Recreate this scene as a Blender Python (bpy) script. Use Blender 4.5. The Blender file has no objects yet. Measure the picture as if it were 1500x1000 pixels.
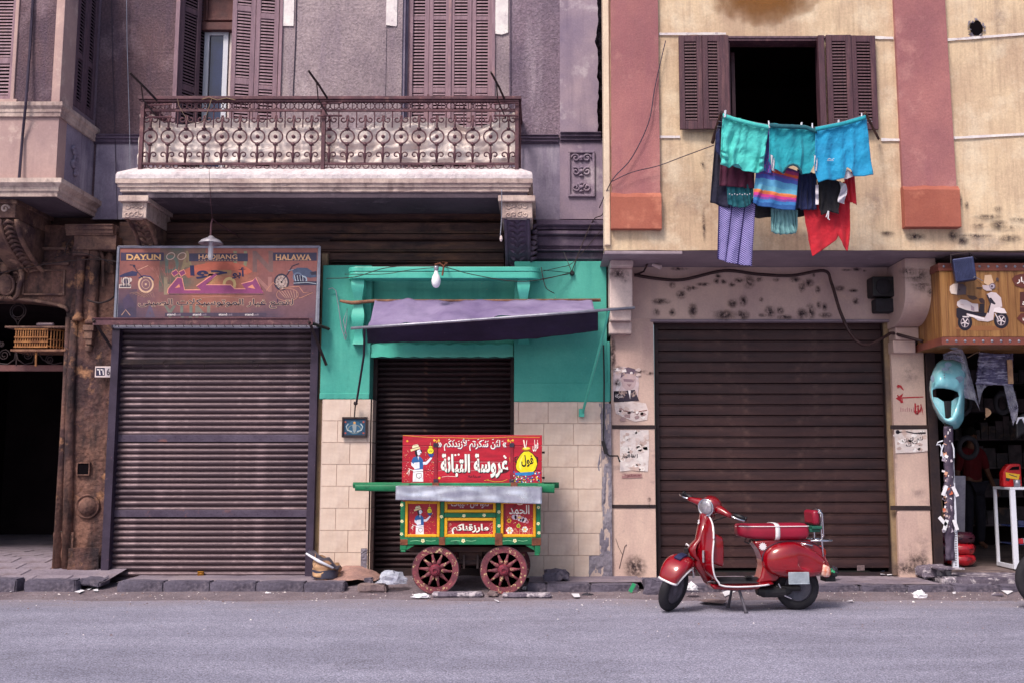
import bpy, bmesh, math, random
from mathutils import Vector, Matrix, noise
random.seed(7)
S = bpy.context.scene
COL = S.collection
# ------------------------------------------------------------------ camera
PITCH = math.radians(6.65); VPX = 796.0; FPX = 1500.0; CH = 1.43
cam = bpy.data.cameras.new('camera'); cam_o = bpy.data.objects.new('camera', cam); COL.objects.link(cam_o)
cam.sensor_width = 36; cam.lens = 36; cam.clip_end = 500; cam.clip_start = 0.05
cam.shift_x = -(VPX - 750) / 1500.0
cam_o.location = (0, 0, CH); cam_o.rotation_euler = (math.pi / 2 + PITCH, 0, 0)
S.camera = cam_o
# ------------------------------------------------------------------ light
SUN_EL = math.radians(52); SUN_AZ = math.radians(-32)      # from behind the camera, to its left
w = bpy.data.worlds.new('World'); S.world = w; w.use_nodes = True
nt = w.node_tree; bg = nt.nodes['Background']
sky = nt.nodes.new('ShaderNodeTexSky'); sky.sky_type = 'NISHITA'; sky.sun_disc = False
sky.sun_elevation = SUN_EL; sky.sun_rotation = math.radians(180) + SUN_AZ * -1
sky.dust_density = 4.0; sky.air_density = 1.0; sky.ozone_density = 1.0
nt.links.new(sky.outputs[0], bg.inputs[0]); bg.inputs[1].default_value = 0.092
sl = bpy.data.lights.new('sun', 'SUN'); sl.energy = 1.7; sl.angle = math.radians(15); sl.color = (1.0, 0.90, 0.82)
so = bpy.data.objects.new('sun', sl); COL.objects.link(so)
d = Vector((-math.sin(-SUN_AZ) * math.cos(SUN_EL), -math.cos(SUN_AZ) * math.cos(SUN_EL), math.sin(SUN_EL)))
so.rotation_euler = d.to_track_quat('Z', 'Y').to_euler(); so.location = (-4, -6, 12)
vs = S.view_settings; vs.view_transform = 'Standard'; vs.look = 'None'; vs.gamma = 1; vs.exposure = 0.80
try: vs.use_curve_mapping = False
except Exception: pass
S.cycles.max_bounces = 6
# ------------------------------------------------------------------ measuring helpers: photograph pixel + distance -> metres
CP, SP = math.cos(PITCH), math.sin(PITCH)
def P(px, py, Y):
    cx, cy = (px - VPX) / FPX, (500 - py) / FPX
    t = Y / (CP - cy * SP)
    return Vector((cx * t, Y, CH + (SP + cy * CP) * t))
def X(px, Y, py=500): return P(px, py, Y).x
def Z(py, Y): return P(796, py, Y).z
def G(px, py, z=0.0):
    cx, cy = (px - VPX) / FPX, (500 - py) / FPX
    t = (z - CH) / (SP + cy * CP)
    return Vector((cx * t, (CP - cy * SP) * t, z))
def crop(ox, oy, s): return lambda x, y: (ox + x / s, oy + y / s)
# ------------------------------------------------------------------ materials
def lin(h):
    r = [int(h[i:i + 2], 16) / 255 for i in (0, 2, 4)]
    return tuple(c / 12.92 if c <= .04045 else ((c + .055) / 1.055) ** 2.4 for c in r) + (1,)
MATS = {}
def mat(name, col, col2=None, rough=.85, metal=0.0, s1=1.2, c1=(.35, .65), fine=.12, sfine=45, bump=.25, sb=60, bd=.01,
        streak=None, ss=(7, 7, .5), sc=(.5, .75), sa=.6, stain=None, st=2.5, stc=(.56, .66), sta=.8, coat=0, spec=.4,
        stretch=None, trans=0, alpha=1, attr=False, emit=None, sheen=0, rand=0.0, sb2=0, bump2=0, world=False, grain=0):
    if name in MATS: return MATS[name]
    m = bpy.data.materials.new(name); m.use_nodes = True; MATS[name] = m
    t = m.node_tree; N = t.nodes; L = t.links; b = N['Principled BSDF']
    tc = N.new('ShaderNodeTexCoord')
    if world: geo = N.new('ShaderNodeNewGeometry')
    SRC = geo.outputs['Position'] if world else tc.outputs['Object']
    def nz(scale, det=6, vec=None, rg=.6):
        n = N.new('ShaderNodeTexNoise'); n.inputs['Scale'].default_value = scale; n.inputs['Detail'].default_value = det
        n.inputs['Roughness'].default_value = rg; L.new(vec or SRC, n.inputs['Vector']); return n.outputs['Fac']
    def mp(sc):
        q = N.new('ShaderNodeMapping'); q.inputs['Scale'].default_value = sc; L.new(SRC, q.inputs['Vector']); return q.outputs[0]
    def rng(fac, a, b_, lo=0, hi=1):
        r = N.new('ShaderNodeMapRange'); r.inputs[1].default_value = a; r.inputs[2].default_value = b_
        r.inputs[3].default_value = lo; r.inputs[4].default_value = hi; L.new(fac, r.inputs[0]); return r.outputs[0]
    def mix(fac, a, c, mode='MIX'):
        x = N.new('ShaderNodeMix'); x.data_type = 'RGBA'; x.blend_type = mode
        if hasattr(fac, 'node'): L.new(fac, x.inputs[0])
        else: x.inputs[0].default_value = fac
        for s, i in ((a, 6), (c, 7)):
            if hasattr(s, 'node'): L.new(s, x.inputs[i])
            else: x.inputs[i].default_value = s
        return x.outputs[2]
    vec = mp(stretch) if stretch else SRC
    c = lin(col)
    if attr:
        a = N.new('ShaderNodeVertexColor'); a.layer_name = 'Col'; c = a.outputs[0]
    if col2: c = mix(rng(nz(s1, 5, vec), *c1), c, lin(col2))
    if streak: c = mix(rng(nz(1, 5, mp(ss)), sc[0], sc[1], 0, sa), c, lin(streak))
    if stain: c = mix(rng(nz(st, 8, None, .68), stc[0], stc[1], 0, sta), c, lin(stain))
    if fine:
        f = rng(nz(sfine, 3, vec), .3, .7, 1 - fine, 1 + fine)
        g = N.new('ShaderNodeCombineColor'); [L.new(f, g.inputs[i]) for i in range(3)]
        c = mix(1.0, c, g.outputs[0], 'MULTIPLY')
    if grain:
        vo = N.new('ShaderNodeTexVoronoi'); vo.inputs['Scale'].default_value = grain; L.new(SRC, vo.inputs['Vector']); sp_ = N.new('ShaderNodeSeparateColor'); L.new(vo.outputs['Color'], sp_.inputs[0])
        f = rng(sp_.outputs[0], 0, 1, .62, 1.38); g = N.new('ShaderNodeCombineColor'); [L.new(f, g.inputs[i]) for i in range(3)]; c = mix(1.0, c, g.outputs[0], 'MULTIPLY')
    if rand:
        oi = N.new('ShaderNodeObjectInfo'); f = rng(oi.outputs['Random'], 0, 1, 1 - rand, 1 + rand * .6)
        g = N.new('ShaderNodeCombineColor'); [L.new(f, g.inputs[i]) for i in range(3)]
        c = mix(1.0, c, g.outputs[0], 'MULTIPLY')
    if hasattr(c, 'node'): L.new(c, b.inputs['Base Color'])
    else: b.inputs['Base Color'].default_value = c
    L.new(rng(nz(9, 4), .3, .7, max(rough - .08, 0), min(rough + .08, 1)), b.inputs['Roughness'])
    b.inputs['Metallic'].default_value = metal; b.inputs['Specular IOR Level'].default_value = spec
    b.inputs['Coat Weight'].default_value = coat; b.inputs['Coat Roughness'].default_value = .08
    b.inputs['Transmission Weight'].default_value = trans; b.inputs['Alpha'].default_value = alpha
    if sheen: b.inputs['Sheen Weight'].default_value = sheen
    if bump:
        bn = N.new('ShaderNodeBump'); bn.inputs['Strength'].default_value = bump; bn.inputs['Distance'].default_value = bd
        L.new(nz(sb, 5, vec), bn.inputs['Height']); last = bn
        if bump2:
            b2 = N.new('ShaderNodeBump'); b2.inputs['Strength'].default_value = bump2; b2.inputs['Distance'].default_value = .05
            L.new(nz(sb2, 6), b2.inputs['Height']); L.new(last.outputs[0], b2.inputs['Normal']); last = b2
        L.new(last.outputs[0], b.inputs['Normal'])
    if emit: b.inputs['Emission Color'].default_value = lin(emit[0]); b.inputs['Emission Strength'].default_value = emit[1]
    return m
M = {}
def dm(k, *a, **kw): M[k] = mat(k, *a, **kw)
# plasters
dm('stucco_brown', '6e555a', '524250', s1=.9, fine=.30, sfine=38, bump=.9, sb=38, bd=.02, streak='54455a', sa=.55, stain='a58d96', st=1.6, stc=(.55, .7), sta=.4)
dm('stucco_light', 'ab9a9e', '85767f', s1=.8, fine=.28, sfine=40, bump=.8, sb=40, bd=.018, streak='76677a', sa=.5, stain='cdbfc8', st=1.5, stc=(.54, .7), sta=.55)
dm('stucco_mid', '857280', '685a6c', s1=.8, fine=.28, sfine=40, bump=.9, sb=40, bd=.02, streak='b9a9b4', ss=(3, 3, .4), sc=(.55, .75), sa=.6, stain='5c4d60', st=2, sta=.4)
dm('plaster_smooth', 'a8949f', '83748a', s1=1.3, fine=.08, streak='6a5c72', sa=.6, stain='cfc3c9', st=3, sta=.5, bump=.3, sb=20)
dm('plaster_pink', 'c9a9a0', 'a68a89', s1=1.0, fine=.06, streak='93797c', sa=.45, stain='e2cdc0', st=2.2, sta=.5, bump=.25, sb=18)
dm('plaster_grey', '978da0', '746a80', s1=2.2, fine=.10, streak='cfc8d2', ss=(6, 6, .8), sa=.6, stain='6b6178', st=3, sta=.5, bump=.3, sb=18)
dm('moulding_pale', 'd2bdb2', 'a48d89', s1=2.5, fine=.14, sfine=30, streak='6d5657', ss=(9, 9, 1.2), sa=.65, stain='5d484c', st=4, stc=(.58, .7), sta=.7, bump=.5, sb=30)
dm('slab_white', 'e6dcdc', 'c5b8bd', s1=2.5, fine=.14, sfine=25, streak='9a8c93', ss=(7, 7, 1), sa=.4, stain='7b6d75', st=4, stc=(.62, .7), sta=.5, bump=.8, sb=14, bd=.02)
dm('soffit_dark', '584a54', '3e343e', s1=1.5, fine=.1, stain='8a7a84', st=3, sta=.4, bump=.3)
dm('frieze_brown', '5a3f39', '302226', s1=1.4, fine=.2, stretch=(1, 4, 7), streak='8c6248', ss=(2, 5, 9), sc=(.55, .75), sa=.4, stain='22191e', st=3, sta=.6, bump=.6, sb=10)
dm('frieze_purple', '64556a', '483c50', s1=2, fine=.14, stain='8d7d8a', st=3, sta=.4, streak='3b3040', sa=.5, bump=.5, sb=20)
dm('stone_brown', '7e5a4e', '452f33', s1=1.7, c1=(.4, .6), fine=.25, sfine=30, streak='1f161c', ss=(4, 4, 1.4), sc=(.46, .62), sa=.85, stain='b98663', st=3.4, stc=(.56, .68), sta=.75, bump=.9, sb=24, bd=.02, bump2=.5, sb2=7)
dm('stone_carved', '846456', '4a3437', s1=4, fine=.2, streak='33262b', ss=(8, 8, 3), sa=.7, stain='b8937c', st=5, sta=.5, bump=.6, sb=30)
dm('yellow_plaster', 'd9c0a0', 'b99c84', s1=1.1, c1=(.35, .7), fine=.09, streak='94796a', ss=(20, 20, 1.5), sc=(.46, .78), sa=.55, stain='e8d8be', st=2.4, stc=(.5, .68), sta=.6, bump=.35, sb=12, bd=.012, bump2=.25, sb2=3)
dm('pink_plaster', 'ac7270', '946064', s1=1.3, fine=.12, sfine=60, streak='955c66', ss=(5, 5, .6), sa=.5, stain='c8938c', st=2.2, sta=.4, bump=.5, sb=55)
dm('orange_plaster', 'ac6654', '9a5648', s1=2, fine=.08, streak='944f45', sa=.4, stain='d78f74', st=3, sta=.4, bump=.4, sb=50)
dm('cream_edge', 'ecd9c0', 'd7bfa8', s1=2, fine=.08, streak='a88f86', sa=.5, bump=.3)
dm('lilac_plaster', 'd2b6aa', 'b79c98', s1=1.2, fine=.05, streak='9a848e', sa=.3, stain='cfae9d', st=1.5, sta=.5, bump=.2, sb=12)
dm('soffit_lilac', '9a8a92', '7c6e7a', s1=1.0, fine=.05, stain='b8a9b3', st=1.5, sta=.4, bump=.2)
dm('pillar_cream', 'd8bcae', 'c2a49b', s1=1.4, fine=.08, streak='9f8284', ss=(4, 4, .8), sa=.45, stain='8b7178', st=3.6, stc=(.6, .72), sta=.6, bump=.25, sb=30)
dm('pillar_stage', 'e0ccc6', 'b59d9b', s1=3, fine=.08, stain='40333a', st=2.6, stc=(.58, .68), sta=.8, bump=.4, sb=20)
dm('green_plaster', '5ab8a6', '439f92', s1=1.1, fine=.05, streak='2a7f7a', ss=(4, 4, .7), sc=(.5, .75), sa=.6, stain='b9b3a0', st=4.5, stc=(.675, .69), sta=.75, bump=.3, sb=9, bd=.012, bump2=.15, sb2=3)
dm('green_gloss', '58c4b0', '46b3a0', s1=2, fine=.04, rough=.35, spec=.5, stain='2c8c79', st=4, stc=(.6, .7), sta=.4, bump=.12, sb=12)
dm('ochre_strip', 'a08765', '6d5a52', s1=2, fine=.1, streak='3a2f36', ss=(9, 9, .7), sa=.6, bump=.3)
dm('mortar_grey', '8d8792', '6f6878', s1=3, fine=.2, sfine=30, stain='a79ea8', st=5, sta=.5, bump=.8, sb=25, bd=.02)
dm('tile_ceramic', 'e0cdbf', 'cfb7a8', s1=3.5, fine=.05, sfine=25, rough=.38, spec=.5, stain='b9957f', st=4, stc=(.55, .72), sta=.4, streak='c0a9a6', sa=.3, bump=.08, sb=15, rand=.06)
dm('tile_joint', 'bda9a2', rough=.9)
dm('crack_dark', '2a2128', '55454c', s1=9, fine=.3, bump=1, sb=18, bd=.03)
dm('white_paint', 'efe9e6', 'd8cdd0', s1=6, fine=.06, stain='a08c98', st=8, stc=(.56, .66), sta=.7, bump=.4, sb=30)
# metal, wood
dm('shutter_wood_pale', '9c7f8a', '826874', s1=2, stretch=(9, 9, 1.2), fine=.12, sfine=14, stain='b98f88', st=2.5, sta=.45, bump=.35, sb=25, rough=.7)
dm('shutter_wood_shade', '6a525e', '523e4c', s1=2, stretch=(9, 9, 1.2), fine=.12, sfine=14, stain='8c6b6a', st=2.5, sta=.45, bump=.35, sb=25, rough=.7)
dm('shutter_wood_dark', '5a3943', '3e2632', s1=2, stretch=(9, 9, 1.0), fine=.15, sfine=14, streak='8a5f5f', ss=(14, 14, 1), sa=.5, bump=.35, sb=25, rough=.55)
dm('roller_grey', '786468', '544650', s1=.8, stretch=(1, 1, 2.5), fine=.14, sfine=14, streak='453842', ss=(1.2, 1.2, 9), sc=(.42, .66), sa=.8, stain='9c868c', st=2.6, stc=(.55, .72), sta=.6, rough=.5, metal=.3, bump=.3, sb=18, rand=.07)
dm('roller_bar', '5f5466', '4a3e50', s1=3, fine=.12, stain='8f5f58', st=5, stc=(.6, .7), sta=.7, rough=.5, metal=.4, bump=.2, rand=.05)
dm('roller_black', '3c282c', '261a20', s1=2, stretch=(1, 1, 6), fine=.2, sfine=18, stain='6e4c42', st=7, stc=(.58, .7), sta=.6, rough=.6, metal=.2, bump=.6, sb=14, rand=.12)
dm('roller_maroon', '49302f', '342226', s1=1.5, stretch=(1, 1, 6), fine=.16, sfine=14, stain='70544e', st=5, stc=(.55, .75), sta=.5, streak='241619', ss=(1.5, 1.5, 14), sc=(.52, .7), sa=.6, rough=.5, metal=.2, bump=.3, sb=20, rand=.07)
dm('steel_purple', '463b4e', '33293a', s1=3, fine=.1, stain='a8707a', st=9, stc=(.66, .7), sta=.8, rough=.55, metal=.3, bump=.2)
dm('iron_dark', '2e252b', '40302f', s1=5, fine=.15, rough=.6, metal=.3, bump=.2)
dm('iron_maroon', '68444c', '4a303a', s1=5, fine=.15, stain='99706c', st=8, sta=.5, rough=.6, metal=.2, bump=.25, sb=40)
dm('rusty', '8c5138', '5a3328', s1=8, fine=.2, rough=.85, bump=.4)
dm('galvanised', 'a9a8b4', '8b8a98', s1=6, fine=.08, rough=.4, metal=.6, bump=.1)
dm('chrome', 'd8d8de', rough=.14, metal=1.0, fine=0, bump=0)
dm('black_rubber', '1d1b21', '2a272e', s1=6, fine=.12, rough=.8, bump=.4, sb=60)
dm('black_plastic', '1d1b20', rough=.5, bump=.1)
dm('void_black', '100c10', rough=1, bump=0, fine=0, spec=.05)
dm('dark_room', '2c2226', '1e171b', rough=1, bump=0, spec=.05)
dm('door_brown', '6e4543', '4f3236', s1=3, fine=.12, rough=.7)
dm('pvc_white', 'd9dbe8', rough=.35, bump=0, fine=.03)
dm('pvc_cream', 'd9c6c4', rough=.4, bump=0, fine=.03)
dm('glass_blue', '27315c', '1b2145', s1=1.5, rough=.12, spec=.6, fine=.04, bump=0)
# ground
dm('asphalt', '9694a8', '7c7a8c', s1=.5, c1=(.3, .7), grain=90, fine=.6, sfine=85, rough=.8, streak='a3a0b4', ss=(.35, 2.2, 1), sc=(.45, .7), sa=.55, stain='64626f', st=1.1, stc=(.55, .72), sta=.5, bump=.8, sb=110, bd=.012, bump2=.3, sb2=5)
def dusty_margin(m, hexc, lo, hi):
    # dust swept against the kerb: pale brown film whose edge wanders with noise
    t = m.node_tree; N = t.nodes; L = t.links; b = N['Principled BSDF']; src = b.inputs['Base Color'].links[0].from_socket
    g = N.new('ShaderNodeNewGeometry'); sx = N.new('ShaderNodeSeparateXYZ'); L.new(g.outputs['Position'], sx.inputs[0])
    mp = N.new('ShaderNodeMapping'); mp.inputs['Scale'].default_value = (.7, 1.6, 1); L.new(g.outputs['Position'], mp.inputs[0])
    n = N.new('ShaderNodeTexNoise'); n.inputs['Scale'].default_value = 1.6; n.inputs['Detail'].default_value = 9; n.inputs['Roughness'].default_value = .75; L.new(mp.outputs[0], n.inputs[0])
    a = N.new('ShaderNodeMath'); a.operation = 'MULTIPLY_ADD'; L.new(n.outputs[0], a.inputs[0]); a.inputs[1].default_value = 2.2; L.new(sx.outputs['Y'], a.inputs[2])
    r = N.new('ShaderNodeMapRange'); r.inputs[1].default_value = lo; r.inputs[2].default_value = hi; r.inputs[3].default_value = 0; r.inputs[4].default_value = .8; L.new(a.outputs[0], r.inputs[0])
    x = N.new('ShaderNodeMix'); x.data_type = 'RGBA'; L.new(r.outputs[0], x.inputs[0]); L.new(src, x.inputs[6]); x.inputs[7].default_value = lin(hexc); L.new(x.outputs[2], b.inputs['Base Color'])
dusty_margin(M['asphalt'], '92858c', 11.3, 12.2)
dm('dirt', '857981', '6c5f68', s1=1.8, fine=.35, sfine=50, stain='8f8087', st=6, stc=(.52, .62), sta=.6, streak='4a3d44', ss=(3, 3, 3), sa=.5, bump=.9, sb=40, bd=.02)
dm('pavement_grey', '948894', '776c7a', s1=1.6, fine=.2, sfine=40, stain='57484f', st=3, sta=.6, streak='9d8a86', ss=(2, 2, 2), sa=.5, bump=.6, sb=35, rand=.05)
dm('kerb_dark', '6a6374', '4b4554', s1=3.5, fine=.2, sfine=35, stain='8a7f8a', st=4.5, stc=(.55, .7), sta=.7, bump=.8, sb=22, bd=.02, rand=.1)
dm('step_worn', '7c7281', '5c5363', s1=5, fine=.2, stain='d6ccd3', st=9, stc=(.52, .6), sta=.8, bump=.7, sb=18, bd=.02)
dm('stone_warm', '8e7a78', '6a5960', s1=4, fine=.2, stain='b5a19b', st=8, sta=.5, bump=.8, sb=20, bd=.02)
dm('print', 'ffffff', attr=True, rough=.5, fine=.12, sfine=20, col2=None, stain='3a3040', st=3, stc=(.45, .75), sta=.28, bump=.05)
dm('print_clean', 'ffffff', attr=True, rough=.38, fine=.05, sfine=12, stain='ffffff', st=1, stc=(.9, 1), sta=.1, bump=.03)
dm('print_paint', 'ffffff', attr=True, rough=.42, fine=.14, sfine=16, stain='4a2428', st=9, stc=(.62, .70), sta=.6, bump=.35, sb=14)
dm('print_paper', 'ffffff', attr=True, rough=.9, fine=.10, sfine=14, stain='c6aaa0', st=9, stc=(.55, .62), sta=.8, bump=.3)
# ------------------------------------------------------------------ mesh helpers
class MB:
    def __init__(s): s.v = []; s.f = []; s.m = []; s.T = None; s.cur = 0
    def add(s, vs_, fs, m=None):
        k = len(s.v); T = s.T
        s.v += [tuple(T @ Vector(v)) if T else tuple(v) for v in vs_]
        s.f += [tuple(i + k for i in f) for f in fs]; s.m += [s.cur if m is None else m] * len(fs); return s
    def box(s, x0, y0, z0, x1, y1, z1, m=None):
        if x0 > x1: x0, x1 = x1, x0
        if y0 > y1: y0, y1 = y1, y0
        if z0 > z1: z0, z1 = z1, z0
        return s.add([(x0, y0, z0), (x1, y0, z0), (x1, y1, z0), (x0, y1, z0), (x0, y0, z1), (x1, y0, z1), (x1, y1, z1), (x0, y1, z1)],
                     [(0, 3, 2, 1), (4, 5, 6, 7), (0, 1, 5, 4), (1, 2, 6, 5), (2, 3, 7, 6), (3, 0, 4, 7)], m)
    def bpx(s, x0, y0, x1, y1, Y, dep=.1, m=None):
        """box whose front face covers a pixel rectangle at distance Y"""
        ym = (y0 + y1) / 2
        return s.box(X(x0, Y, ym), Y, Z(y1, Y), X(x1, Y, ym), Y + dep, Z(y0, Y), m)
    def prism(s, pts, a, b, axis='y', m=None):
        """extrude a 2D outline; axis y: pts are (x,z); axis x: pts are (y,z); axis z: (x,y)"""
        n = len(pts)
        def q(p, t): return {'y': (p[0], t, p[1]), 'x': (t, p[0], p[1]), 'z': (p[0], p[1], t)}[axis]
        vs_ = [q(p, a) for p in pts] + [q(p, b) for p in pts]
        fs = [tuple(range(n))[::-1], tuple(range(n, 2 * n))] + [(i, (i + 1) % n, (i + 1) % n + n, i + n) for i in range(n)]
        return s.add(vs_, fs, m)
    def tube(s, pts, r, n=8, m=None, closed=False, cap=True):
        pts = [Vector(p) for p in pts]; k = len(pts); rr = r if isinstance(r, (list, tuple)) else [r] * k
        vs_ = []; up = Vector((0.13, 0.27, 1)).normalized()
        for i, p in enumerate(pts):
            if closed: t = pts[(i + 1) % k] - pts[i - 1]
            else: t = pts[min(i + 1, k - 1)] - pts[max(i - 1, 0)]
            t = t.normalized() if t.length > 1e-9 else Vector((0, 0, 1))
            a = t.cross(up)
            if a.length < 1e-3: a = t.cross(Vector((1, 0, 0)))
            a.normalize(); b = t.cross(a)
            vs_ += [p + (a * math.cos(2 * math.pi * j / n) + b * math.sin(2 * math.pi * j / n)) * rr[i] for j in range(n)]
        fs = []
        for i in range(k if closed else k - 1):
            o1 = i * n; o2 = ((i + 1) % k) * n
            fs += [(o1 + j, o1 + (j + 1) % n, o2 + (j + 1) % n, o2 + j) for j in range(n)]
        if not closed and cap: fs += [tuple(range(n))[::-1], tuple(range((k - 1) * n, k * n))]
        return s.add(vs_, fs, m)
    def lathe(s, prof, c, axis=(0, 0, 1), n=24, m=None):
        """prof = (radius, distance along axis)"""
        ax = Vector(axis).normalized(); q = ax.to_track_quat('Z', 'Y').to_matrix(); c = Vector(c); vs_ = []
        for r, h in prof: vs_ += [c + q @ Vector((r * math.cos(2 * math.pi * j / n), r * math.sin(2 * math.pi * j / n), h)) for j in range(n)]
        fs = []
        for i in range(len(prof) - 1): fs += [(i * n + j, i * n + (j + 1) % n, (i + 1) * n + (j + 1) % n, (i + 1) * n + j) for j in range(n)]
        if prof[0][0] > 1e-6: fs.append(tuple(range(n))[::-1])
        if prof[-1][0] > 1e-6: fs.append(tuple(range((len(prof) - 1) * n, len(prof) * n)))
        return s.add(vs_, fs, m)
    def grid(s, fn, nu, nv, m=None, wrap=False):
        vs_ = [fn(i / nu, j / nv) for j in range(nv + 1) for i in range(nu + (0 if wrap else 1))]
        w_ = nu if wrap else nu + 1; fs = []
        for j in range(nv):
            for i in range(nu):
                a = j * w_ + i; b = j * w_ + (i + 1) % w_
                fs.append((a, b, b + w_, a + w_))
        return s.add(vs_, fs, m)
    def loft(s, secs, n=24, e=2.5, m=None, cap=True):
        """sections (x, yc, zc, half y, half z): superellipse rings along x"""
        vs_ = []
        for (x, yc, zc, hy, hz) in secs:
            for j in range(n):
                a = 2 * math.pi * j / n; c_, s_ = math.cos(a), math.sin(a)
                vs_.append((x, yc + hy * math.copysign(abs(c_) ** (2 / e), c_), zc + hz * math.copysign(abs(s_) ** (2 / e), s_)))
        fs = [(i * n + j, i * n + (j + 1) % n, (i + 1) * n + (j + 1) % n, (i + 1) * n + j) for i in range(len(secs) - 1) for j in range(n)]
        if cap: fs += [tuple(range(n))[::-1], tuple(range((len(secs) - 1) * n, len(secs) * n))]
        return s.add(vs_, fs, m)
    def each(s, name, m, parent=None, **k):
        """build every loose piece as an object of its own"""
        par = list(range(len(s.v)))
        def fd(i):
            while par[i] != i: par[i] = par[par[i]]; i = par[i]
            return i
        for f in s.f:
            for i in f[1:]: par[fd(i)] = fd(f[0])
        grp = {}
        for f, mi in zip(s.f, s.m): grp.setdefault(fd(f[0]), []).append((f, mi))
        for fs in grp.values():
            idx = sorted({i for f, _ in fs for i in f}); mp_ = {j: n for n, j in enumerate(idx)}
            q = MB(); q.v = [s.v[i] for i in idx]; q.f = [tuple(mp_[i] for i in f) for f, _ in fs]; q.m = [mi for _, mi in fs]; o = q.build(name, m, parent, **k)
        return o
    def mesh(s, name, mats, smooth=False):
        me = bpy.data.meshes.new(name); me.from_pydata(s.v, [], s.f)
        for mm in (mats if isinstance(mats, (list, tuple)) else [mats]): me.materials.append(mm)
        me.polygons.foreach_set('material_index', s.m)
        bm = bmesh.new(); bm.from_mesh(me); bmesh.ops.recalc_face_normals(bm, faces=bm.faces); bm.to_mesh(me); bm.free()
        if smooth is True: me.polygons.foreach_set('use_smooth', [True] * len(me.polygons))
        return me
    def build(s, name, mats, parent=None, smooth=False, bevel=0, loc=None, auto=None, solid=0, sub=0):
        me = s.mesh(name, mats, smooth)
        return obj(name, me, parent, bevel, loc, auto, solid, sub)
def obj(name, me, parent=None, bevel=0, loc=None, auto=None, solid=0, sub=0):
    o = bpy.data.objects.new(name, me); COL.objects.link(o)
    if parent is not None:
        o.parent = parent
        if loc is None and not parent.get('_local'): o.location = -wloc(parent)
    if loc is not None: o.location = loc
    if sub: q = o.modifiers.new('s', 'SUBSURF'); q.levels = q.render_levels = sub
    if solid: q = o.modifiers.new('t', 'SOLIDIFY'); q.thickness = solid; q.offset = 0
    if bevel: q = o.modifiers.new('b', 'BEVEL'); q.width = bevel; q.segments = 2; q.limit_method = 'ANGLE'; q.angle_limit = math.radians(40)
    if auto: smooth_by_angle(me, auto)
    return o
def smooth_by_angle(me, deg):
    bm = bmesh.new(); bm.from_mesh(me)
    for f in bm.faces: f.smooth = True
    for e in bm.edges:
        if len(e.link_faces) == 2 and e.calc_face_angle(0) > math.radians(deg): e.smooth = False
    bm.to_mesh(me); bm.free()
def wloc(o):
    p = Vector(o.location)
    while o.parent: o = o.parent; p += Vector(o.location)
    return p
def tag(o, label=None, cat=None, group=None, kind=None):
    if label: o['label'] = label
    if cat: o['category'] = cat
    if group: o['group'] = group
    if kind: o['kind'] = kind
    return o
def thing(name, label, cat, loc, rz=0, group=None, local=False):
    o = bpy.data.objects.new(name, None); COL.objects.link(o); o.location = loc; o.rotation_euler = (0, 0, rz); o.empty_display_size = .1
    if local: o['_local'] = 1
    return tag(o, label, cat, group)
def inst(name, me, parent, loc, rot=None, scale=None, label=None):
    o = bpy.data.objects.new(name, me); COL.objects.link(o); o.parent = parent
    o.location = Vector(loc) - (Vector((0, 0, 0)) if parent.get('_local') else wloc(parent))
    if rot is not None: o.rotation_euler = rot
    if scale is not None: o.scale = scale
    if label: o['label'] = label
    return o
def structure(name, base=(0, 0, 0)):
    o = bpy.data.objects.new(name, None); COL.objects.link(o); o.location = base; o['kind'] = 'structure'; return o
def arc(cx, cz, r, a0, a1, n, Y):
    return [(cx + r * math.cos(a0 + (a1 - a0) * i / n), Y, cz + r * math.sin(a0 + (a1 - a0) * i / n)) for i in range(n + 1)]
# ------------------------------------------------------------------ Arabic shaping and flat print
AF = {}
for c_, b_, d_ in [('ا', 0xFE8D, 0), ('أ', 0xFE83, 0), ('ب', 0xFE8F, 1), ('ت', 0xFE95, 1), ('ة', 0xFE93, 0), ('ج', 0xFE9D, 1), ('ح', 0xFEA1, 1),
                   ('د', 0xFEA9, 0), ('ر', 0xFEAD, 0), ('ز', 0xFEAF, 0), ('س', 0xFEB1, 1), ('ش', 0xFEB5, 1), ('ص', 0xFEB9, 1), ('ط', 0xFEC1, 1),
                   ('ع', 0xFEC9, 1), ('غ', 0xFECD, 1), ('ف', 0xFED1, 1), ('ق', 0xFED5, 1), ('ك', 0xFED9, 1), ('ل', 0xFEDD, 1), ('م', 0xFEE1, 1),
                   ('ن', 0xFEE5, 1), ('و', 0xFEED, 0), ('ى', 0xFEEF, 0), ('ي', 0xFEF1, 1), ('ئ', 0xFE89, 1)]: AF[c_] = (b_, d_)
def ar(s):
    out = []; i = 0; prev = False; n = len(s)
    while i < n:
        c = s[i]
        if c == 'ل' and i + 1 < n and s[i + 1] in 'اأ':
            out.append(chr({'ا': 0xFEFB, 'أ': 0xFEF7}[s[i + 1]] + (1 if prev else 0))); prev = False; i += 2; continue
        if c in AF:
            b, d2 = AF[c]; nx = i + 1 < n and s[i + 1] in AF
            b += ((3 if prev and nx else 2 if nx else 1 if prev else 0) if d2 else (1 if prev else 0))
            out.append(chr(b)); prev = bool(d2) and nx
        else: out.append(c); prev = False
        i += 1
    return ''.join(reversed(out))
TXT = {}
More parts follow.
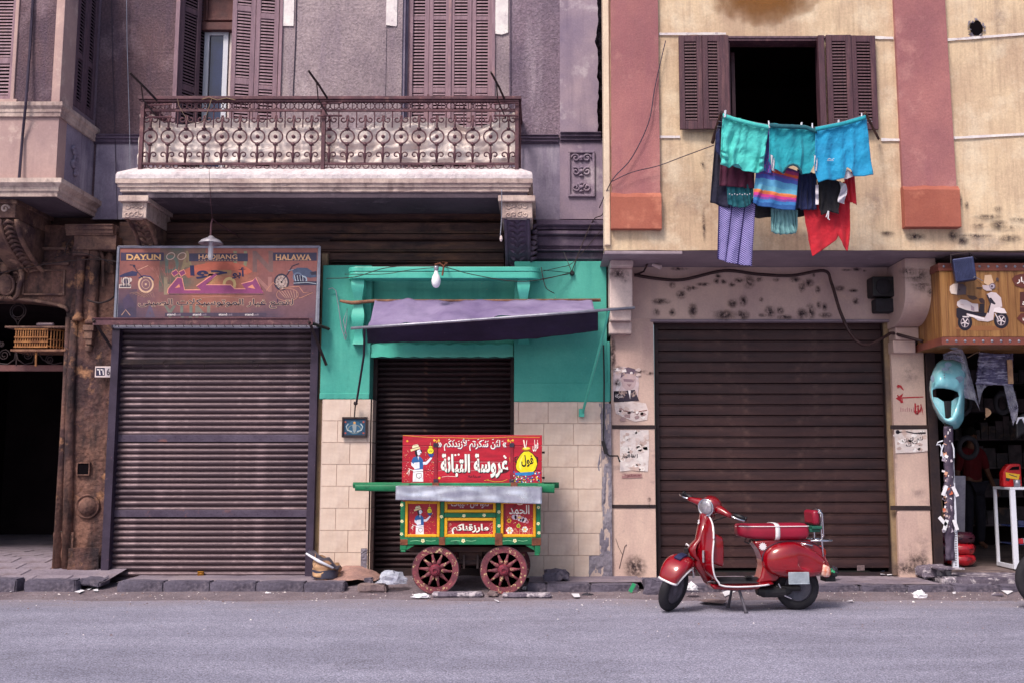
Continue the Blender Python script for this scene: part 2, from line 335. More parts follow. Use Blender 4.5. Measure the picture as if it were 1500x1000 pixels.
def text_geo(body, off):
    k = (body, off)
    if k in TXT: return TXT[k]
    cu = bpy.data.curves.new('lettering', 'FONT'); cu.body = body; cu.offset = off; cu.resolution_u = 3
    o = bpy.data.objects.new('lettering', cu); me = bpy.data.meshes.new_from_object(o)
    v = [(p.co.x, p.co.y) for p in me.vertices]; f = [tuple(q.vertices) for q in me.polygons]
    bpy.data.objects.remove(o); bpy.data.curves.remove(cu); bpy.data.meshes.remove(me)
    xs = [p[0] for p in v]; ys = [p[1] for p in v]; x0, x1, y0, y1 = min(xs), max(xs), min(ys), max(ys)
    v = [((p[0] - x0) / (x1 - x0), (p[1] - y0) / (y1 - y0)) for p in v]
    TXT[k] = (v, f); return TXT[k]
class Art:
    """flat print traced in photograph pixels on the plane of the sign, layered 0.6 mm apart"""
    def __init__(s, Y, c=None, step=.0006): s.Y = Y; s.c = c or (lambda x, y: (x, y)); s.v = []; s.f = []; s.col = []; s.step = step
    def pt(s, x, y, l): q = s.c(x, y); return P(q[0], q[1], s.Y - (l + 1) * s.step)
    def raw(s, pts, fs, col, l):
        k = len(s.v); s.v += [s.pt(x, y, l) for x, y in pts]; s.f += [tuple(i + k for i in f) for f in fs]; s.col += [lin(col)] * len(fs)
    def poly(s, pts, col, l=0): s.raw(pts, [tuple(range(len(pts)))], col, l)
    def rect(s, x0, y0, x1, y1, col, l=0): s.poly([(x0, y0), (x1, y0), (x1, y1), (x0, y1)], col, l)
    def disc(s, x, y, rx, col, l=0, ry=None, n=20, rot=0):
        ry = ry or rx; c_, s_ = math.cos(rot), math.sin(rot)
        s.poly([(x + rx * math.cos(a) * c_ - ry * math.sin(a) * s_, y + rx * math.cos(a) * s_ + ry * math.sin(a) * c_) for a in [2 * math.pi * i / n for i in range(n)]], col, l)
    def stroke(s, pts, w_, col, l=0, closed=False):
        n = len(pts); a = []; b = []
        for i, p in enumerate(pts):
            if closed: q0, q1 = pts[i - 1], pts[(i + 1) % n]
            else: q0, q1 = pts[max(i - 1, 0)], pts[min(i + 1, n - 1)]
            dx, dy = q1[0] - q0[0], q1[1] - q0[1]; L_ = math.hypot(dx, dy) or 1; nx, ny = -dy / L_, dx / L_
            ww = w_[i] if isinstance(w_, (list, tuple)) else w_
            a.append((p[0] + nx * ww / 2, p[1] + ny * ww / 2)); b.append((p[0] - nx * ww / 2, p[1] - ny * ww / 2))
        fs = [(i, (i + 1) % n, (i + 1) % n + n, i + n) for i in range(n if closed else n - 1)]
        s.raw(a + b, fs, col, l)
    def ring(s, x, y, r, w_, col, l=0, ry=None, n=24):
        ry = ry or r; s.stroke([(x + r * math.cos(2 * math.pi * i / n), y + ry * math.sin(2 * math.pi * i / n)) for i in range(n)], w_, col, l, True)
    def text(s, body, x0, y0, x1, y1, col, l=0, off=.012, warp=None, shadow=None, arabic=False, slant=0):
        v, f = text_geo(ar(body) if arabic else body, off)
        def m_(p, dx=0, dy=0):
            x = x0 + p[0] * (x1 - x0) + slant * (p[1] - .5); y = y1 + p[1] * (y0 - y1)
            if warp: x, y = warp(x, y, p)
            return (x + dx, y + dy)
        if shadow: s.raw([m_(p, shadow[1], shadow[2]) for p in v], f, shadow[0], l); l += 1
        s.raw([m_(p) for p in v], f, col, l)
    def build(s, name, m, parent):
        me = bpy.data.meshes.new(name); me.from_pydata(s.v, [], s.f); me.materials.append(m)
        at = me.color_attributes.new('Col', 'FLOAT_COLOR', 'CORNER'); i = 0
        for p, c in zip(me.polygons, s.col):
            for _ in range(p.loop_total): at.data[i].color = c; i += 1
        bm = bmesh.new(); bm.from_mesh(me)
        for f in bm.faces:
            if f.normal.y > 0: f.normal_flip()
        bm.to_mesh(me); bm.free()
        return obj(name, me, parent)
# ================================================================== GROUND
GW = 12.2; UW = 12.45; BF = 11.5; ZT = Z(-70, UW)
KY = 11.42                      # face of the kerb
def rough_grid(x0, x1, y0, y1, nx, ny, fz):
    b = MB(); b.grid(lambda u, v: (x0 + (x1 - x0) * u, y0 + (y1 - y0) * v, fz(x0 + (x1 - x0) * u, y0 + (y1 - y0) * v)), nx, ny); return b
b = MB(); b.add([(-60, -30, 0), (60, -30, 0), (60, 13.2, 0), (-60, 13.2, 0)], [(0, 1, 2, 3)])
o = b.build('road', M['asphalt']); tag(o, kind='structure')
# dusty gutter: a low uneven sheet of dirt against the kerb, rising into the gap behind the cart
XA, XB = X(508, 11.8, 850), X(775, 11.8, 850)
def dz(x, y):
    n = noise.noise(Vector((x * 2.1, y * 2.6, 0))) * .5 + noise.noise(Vector((x * 7, y * 8, 3))) * .28
    edge = 10.72 + .28 * noise.noise(Vector((x * .8, 5, 0)))
    t = max(0, min(1, (y - edge) / .5)); z = t * (.016 + .014 * n) - .006 * (1 - t)
    if XA - .1 < x < XB + .1:
        k = min(1, max(0, (x - XA + .1) / .25), max(0, (XB + .1 - x) / .25)); z += k * max(0, min(1, (y - 11.45) / .75)) * (.06 + .02 * n)
    return z
b = rough_grid(-9, 9, 10.4, 12.9, 420, 60, dz); o = b.build('gutter', M['dirt'], smooth=True); tag(o, kind='structure')
# pavements
pav = structure('pavement', (0, 12, 0))
b = MB()
def pv(x0, x1, y0, y1, z):
    b.grid(lambda u, v: (x0 + (x1 - x0) * u, y0 + (y1 - y0) * v, (z(x0 + (x1 - x0) * u, y0 + (y1 - y0) * v) if callable(z) else z) + .006 * noise.noise(Vector(((x0 + (x1 - x0) * u) * 5, (y0 + (y1 - y0) * v) * 6, 1)))), max(2, int((x1 - x0) * 8)), max(2, int((y1 - y0) * 9)))
XL0 = X(150, 11.6, 850)
pv(-9, XL0, KY + .16, 17.0, lambda x, y: .10 + .14 * max(0, min(1, (y - 11.7) / 1.0)))
pv(X(172, 11.6, 850), XA, KY + .16, 12.7, .10)
pv(XB, X(940, 11.6, 850), KY + .16, 12.75, .10)
pv(X(940, 11.6, 850), X(1375, 11.6, 850), KY + .10, 12.75, .085)
pv(X(1375, 11.6, 850), 9, KY + .5, 12.3, .12)
b.build('concrete', M['pavement_grey'], pav, smooth=True)
random.seed(3)
slabs = [MB().add([(-.2, -.14, 0), (.2, -.14, 0), (.2, .14, 0), (-.2, .14, 0), (-.19, -.13, .014), (.19, -.13, .014), (.19, .13, .014), (-.19, .13, .014)],
         [(0, 1, 5, 4), (1, 2, 6, 5), (2, 3, 7, 6), (3, 0, 4, 7), (4, 5, 6, 7)]).mesh('paving_slab', M['pavement_grey'])]
for j in range(10):
    for i in range(8):
        x = XL0 - .25 - i * .41 + (j % 2) * .2; y = 11.78 + j * .285
        if x > XL0 - .22 or (x > X(95, 12.3, 830) - .2 and y > 12.05): continue
        inst('paving_slab', slabs[0], pav, (x, y, .10 + .14 * max(0, min(1, (y - 11.7) / 1.0)) - .004 + random.uniform(-.003, .004)), (random.uniform(.0, .02) + (.138 if 11.7 < y < 12.65 else 0), random.uniform(-.012, .012), random.uniform(-.02, .02)))
# kerb stones
kerb = structure('kerb', (0, KY, 0)); 
def stone(x0, x1, y0, y1, z0, z1, m, name='kerb_stone', parent=None, rough=.012, seed=0, bev=.02, tilt=0):
    nb = MB(); nb.box(-.5, -.5, 0, .5, .5, 1); bm = bmesh.new()
    me = nb.mesh(name, m); bm.from_mesh(me)
    sx, sy, sz = abs(x1 - x0), y1 - y0, z1 - z0
    bmesh.ops.scale(bm, vec=(sx, sy, sz), verts=bm.verts)
    bmesh.ops.bevel(bm, geom=bm.edges[:], offset=min(bev, sz * .3), segments=2, affect='EDGES')
    bmesh.ops.subdivide_edges(bm, edges=[e for e in bm.edges if e.calc_length() > .07], cuts=3, use_grid_fill=True)
    for v in bm.verts:
        p = v.co * 9 + Vector((seed * 3.1, seed, 0)); v.co += Vector((noise.noise(p), noise.noise(p + Vector((9, 0, 0))), noise.noise(p + Vector((0, 9, 0))))) * rough
    bm.to_mesh(me); bm.free(); me.polygons.foreach_set('use_smooth', [False] * len(me.polygons))
    o = bpy.data.objects.new(name, me); COL.objects.link(o); L_ = Vector(((x0 + x1) / 2, (y0 + y1) / 2, z0))
    if parent is not None: o.parent = parent; L_ -= wloc(parent)
    o.location = L_; o.rotation_euler = (0, tilt, 0)
    return o
for i, (a, c, zt) in enumerate([(-20, 23, .15), (36, 108, .14), (172, 238, .125), (240, 306, .125), (308, 374, .12), (376, 444, .115), (446, 503, .11),
                            (772, 799, .10), (801, 864, .10), (866, 934, .09)]):
    stone(X(a - .6, KY, 855), X(c + 1.4, KY, 855), KY, KY + .2, -.02, zt, M['kerb_dark'], parent=kerb, seed=i, rough=.012, bev=.014)
for i in range(8):
    a = 988 + i * 68; stone(X(a, KY, 860), X(a + 67, KY, 860), KY - .03, KY + .2, -.02, .085 - .003 * (i % 3), M['kerb_dark'], parent=kerb, seed=i + 20, rough=.014)
for i in range(3): stone(X(-90 - i * 66, KY, 855), X(-26 - i * 66, KY, 855), KY, KY + .2, -.02, .15, M['kerb_dark'], parent=kerb, seed=i + 50, rough=.018)
# broken kerb pieces by the left shutter and under the cart: loose stones, things of their own
def loose(a, c, top, Yf, dep, z0, h, label, grp=None, m='stone_warm', seed=0, name='stone_block', rough=.02, tilt=0, cat='stone'):
    o = stone(X(a, Yf, top), X(c, Yf, top), Yf, Yf + dep, z0, z0 + h, M[m], name=name, rough=rough, seed=seed, bev=.015, tilt=tilt)
    tag(o, label, cat, grp); return o
loose(113, 146, 850, 11.55, .3, .06, .07, 'broken kerb chunk at the foot of the leftmost steel shutter post', m='kerb_dark', seed=3, tilt=.12)
loose(524, 565, 852, 11.35, .22, .015, .075, 'short brown stone block lying in the dirt beside the crumpled plastic', seed=4)
loose(632, 707, 873, 10.98, .17, .012, .045, 'flat grey slab in the gutter under the two cart wheels', m='step_worn', seed=5, rough=.008)
loose(735, 808, 874, 10.95, .17, .012, .038, 'flat grey slab in the gutter in front of the wheel beside the white tiles', m='step_worn', seed=6, rough=.008)
loose(714, 729, 873, 11.0, .12, .012, .055, 'small rough stone between the two flat gutter slabs', seed=7)
loose(944, 980, 858, 11.18, .28, .0, .17, 'rounded dark stone standing in the gutter behind the scooter front wheel', m='kerb_dark', seed=8, rough=.035)
loose(798, 832, 846, 11.65, .3, .10, .10, 'dark broken lump of asphalt on the pavement below the tiles', m='kerb_dark', seed=9, rough=.05)
loose(532, 545, 840, 11.7, .16, .06, .07, 'small dark stone at the foot of the narrow black shutter', m='kerb_dark', seed=10, rough=.03)
loose(1353, 1392, 828, 11.95, .3, .10, .13, 'grey broken block of concrete beside the sticker covered pole', m='step_worn', seed=11, rough=.04)
o = stone(X(1378, 11.75, 845), 7.4, 11.72, 12.35, .035, .135, M['step_worn'], name='shop_step', rough=.02, seed=12); tag(o, kind='structure')
# grit and tiny rubbish, uncountable
random.seed(11); b = MB()
for _ in range(2600):
    r = random.random(); x = random.uniform(-6.5, 6.5); y = 11.38 - abs(random.gauss(0, .42)) if r < .85 else random.uniform(8.6, 11.3)
    if XA < x < XB and random.random() < .5: y = random.uniform(11.0, 12.3)
    s_ = random.uniform(.003, .011) if random.random() < .965 else random.uniform(.012, .022); a = random.uniform(0, 6.28); z = max(0, dz(x, y)) if y > 10.4 else 0
    pts = [(x + s_ * math.cos(a + k * 2.09) * random.uniform(.6, 1.3), y + s_ * math.sin(a + k * 2.09), z) for k in range(3)]
    b.add(pts + [(x, y, z + s_ * .8)], [(0, 1, 3), (1, 2, 3), (2, 0, 3)], 0 if random.random() < .86 else 1)
o = b.build('grit', [M['stone_warm'], M['white_paint']]); tag(o, 'scattered grit and tiny scraps along the gutter', 'grit', kind='stuff')

# ================================================================== LEFT BUILDING
LB = thing('apartment_building', 'old purple grey apartment building with a long iron balcony and carved corner', 'building', (-3.0, UW, .1))
def lbuild(b, name, m, **k): return b.build(name, m, LB, **k)
zdoor = Z(277, UW)               # balcony floor level
b = MB(); b.box(-9.2, 17.3, 0, X(884, 17.3), 17.5, ZT + .2); b.box(-9.2, UW + .05, ZT, X(882, UW), 17.4, ZT + .2); b.box(-9.4, UW, 0, -9.2, 17.4, ZT + .2); b.box(X(884, 12.8) - .05, 12.75, 0, X(884, 12.8), 17.4, ZT + .2)
b.box(-9.2, UW + .1, Z(436, UW), X(172, UW, 330), UW + .4, Z(255, UW)); b.box(X(730, UW, 350), UW + .02, Z(392, UW), X(800, UW, 350), UW + .4, Z(310, UW)); lbuild(b, 'core_wall', M['frieze_brown'])
# --- upper wall
b = MB()
b.box(X(143, UW, 120), UW, Z(322, UW), X(259, UW, 100), UW + .5, ZT); lbuild(b, 'wall', M['stucco_brown'])
b = MB(); b.box(X(259, UW, 100), UW, Z(322, UW), X(411, UW, 60), UW + .5, zdoor); b.box(X(411, UW, 60), UW, Z(322, UW), X(583, UW, 60), UW + .5, ZT)
b.box(X(583, UW, 60), UW, Z(322, UW), X(722, UW, 60), UW + .5, zdoor); b.box(X(722, UW, 60), UW, Z(322, UW), X(746, UW, 60), UW + .5, ZT)
lbuild(b, 'wall', M['stucco_light'])
b = MB(); b.box(X(746, UW, 60), UW - .015, Z(203, UW), X(820, UW, 100), UW + .5, ZT); lbuild(b, 'wall', M['stucco_mid'])
b = MB(); b.box(X(746, UW, 60), UW, Z(322, UW), X(820, UW, 100), UW + .5, Z(203, UW) - .002); lbuild(b, 'wall', M['plaster_grey'])
b = MB(); b.box(X(140, UW, 250), UW - .012, Z(322, UW), X(260, UW, 250), UW - .001, Z(210, UW)); lbuild(b, 'wall', M['plaster_grey'])
b = MB(); b.box(X(432, UW, 60), UW - .012, zdoor, X(566, UW, 60), UW + .01, ZT); b.box(X(566.6, UW), UW - .006, zdoor, X(582, UW), UW + .01, ZT); b.each('wall_panel', M['stucco_light'], LB)
# smooth end pilaster with a ragged broken edge towards the neighbour
def ragged(x0, x1, z0, z1, n, amp, seed, side='r'):
    L1 = []
    for i in range(n + 1):
        z = z0 + (z1 - z0) * i / n; q = noise.noise(Vector((seed, z * 3.2, 0))) + .6 * noise.noise(Vector((seed, z * 11, 5)))
        L1.append(((x1 if side == 'r' else x0) + amp * q, z))
    return ([(x0, z0)] + L1 + [(x0, z1)]) if side == 'r' else ([(x1, z1)] + L1[::-1] + [(x1, z0)])
b = MB(); b.prism(ragged(X(820, UW, 100), X(875, UW, 100), Z(203, UW), ZT, 90, .035, 1), UW - .03, UW + .3); lbuild(b, 'end_pilaster', M['plaster_smooth'])
b = MB(); b.prism(ragged(X(820, UW, 260), X(883, UW, 260), Z(322, UW), Z(203, UW) - .003, 60, .02, 2), UW - .028, UW + .3); lbuild(b, 'end_pilaster', M['plaster_smooth'])
b = MB()
b.grid(lambda u, v: (X(868, 12.6) + u * .26, 12.62 + .10 * noise.noise(Vector((u * 3, v * 60, 0))) + .05 * noise.noise(Vector((u * 9, v * 160, 2))), .1 + v * (ZT - .1)), 10, 420)
lbuild(b, 'broken_joint', M['crack_dark'])
# white washed patches beside the balcony doors
b = MB(); b.prism(ragged(X(413, UW, 20), X(431, UW, 20), Z(39, UW), ZT, 12, .004, 5), UW - .016, UW - .002)
b.prism([(X(566, UW, 20), Z(38, UW)), (X(573, UW), Z(40, UW)), (X(582, UW, 20), Z(37, UW)), (X(582, UW, 20), ZT), (X(566, UW, 20), ZT)], UW - .02, UW - .008)
b.prism([(X(723, UW, 20), Z(50, UW)), (X(735, UW, 20), Z(52, UW)), (X(744.5, UW, 20), Z(49, UW)), (X(744.5, UW, 20), ZT), (X(723, UW, 20), ZT)], UW - .02, UW - .002)
b.each('whitewash_patch', M['white_paint'], LB)
# string course below the windows
def band(b, x0, x1, zt, zb, Y, out=.07, steps=3):
    pr = [(Y, zb), (Y - out * .35, zb)]
    for k in range(steps):
        z = zb + (zt - zb) * (k + .5) / steps; o_ = out * (.35 + .65 * (k + 1) / steps); pr += [(Y - pr[-1][0] * 0 - out * (.35 + .65 * k / steps), z), (Y - o_, z)]
    pr += [(Y - out, zt - .012), (Y - out * .6, zt), (Y, zt)]
    b.prism(pr, x0, x1, 'x')
b = MB(); band(b, X(139, UW, 200), X(262, UW, 205), Z(198, UW), Z(212, UW), UW, .07); band(b, X(700, UW, 200), X(818, UW, 205), Z(199, UW), Z(211, UW), UW, .08)
band(b, X(820.5, UW, 200), X(880, UW, 205), Z(196, UW), Z(210, UW), UW, .11); b.each('string_course', M['frieze_purple'], LB)
# carved panel on the end pilaster
b = MB(); x0, x1, z0, z1 = X(832, UW, 250), X(871, UW, 250), Z(290, UW), Z(223, UW); Yp = UW - .03
for a in ((x0, z0, x1, z0 + .028), (x0, z1 - .028, x1, z1), (x0, z0 + .028, x0 + .028, z1 - .028), (x1 - .028, z0 + .028, x1, z1 - .028)): b.box(a[0], Yp - .03, a[1], a[2], Yp + .01, a[3])
pn = lbuild(b, 'carved_panel', M['plaster_smooth'], bevel=.006)
def scroll(b, cx, cz, r, Y, turns=1.4, t=.011, flip=1, ph=0, y2=0):
    n = int(18 * turns); b.tube([(cx + flip * r * (1 - .8 * i / n) * math.cos(ph + i / n * turns * 6.283), Y, cz + r * (1 - .8 * i / n) * math.sin(ph + i / n * turns * 6.283)) for i in range(n + 1)], t, 6)
b = MB(); cx = (x0 + x1) / 2
for k, zz in enumerate([z1 - .09, (z0 + z1) / 2 + .03, z0 + .12]):
    for f in (-1, 1): scroll(b, cx + f * .07, zz, .055, Yp - .012, 1.3, .012, f, k)
    b.lathe([(0, -.02), (.03, -.012), (.02, .01), (0, .02)], (cx, Yp - .012, zz), (0, 1, 0), 10)
for k in range(5): b.loft([(cx - .03, Yp - .01, z0 + .07 + k * .1, .004, .004), (cx, Yp - .015, z0 + .075 + k * .1, .018, .02), (cx + .03, Yp - .01, z0 + .07 + k * .1, .004, .004)], 8, 2)
o = b.build('scroll_carving', M['plaster_smooth'], LB, smooth=True)
# --- doors to the balcony
def recess(x0, x1, dep, m, zb=zdoor):
    b = MB(); b.box(x0 - .3, UW + dep, zb - .1, x1 + .3, UW + dep + .1, ZT); return lbuild(b, 'door_recess', M[m])
recess(X(259, UW, 60), X(411, UW, 60), .5, 'door_brown'); recess(X(583, UW, 60), X(722, UW, 60), .5, 'void_black')
# louvred leaf: frame mesh + slat instances. leaf drawn in its own x (0..w), z (0..h)
def leaf_mesh(w_, h, st, rails, t=.035, m=None, name='window_shutter'):
    b = MB(); b.box(0, 0, 0, st, t, h); b.box(w_ - st, 0, 0, w_, t, h)
    for (a, c) in rails: b.box(st, .002, a, w_ - st, t - .002, c)
    return b.mesh(name, m)
slat_cache = {}
def leaf(parent, w_, h, st, rails, m, loc, rz=0, pitch=.026, arch=False, stuff=False, name='window_shutter', label=None, matname=None):
    me = leaf_mesh(w_, h, st, rails, m=m, name=name); o = inst(name, me, parent, loc, (0, 0, rz), label=label)
    q = o.modifiers.new('b', 'BEVEL'); q.width = .003; q.segments = 1
    key = (round(w_, 3), st, m.name)
    sw = w_ - 2 * st - .002
    if key not in slat_cache:
        sb = MB(); a = math.radians(76); dy, dz_ = .0078 * math.cos(a) * pitch / .026, .0078 * math.sin(a) * pitch / .026
        sb.prism([(-dy - .009, -dz_), (dy - .007, dz_), (dy - .004, dz_ + .001), (-dy - .006, -dz_ + .001)], -sw / 2, sw / 2, 'x'); slat_cache[key] = sb.mesh('slat', m)
    sm = slat_cache[key]; R = sorted(rails); allb = MB()
    for (a, c), (a2, c2) in zip(R[:-1], R[1:]):
        n = max(1, int((a2 - c) / pitch)); p = (a2 - c) / n
        for i in range(n):
            z = c + p * (i + .5)
            if stuff:
                aa = math.radians(76); dy, dz_ = .0078 * math.cos(aa) * pitch / .026, .0078 * math.sin(aa) * pitch / .026
                allb.prism([(.0085 - dy, z - dz_), (.0105 + dy, z + dz_), (.0135 + dy, z + dz_ + .001), (.0115 - dy, z - dz_ + .001)], w_ / 2 - sw / 2, w_ / 2 + sw / 2, 'x')
            else:
                s_ = bpy.data.objects.new('slat', sm); COL.objects.link(s_); s_.parent = o; s_.location = (w_ / 2, .0175, z)
    if stuff and allb.v:
        s_ = bpy.data.objects.new('louvre_slats', allb.mesh('louvre_slats', m)); COL.objects.link(s_); s_.parent = o; s_['kind'] = 'stuff'
    bk = bpy.data.objects.new('backing_board', MB().box(st * .8, .040, .01, w_ - st * .8, .046, h - .01).mesh('backing_board', M['void_black'])); COL.objects.link(bk); bk.parent = o
    return o
zb = zdoor + .03
def Zs(*ys, Y): return [Z(y, Y) - zb for y in ys]
# door 2: four closed leaves
Yd = UW + .12; xs = [X(v, Yd, 60) for v in (597.5, 628.5, 659.5, 691, 721)]; hh = ZT - zb
r1 = Z(129, Yd) - zb; r0 = Z(136.5, Yd) - zb; r2 = Z(30, Yd) - zb; r3 = Z(24, Yd) - zb; rb = .09
for i in range(4):
    w_ = xs[i + 1] - xs[i] - .004
    leaf(LB, w_, hh, .054, [(0, rb), (r0, r1), (r2, r3), (hh - .02, hh)], M['shutter_wood_pale'], (xs[i] + .002, Yd - (.012 if i in (1, 2) else 0), zb), pitch=.0415)
b = MB(); b.box(X(722, UW, 60) - .012, UW - .025, zdoor, X(722, UW, 60) + .03, UW + .14, ZT); b.box(X(593, UW + .1), UW + .1, zdoor, X(598, UW + .1), UW + .2, ZT)
b.box(xs[2] - .018, Yd - .03, zb, xs[2] + .018, Yd - .012, ZT); b.each('door_frame', M['shutter_wood_pale'], LB, bevel=.004)
b = MB(); b.box(X(582, UW + .13), UW + .13, zdoor, X(594, UW + .13), UW + .4, ZT); b.box(X(582, UW + .02), UW + .02, zdoor, X(586, UW + .02), UW + .14, ZT); lbuild(b, 'door_reveal', M['plaster_grey'])
b = MB()
for xx in (xs[1], xs[3]):
    for zz in (zb + r0 - .12, zb + r2 + .4): b.box(xx - .012, Yd - .03, zz, xx + .012, Yd - .005, zz + .09)
b.each('hinge', M['iron_maroon'], LB)
# door 1: right pair turned a little, left pair folded open against the reveal
Yd = UW + .02; xa = X(343, Yd - .06, 60); w_ = (X(410, Yd, 60) - xa) / 2
o = leaf(LB, w_, hh, .057, [(0, rb), (Z(129, Yd) - zb, Z(120, Yd) - zb), (Z(23, Yd) - zb, Z(15, Yd) - zb), (hh - .02, hh)], M['shutter_wood_pale'], (xa, Yd - .16, zb), .25, pitch=.0415)
o = leaf(LB, w_, hh, .057, [(0, rb), (Z(134, Yd) - zb, Z(128, Yd) - zb), (Z(31, Yd) - zb, Z(23, Yd) - zb), (hh - .02, hh)], M['shutter_wood_pale'], (xa + w_ * .985, Yd - .16 + w_ * .25, zb), .19, pitch=.0415)
b = MB(); b.box(X(410, UW, 60) - .005, UW - .03, zdoor, X(414, UW, 60), UW + .2, ZT); b.box(X(257, UW, 60), UW - .03, zdoor, X(263, UW, 60), UW + .2, ZT); lbuild(b, 'door_frame', M['shutter_wood_pale'], bevel=.004)
for k, (xa_, dy) in enumerate([(X(264, UW, 60), .0), (X(281.5, UW + .26, 60), .26)]):
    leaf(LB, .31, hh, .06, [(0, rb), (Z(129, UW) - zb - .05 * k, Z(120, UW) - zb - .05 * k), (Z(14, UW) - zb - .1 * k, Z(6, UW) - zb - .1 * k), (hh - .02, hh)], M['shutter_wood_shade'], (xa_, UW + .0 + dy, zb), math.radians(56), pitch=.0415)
# glazed inner door
Yg = UW + .42; b = MB()
def frame_px(b, x0, y0, x1, y1, t, Y, dep, m=None):
    X0, X1, Z0, Z1 = X(x0, Y, y0), X(x1, Y, y0), Z(y1, Y), Z(y0, Y)
    b.box(X0, Y, Z0, X0 + t, Y + dep, Z1, m); b.box(X1 - t, Y, Z0, X1, Y + dep, Z1, m); b.box(X0 + t, Y, Z1 - t, X1 - t, Y + dep, Z1, m); b.box(X0 + t, Y, Z0, X1 - t, Y + dep, Z0 + t, m)
frame_px(b, 300, 45, 335, 290, .065, Yg, .05); dr = b.build('balcony_door', M['pvc_white'], LB, bevel=.004)
b = MB(); b.bpx(305, 52, 331, 285, Yg + .02, .01); b.build('pane', M['glass_blue'], dr, loc=(0, 0, 0))
b = MB(); frame_px(b, 337, 45, 372, 290, .055, Yg + .02, .05); dr = b.build('balcony_door', M['pvc_cream'], LB, bevel=.004)
b = MB(); b.bpx(341, 52, 370, 285, Yg + .045, .01); b.build('pane', M['glass_blue'], dr, loc=(0, 0, 0))
b = MB(); b.bpx(296, -80, 378, 37, UW + .40, .08); b.bpx(296, 33, 378, 44, UW + .34, .14); frame_px(b, 304, -60, 350, 30, .03, UW + .37, .04); lbuild(b, 'door_transom', M['door_brown'], bevel=.006)
# --- bay window on the corner
b = MB(); xe = X(82, BF, 250); zs0, zs1 = Z(262, BF), Z(172, BF); xf = X(25, BF, 80)
b.box(xf, BF, Z(152, BF), X(92, BF, 0) - .005, BF + .3, ZT); b.box(-9, BF, Z(152, BF), X(-60, BF), BF + .3, ZT); b.box(X(-60, BF), BF, Z(152, BF), xf, BF + .3, Z(149, BF))
lbuild(b, 'bay_wall', M['stucco_brown'])
b = MB(); b.box(-9, BF, zs0, xe, BF + .2, Z(152, BF) - .002); o = lbuild(b, 'bay_wall', M['plaster_pink'])
b = MB(); b.box(xe - .25, BF + .2, zs0, xe - .003, UW, Z(152, BF)); lbuild(b, 'bay_wall', M['plaster_grey'])
b = MB(); xs_ = X(90, BF, 60) - .0; b.box(xe - .3, BF + .3, Z(152, BF), xe - .004, UW, Z(140, BF)); b.box(xe - .3, BF + .3, Z(140, BF), xe - .004, BF + .32, ZT); b.box(xe - .3, UW - .08, Z(140, BF), xe - .004, UW, ZT)
b.box(xe - .5, BF + .3, Z(140, BF), xe - .14, UW, ZT)
lbuild(b, 'bay_wall', M['stucco_mid'])
b = MB(); b.box(xe - .10, BF - .006, Z(152, BF), xe - .002, BF + .33, ZT); b.box(X(88, BF, 60) - .03, BF - .012, Z(152, BF), xe + .003, BF + .02, ZT); b.each('corner_trim', M['plaster_pink'], LB, bevel=.006)
w_ = (UW - .08 - BF - .32) / 2 - .004; h2 = ZT - Z(140, BF)
for k in range(2):
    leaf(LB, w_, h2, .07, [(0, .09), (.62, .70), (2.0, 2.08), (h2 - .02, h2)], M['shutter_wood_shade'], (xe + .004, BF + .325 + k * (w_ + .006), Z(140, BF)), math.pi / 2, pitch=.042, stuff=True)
# bay front window (only its edge is in view)
zw = Z(146, BF); leaf(LB, .42, ZT - zw, .055, [(0, .06), (Z(92, BF) - zw, Z(83, BF) - zw), (ZT - zw - .02, ZT - zw)], M['shutter_wood_pale'], (X(20, BF, 80) - .42, BF + .03, zw), 0, pitch=.039, stuff=True)
b = MB(); b.box(X(20, BF, 80), BF - .02, zw - .02, xf, BF + .1, ZT); b.box(X(-60, BF), BF - .03, zw - .05, X(26, BF, 150), BF + .12, zw - .005); lbuild(b, 'window_frame', M['plaster_pink'], bevel=.005)
# bay string course: front and side
def course(z0, z1, out, prof, m, name='string_course'):
    """profile (out, z 0..1) swept round the bay corner"""
    b = MB(); pts = [(-9, BF), (xe, BF), (xe, UW)]; V = []
    for (o_, zz) in prof:
        o2 = o_ * out; z = z0 + (z1 - z0) * zz; V += [(-9, BF - o2, z), (xe + o2, BF - o2, z), (xe + o2, UW, z)]
    fs = []
    for i in range(len(prof) - 1):
        for j in range(2): fs.append((i * 3 + j, i * 3 + j + 1, (i + 1) * 3 + j + 1, (i + 1) * 3 + j))
    b.add(V, fs); return lbuild(b, name, m)
PR = [(0, 0), (.45, 0), (.45, .22), (.6, .3), (.6, .5), (.85, .62), (1, .7), (1, .95), (.7, 1), (0, 1)]
course(Z(172, BF), Z(151, BF), .06, PR, M['moulding_pale'])
course(Z(290, BF), Z(264, BF), .13, PR, M['moulding_pale'], 'bay_cornice')
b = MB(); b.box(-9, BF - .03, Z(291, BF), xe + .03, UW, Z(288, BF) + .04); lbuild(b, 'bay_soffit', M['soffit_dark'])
# relief ornament on the bay side
b = MB()
for k in range(4):
    zz = Z(222, 11.9) - k * .075; scroll(b, 0, 0, .001, 0, .2, .001); b.T = Matrix.Translation((xe + .012, 11.93 + (.03 if k % 2 else -.03), zz)) @ Matrix.Rotation(math.pi / 2, 4, 'Z')
    scroll(b, 0, 0, .055, 0, 1.2, .022, 1 if k % 2 else -1, k * 1.3); b.T = None
b.each('relief_ornament', M['plaster_grey'], LB, smooth=True)
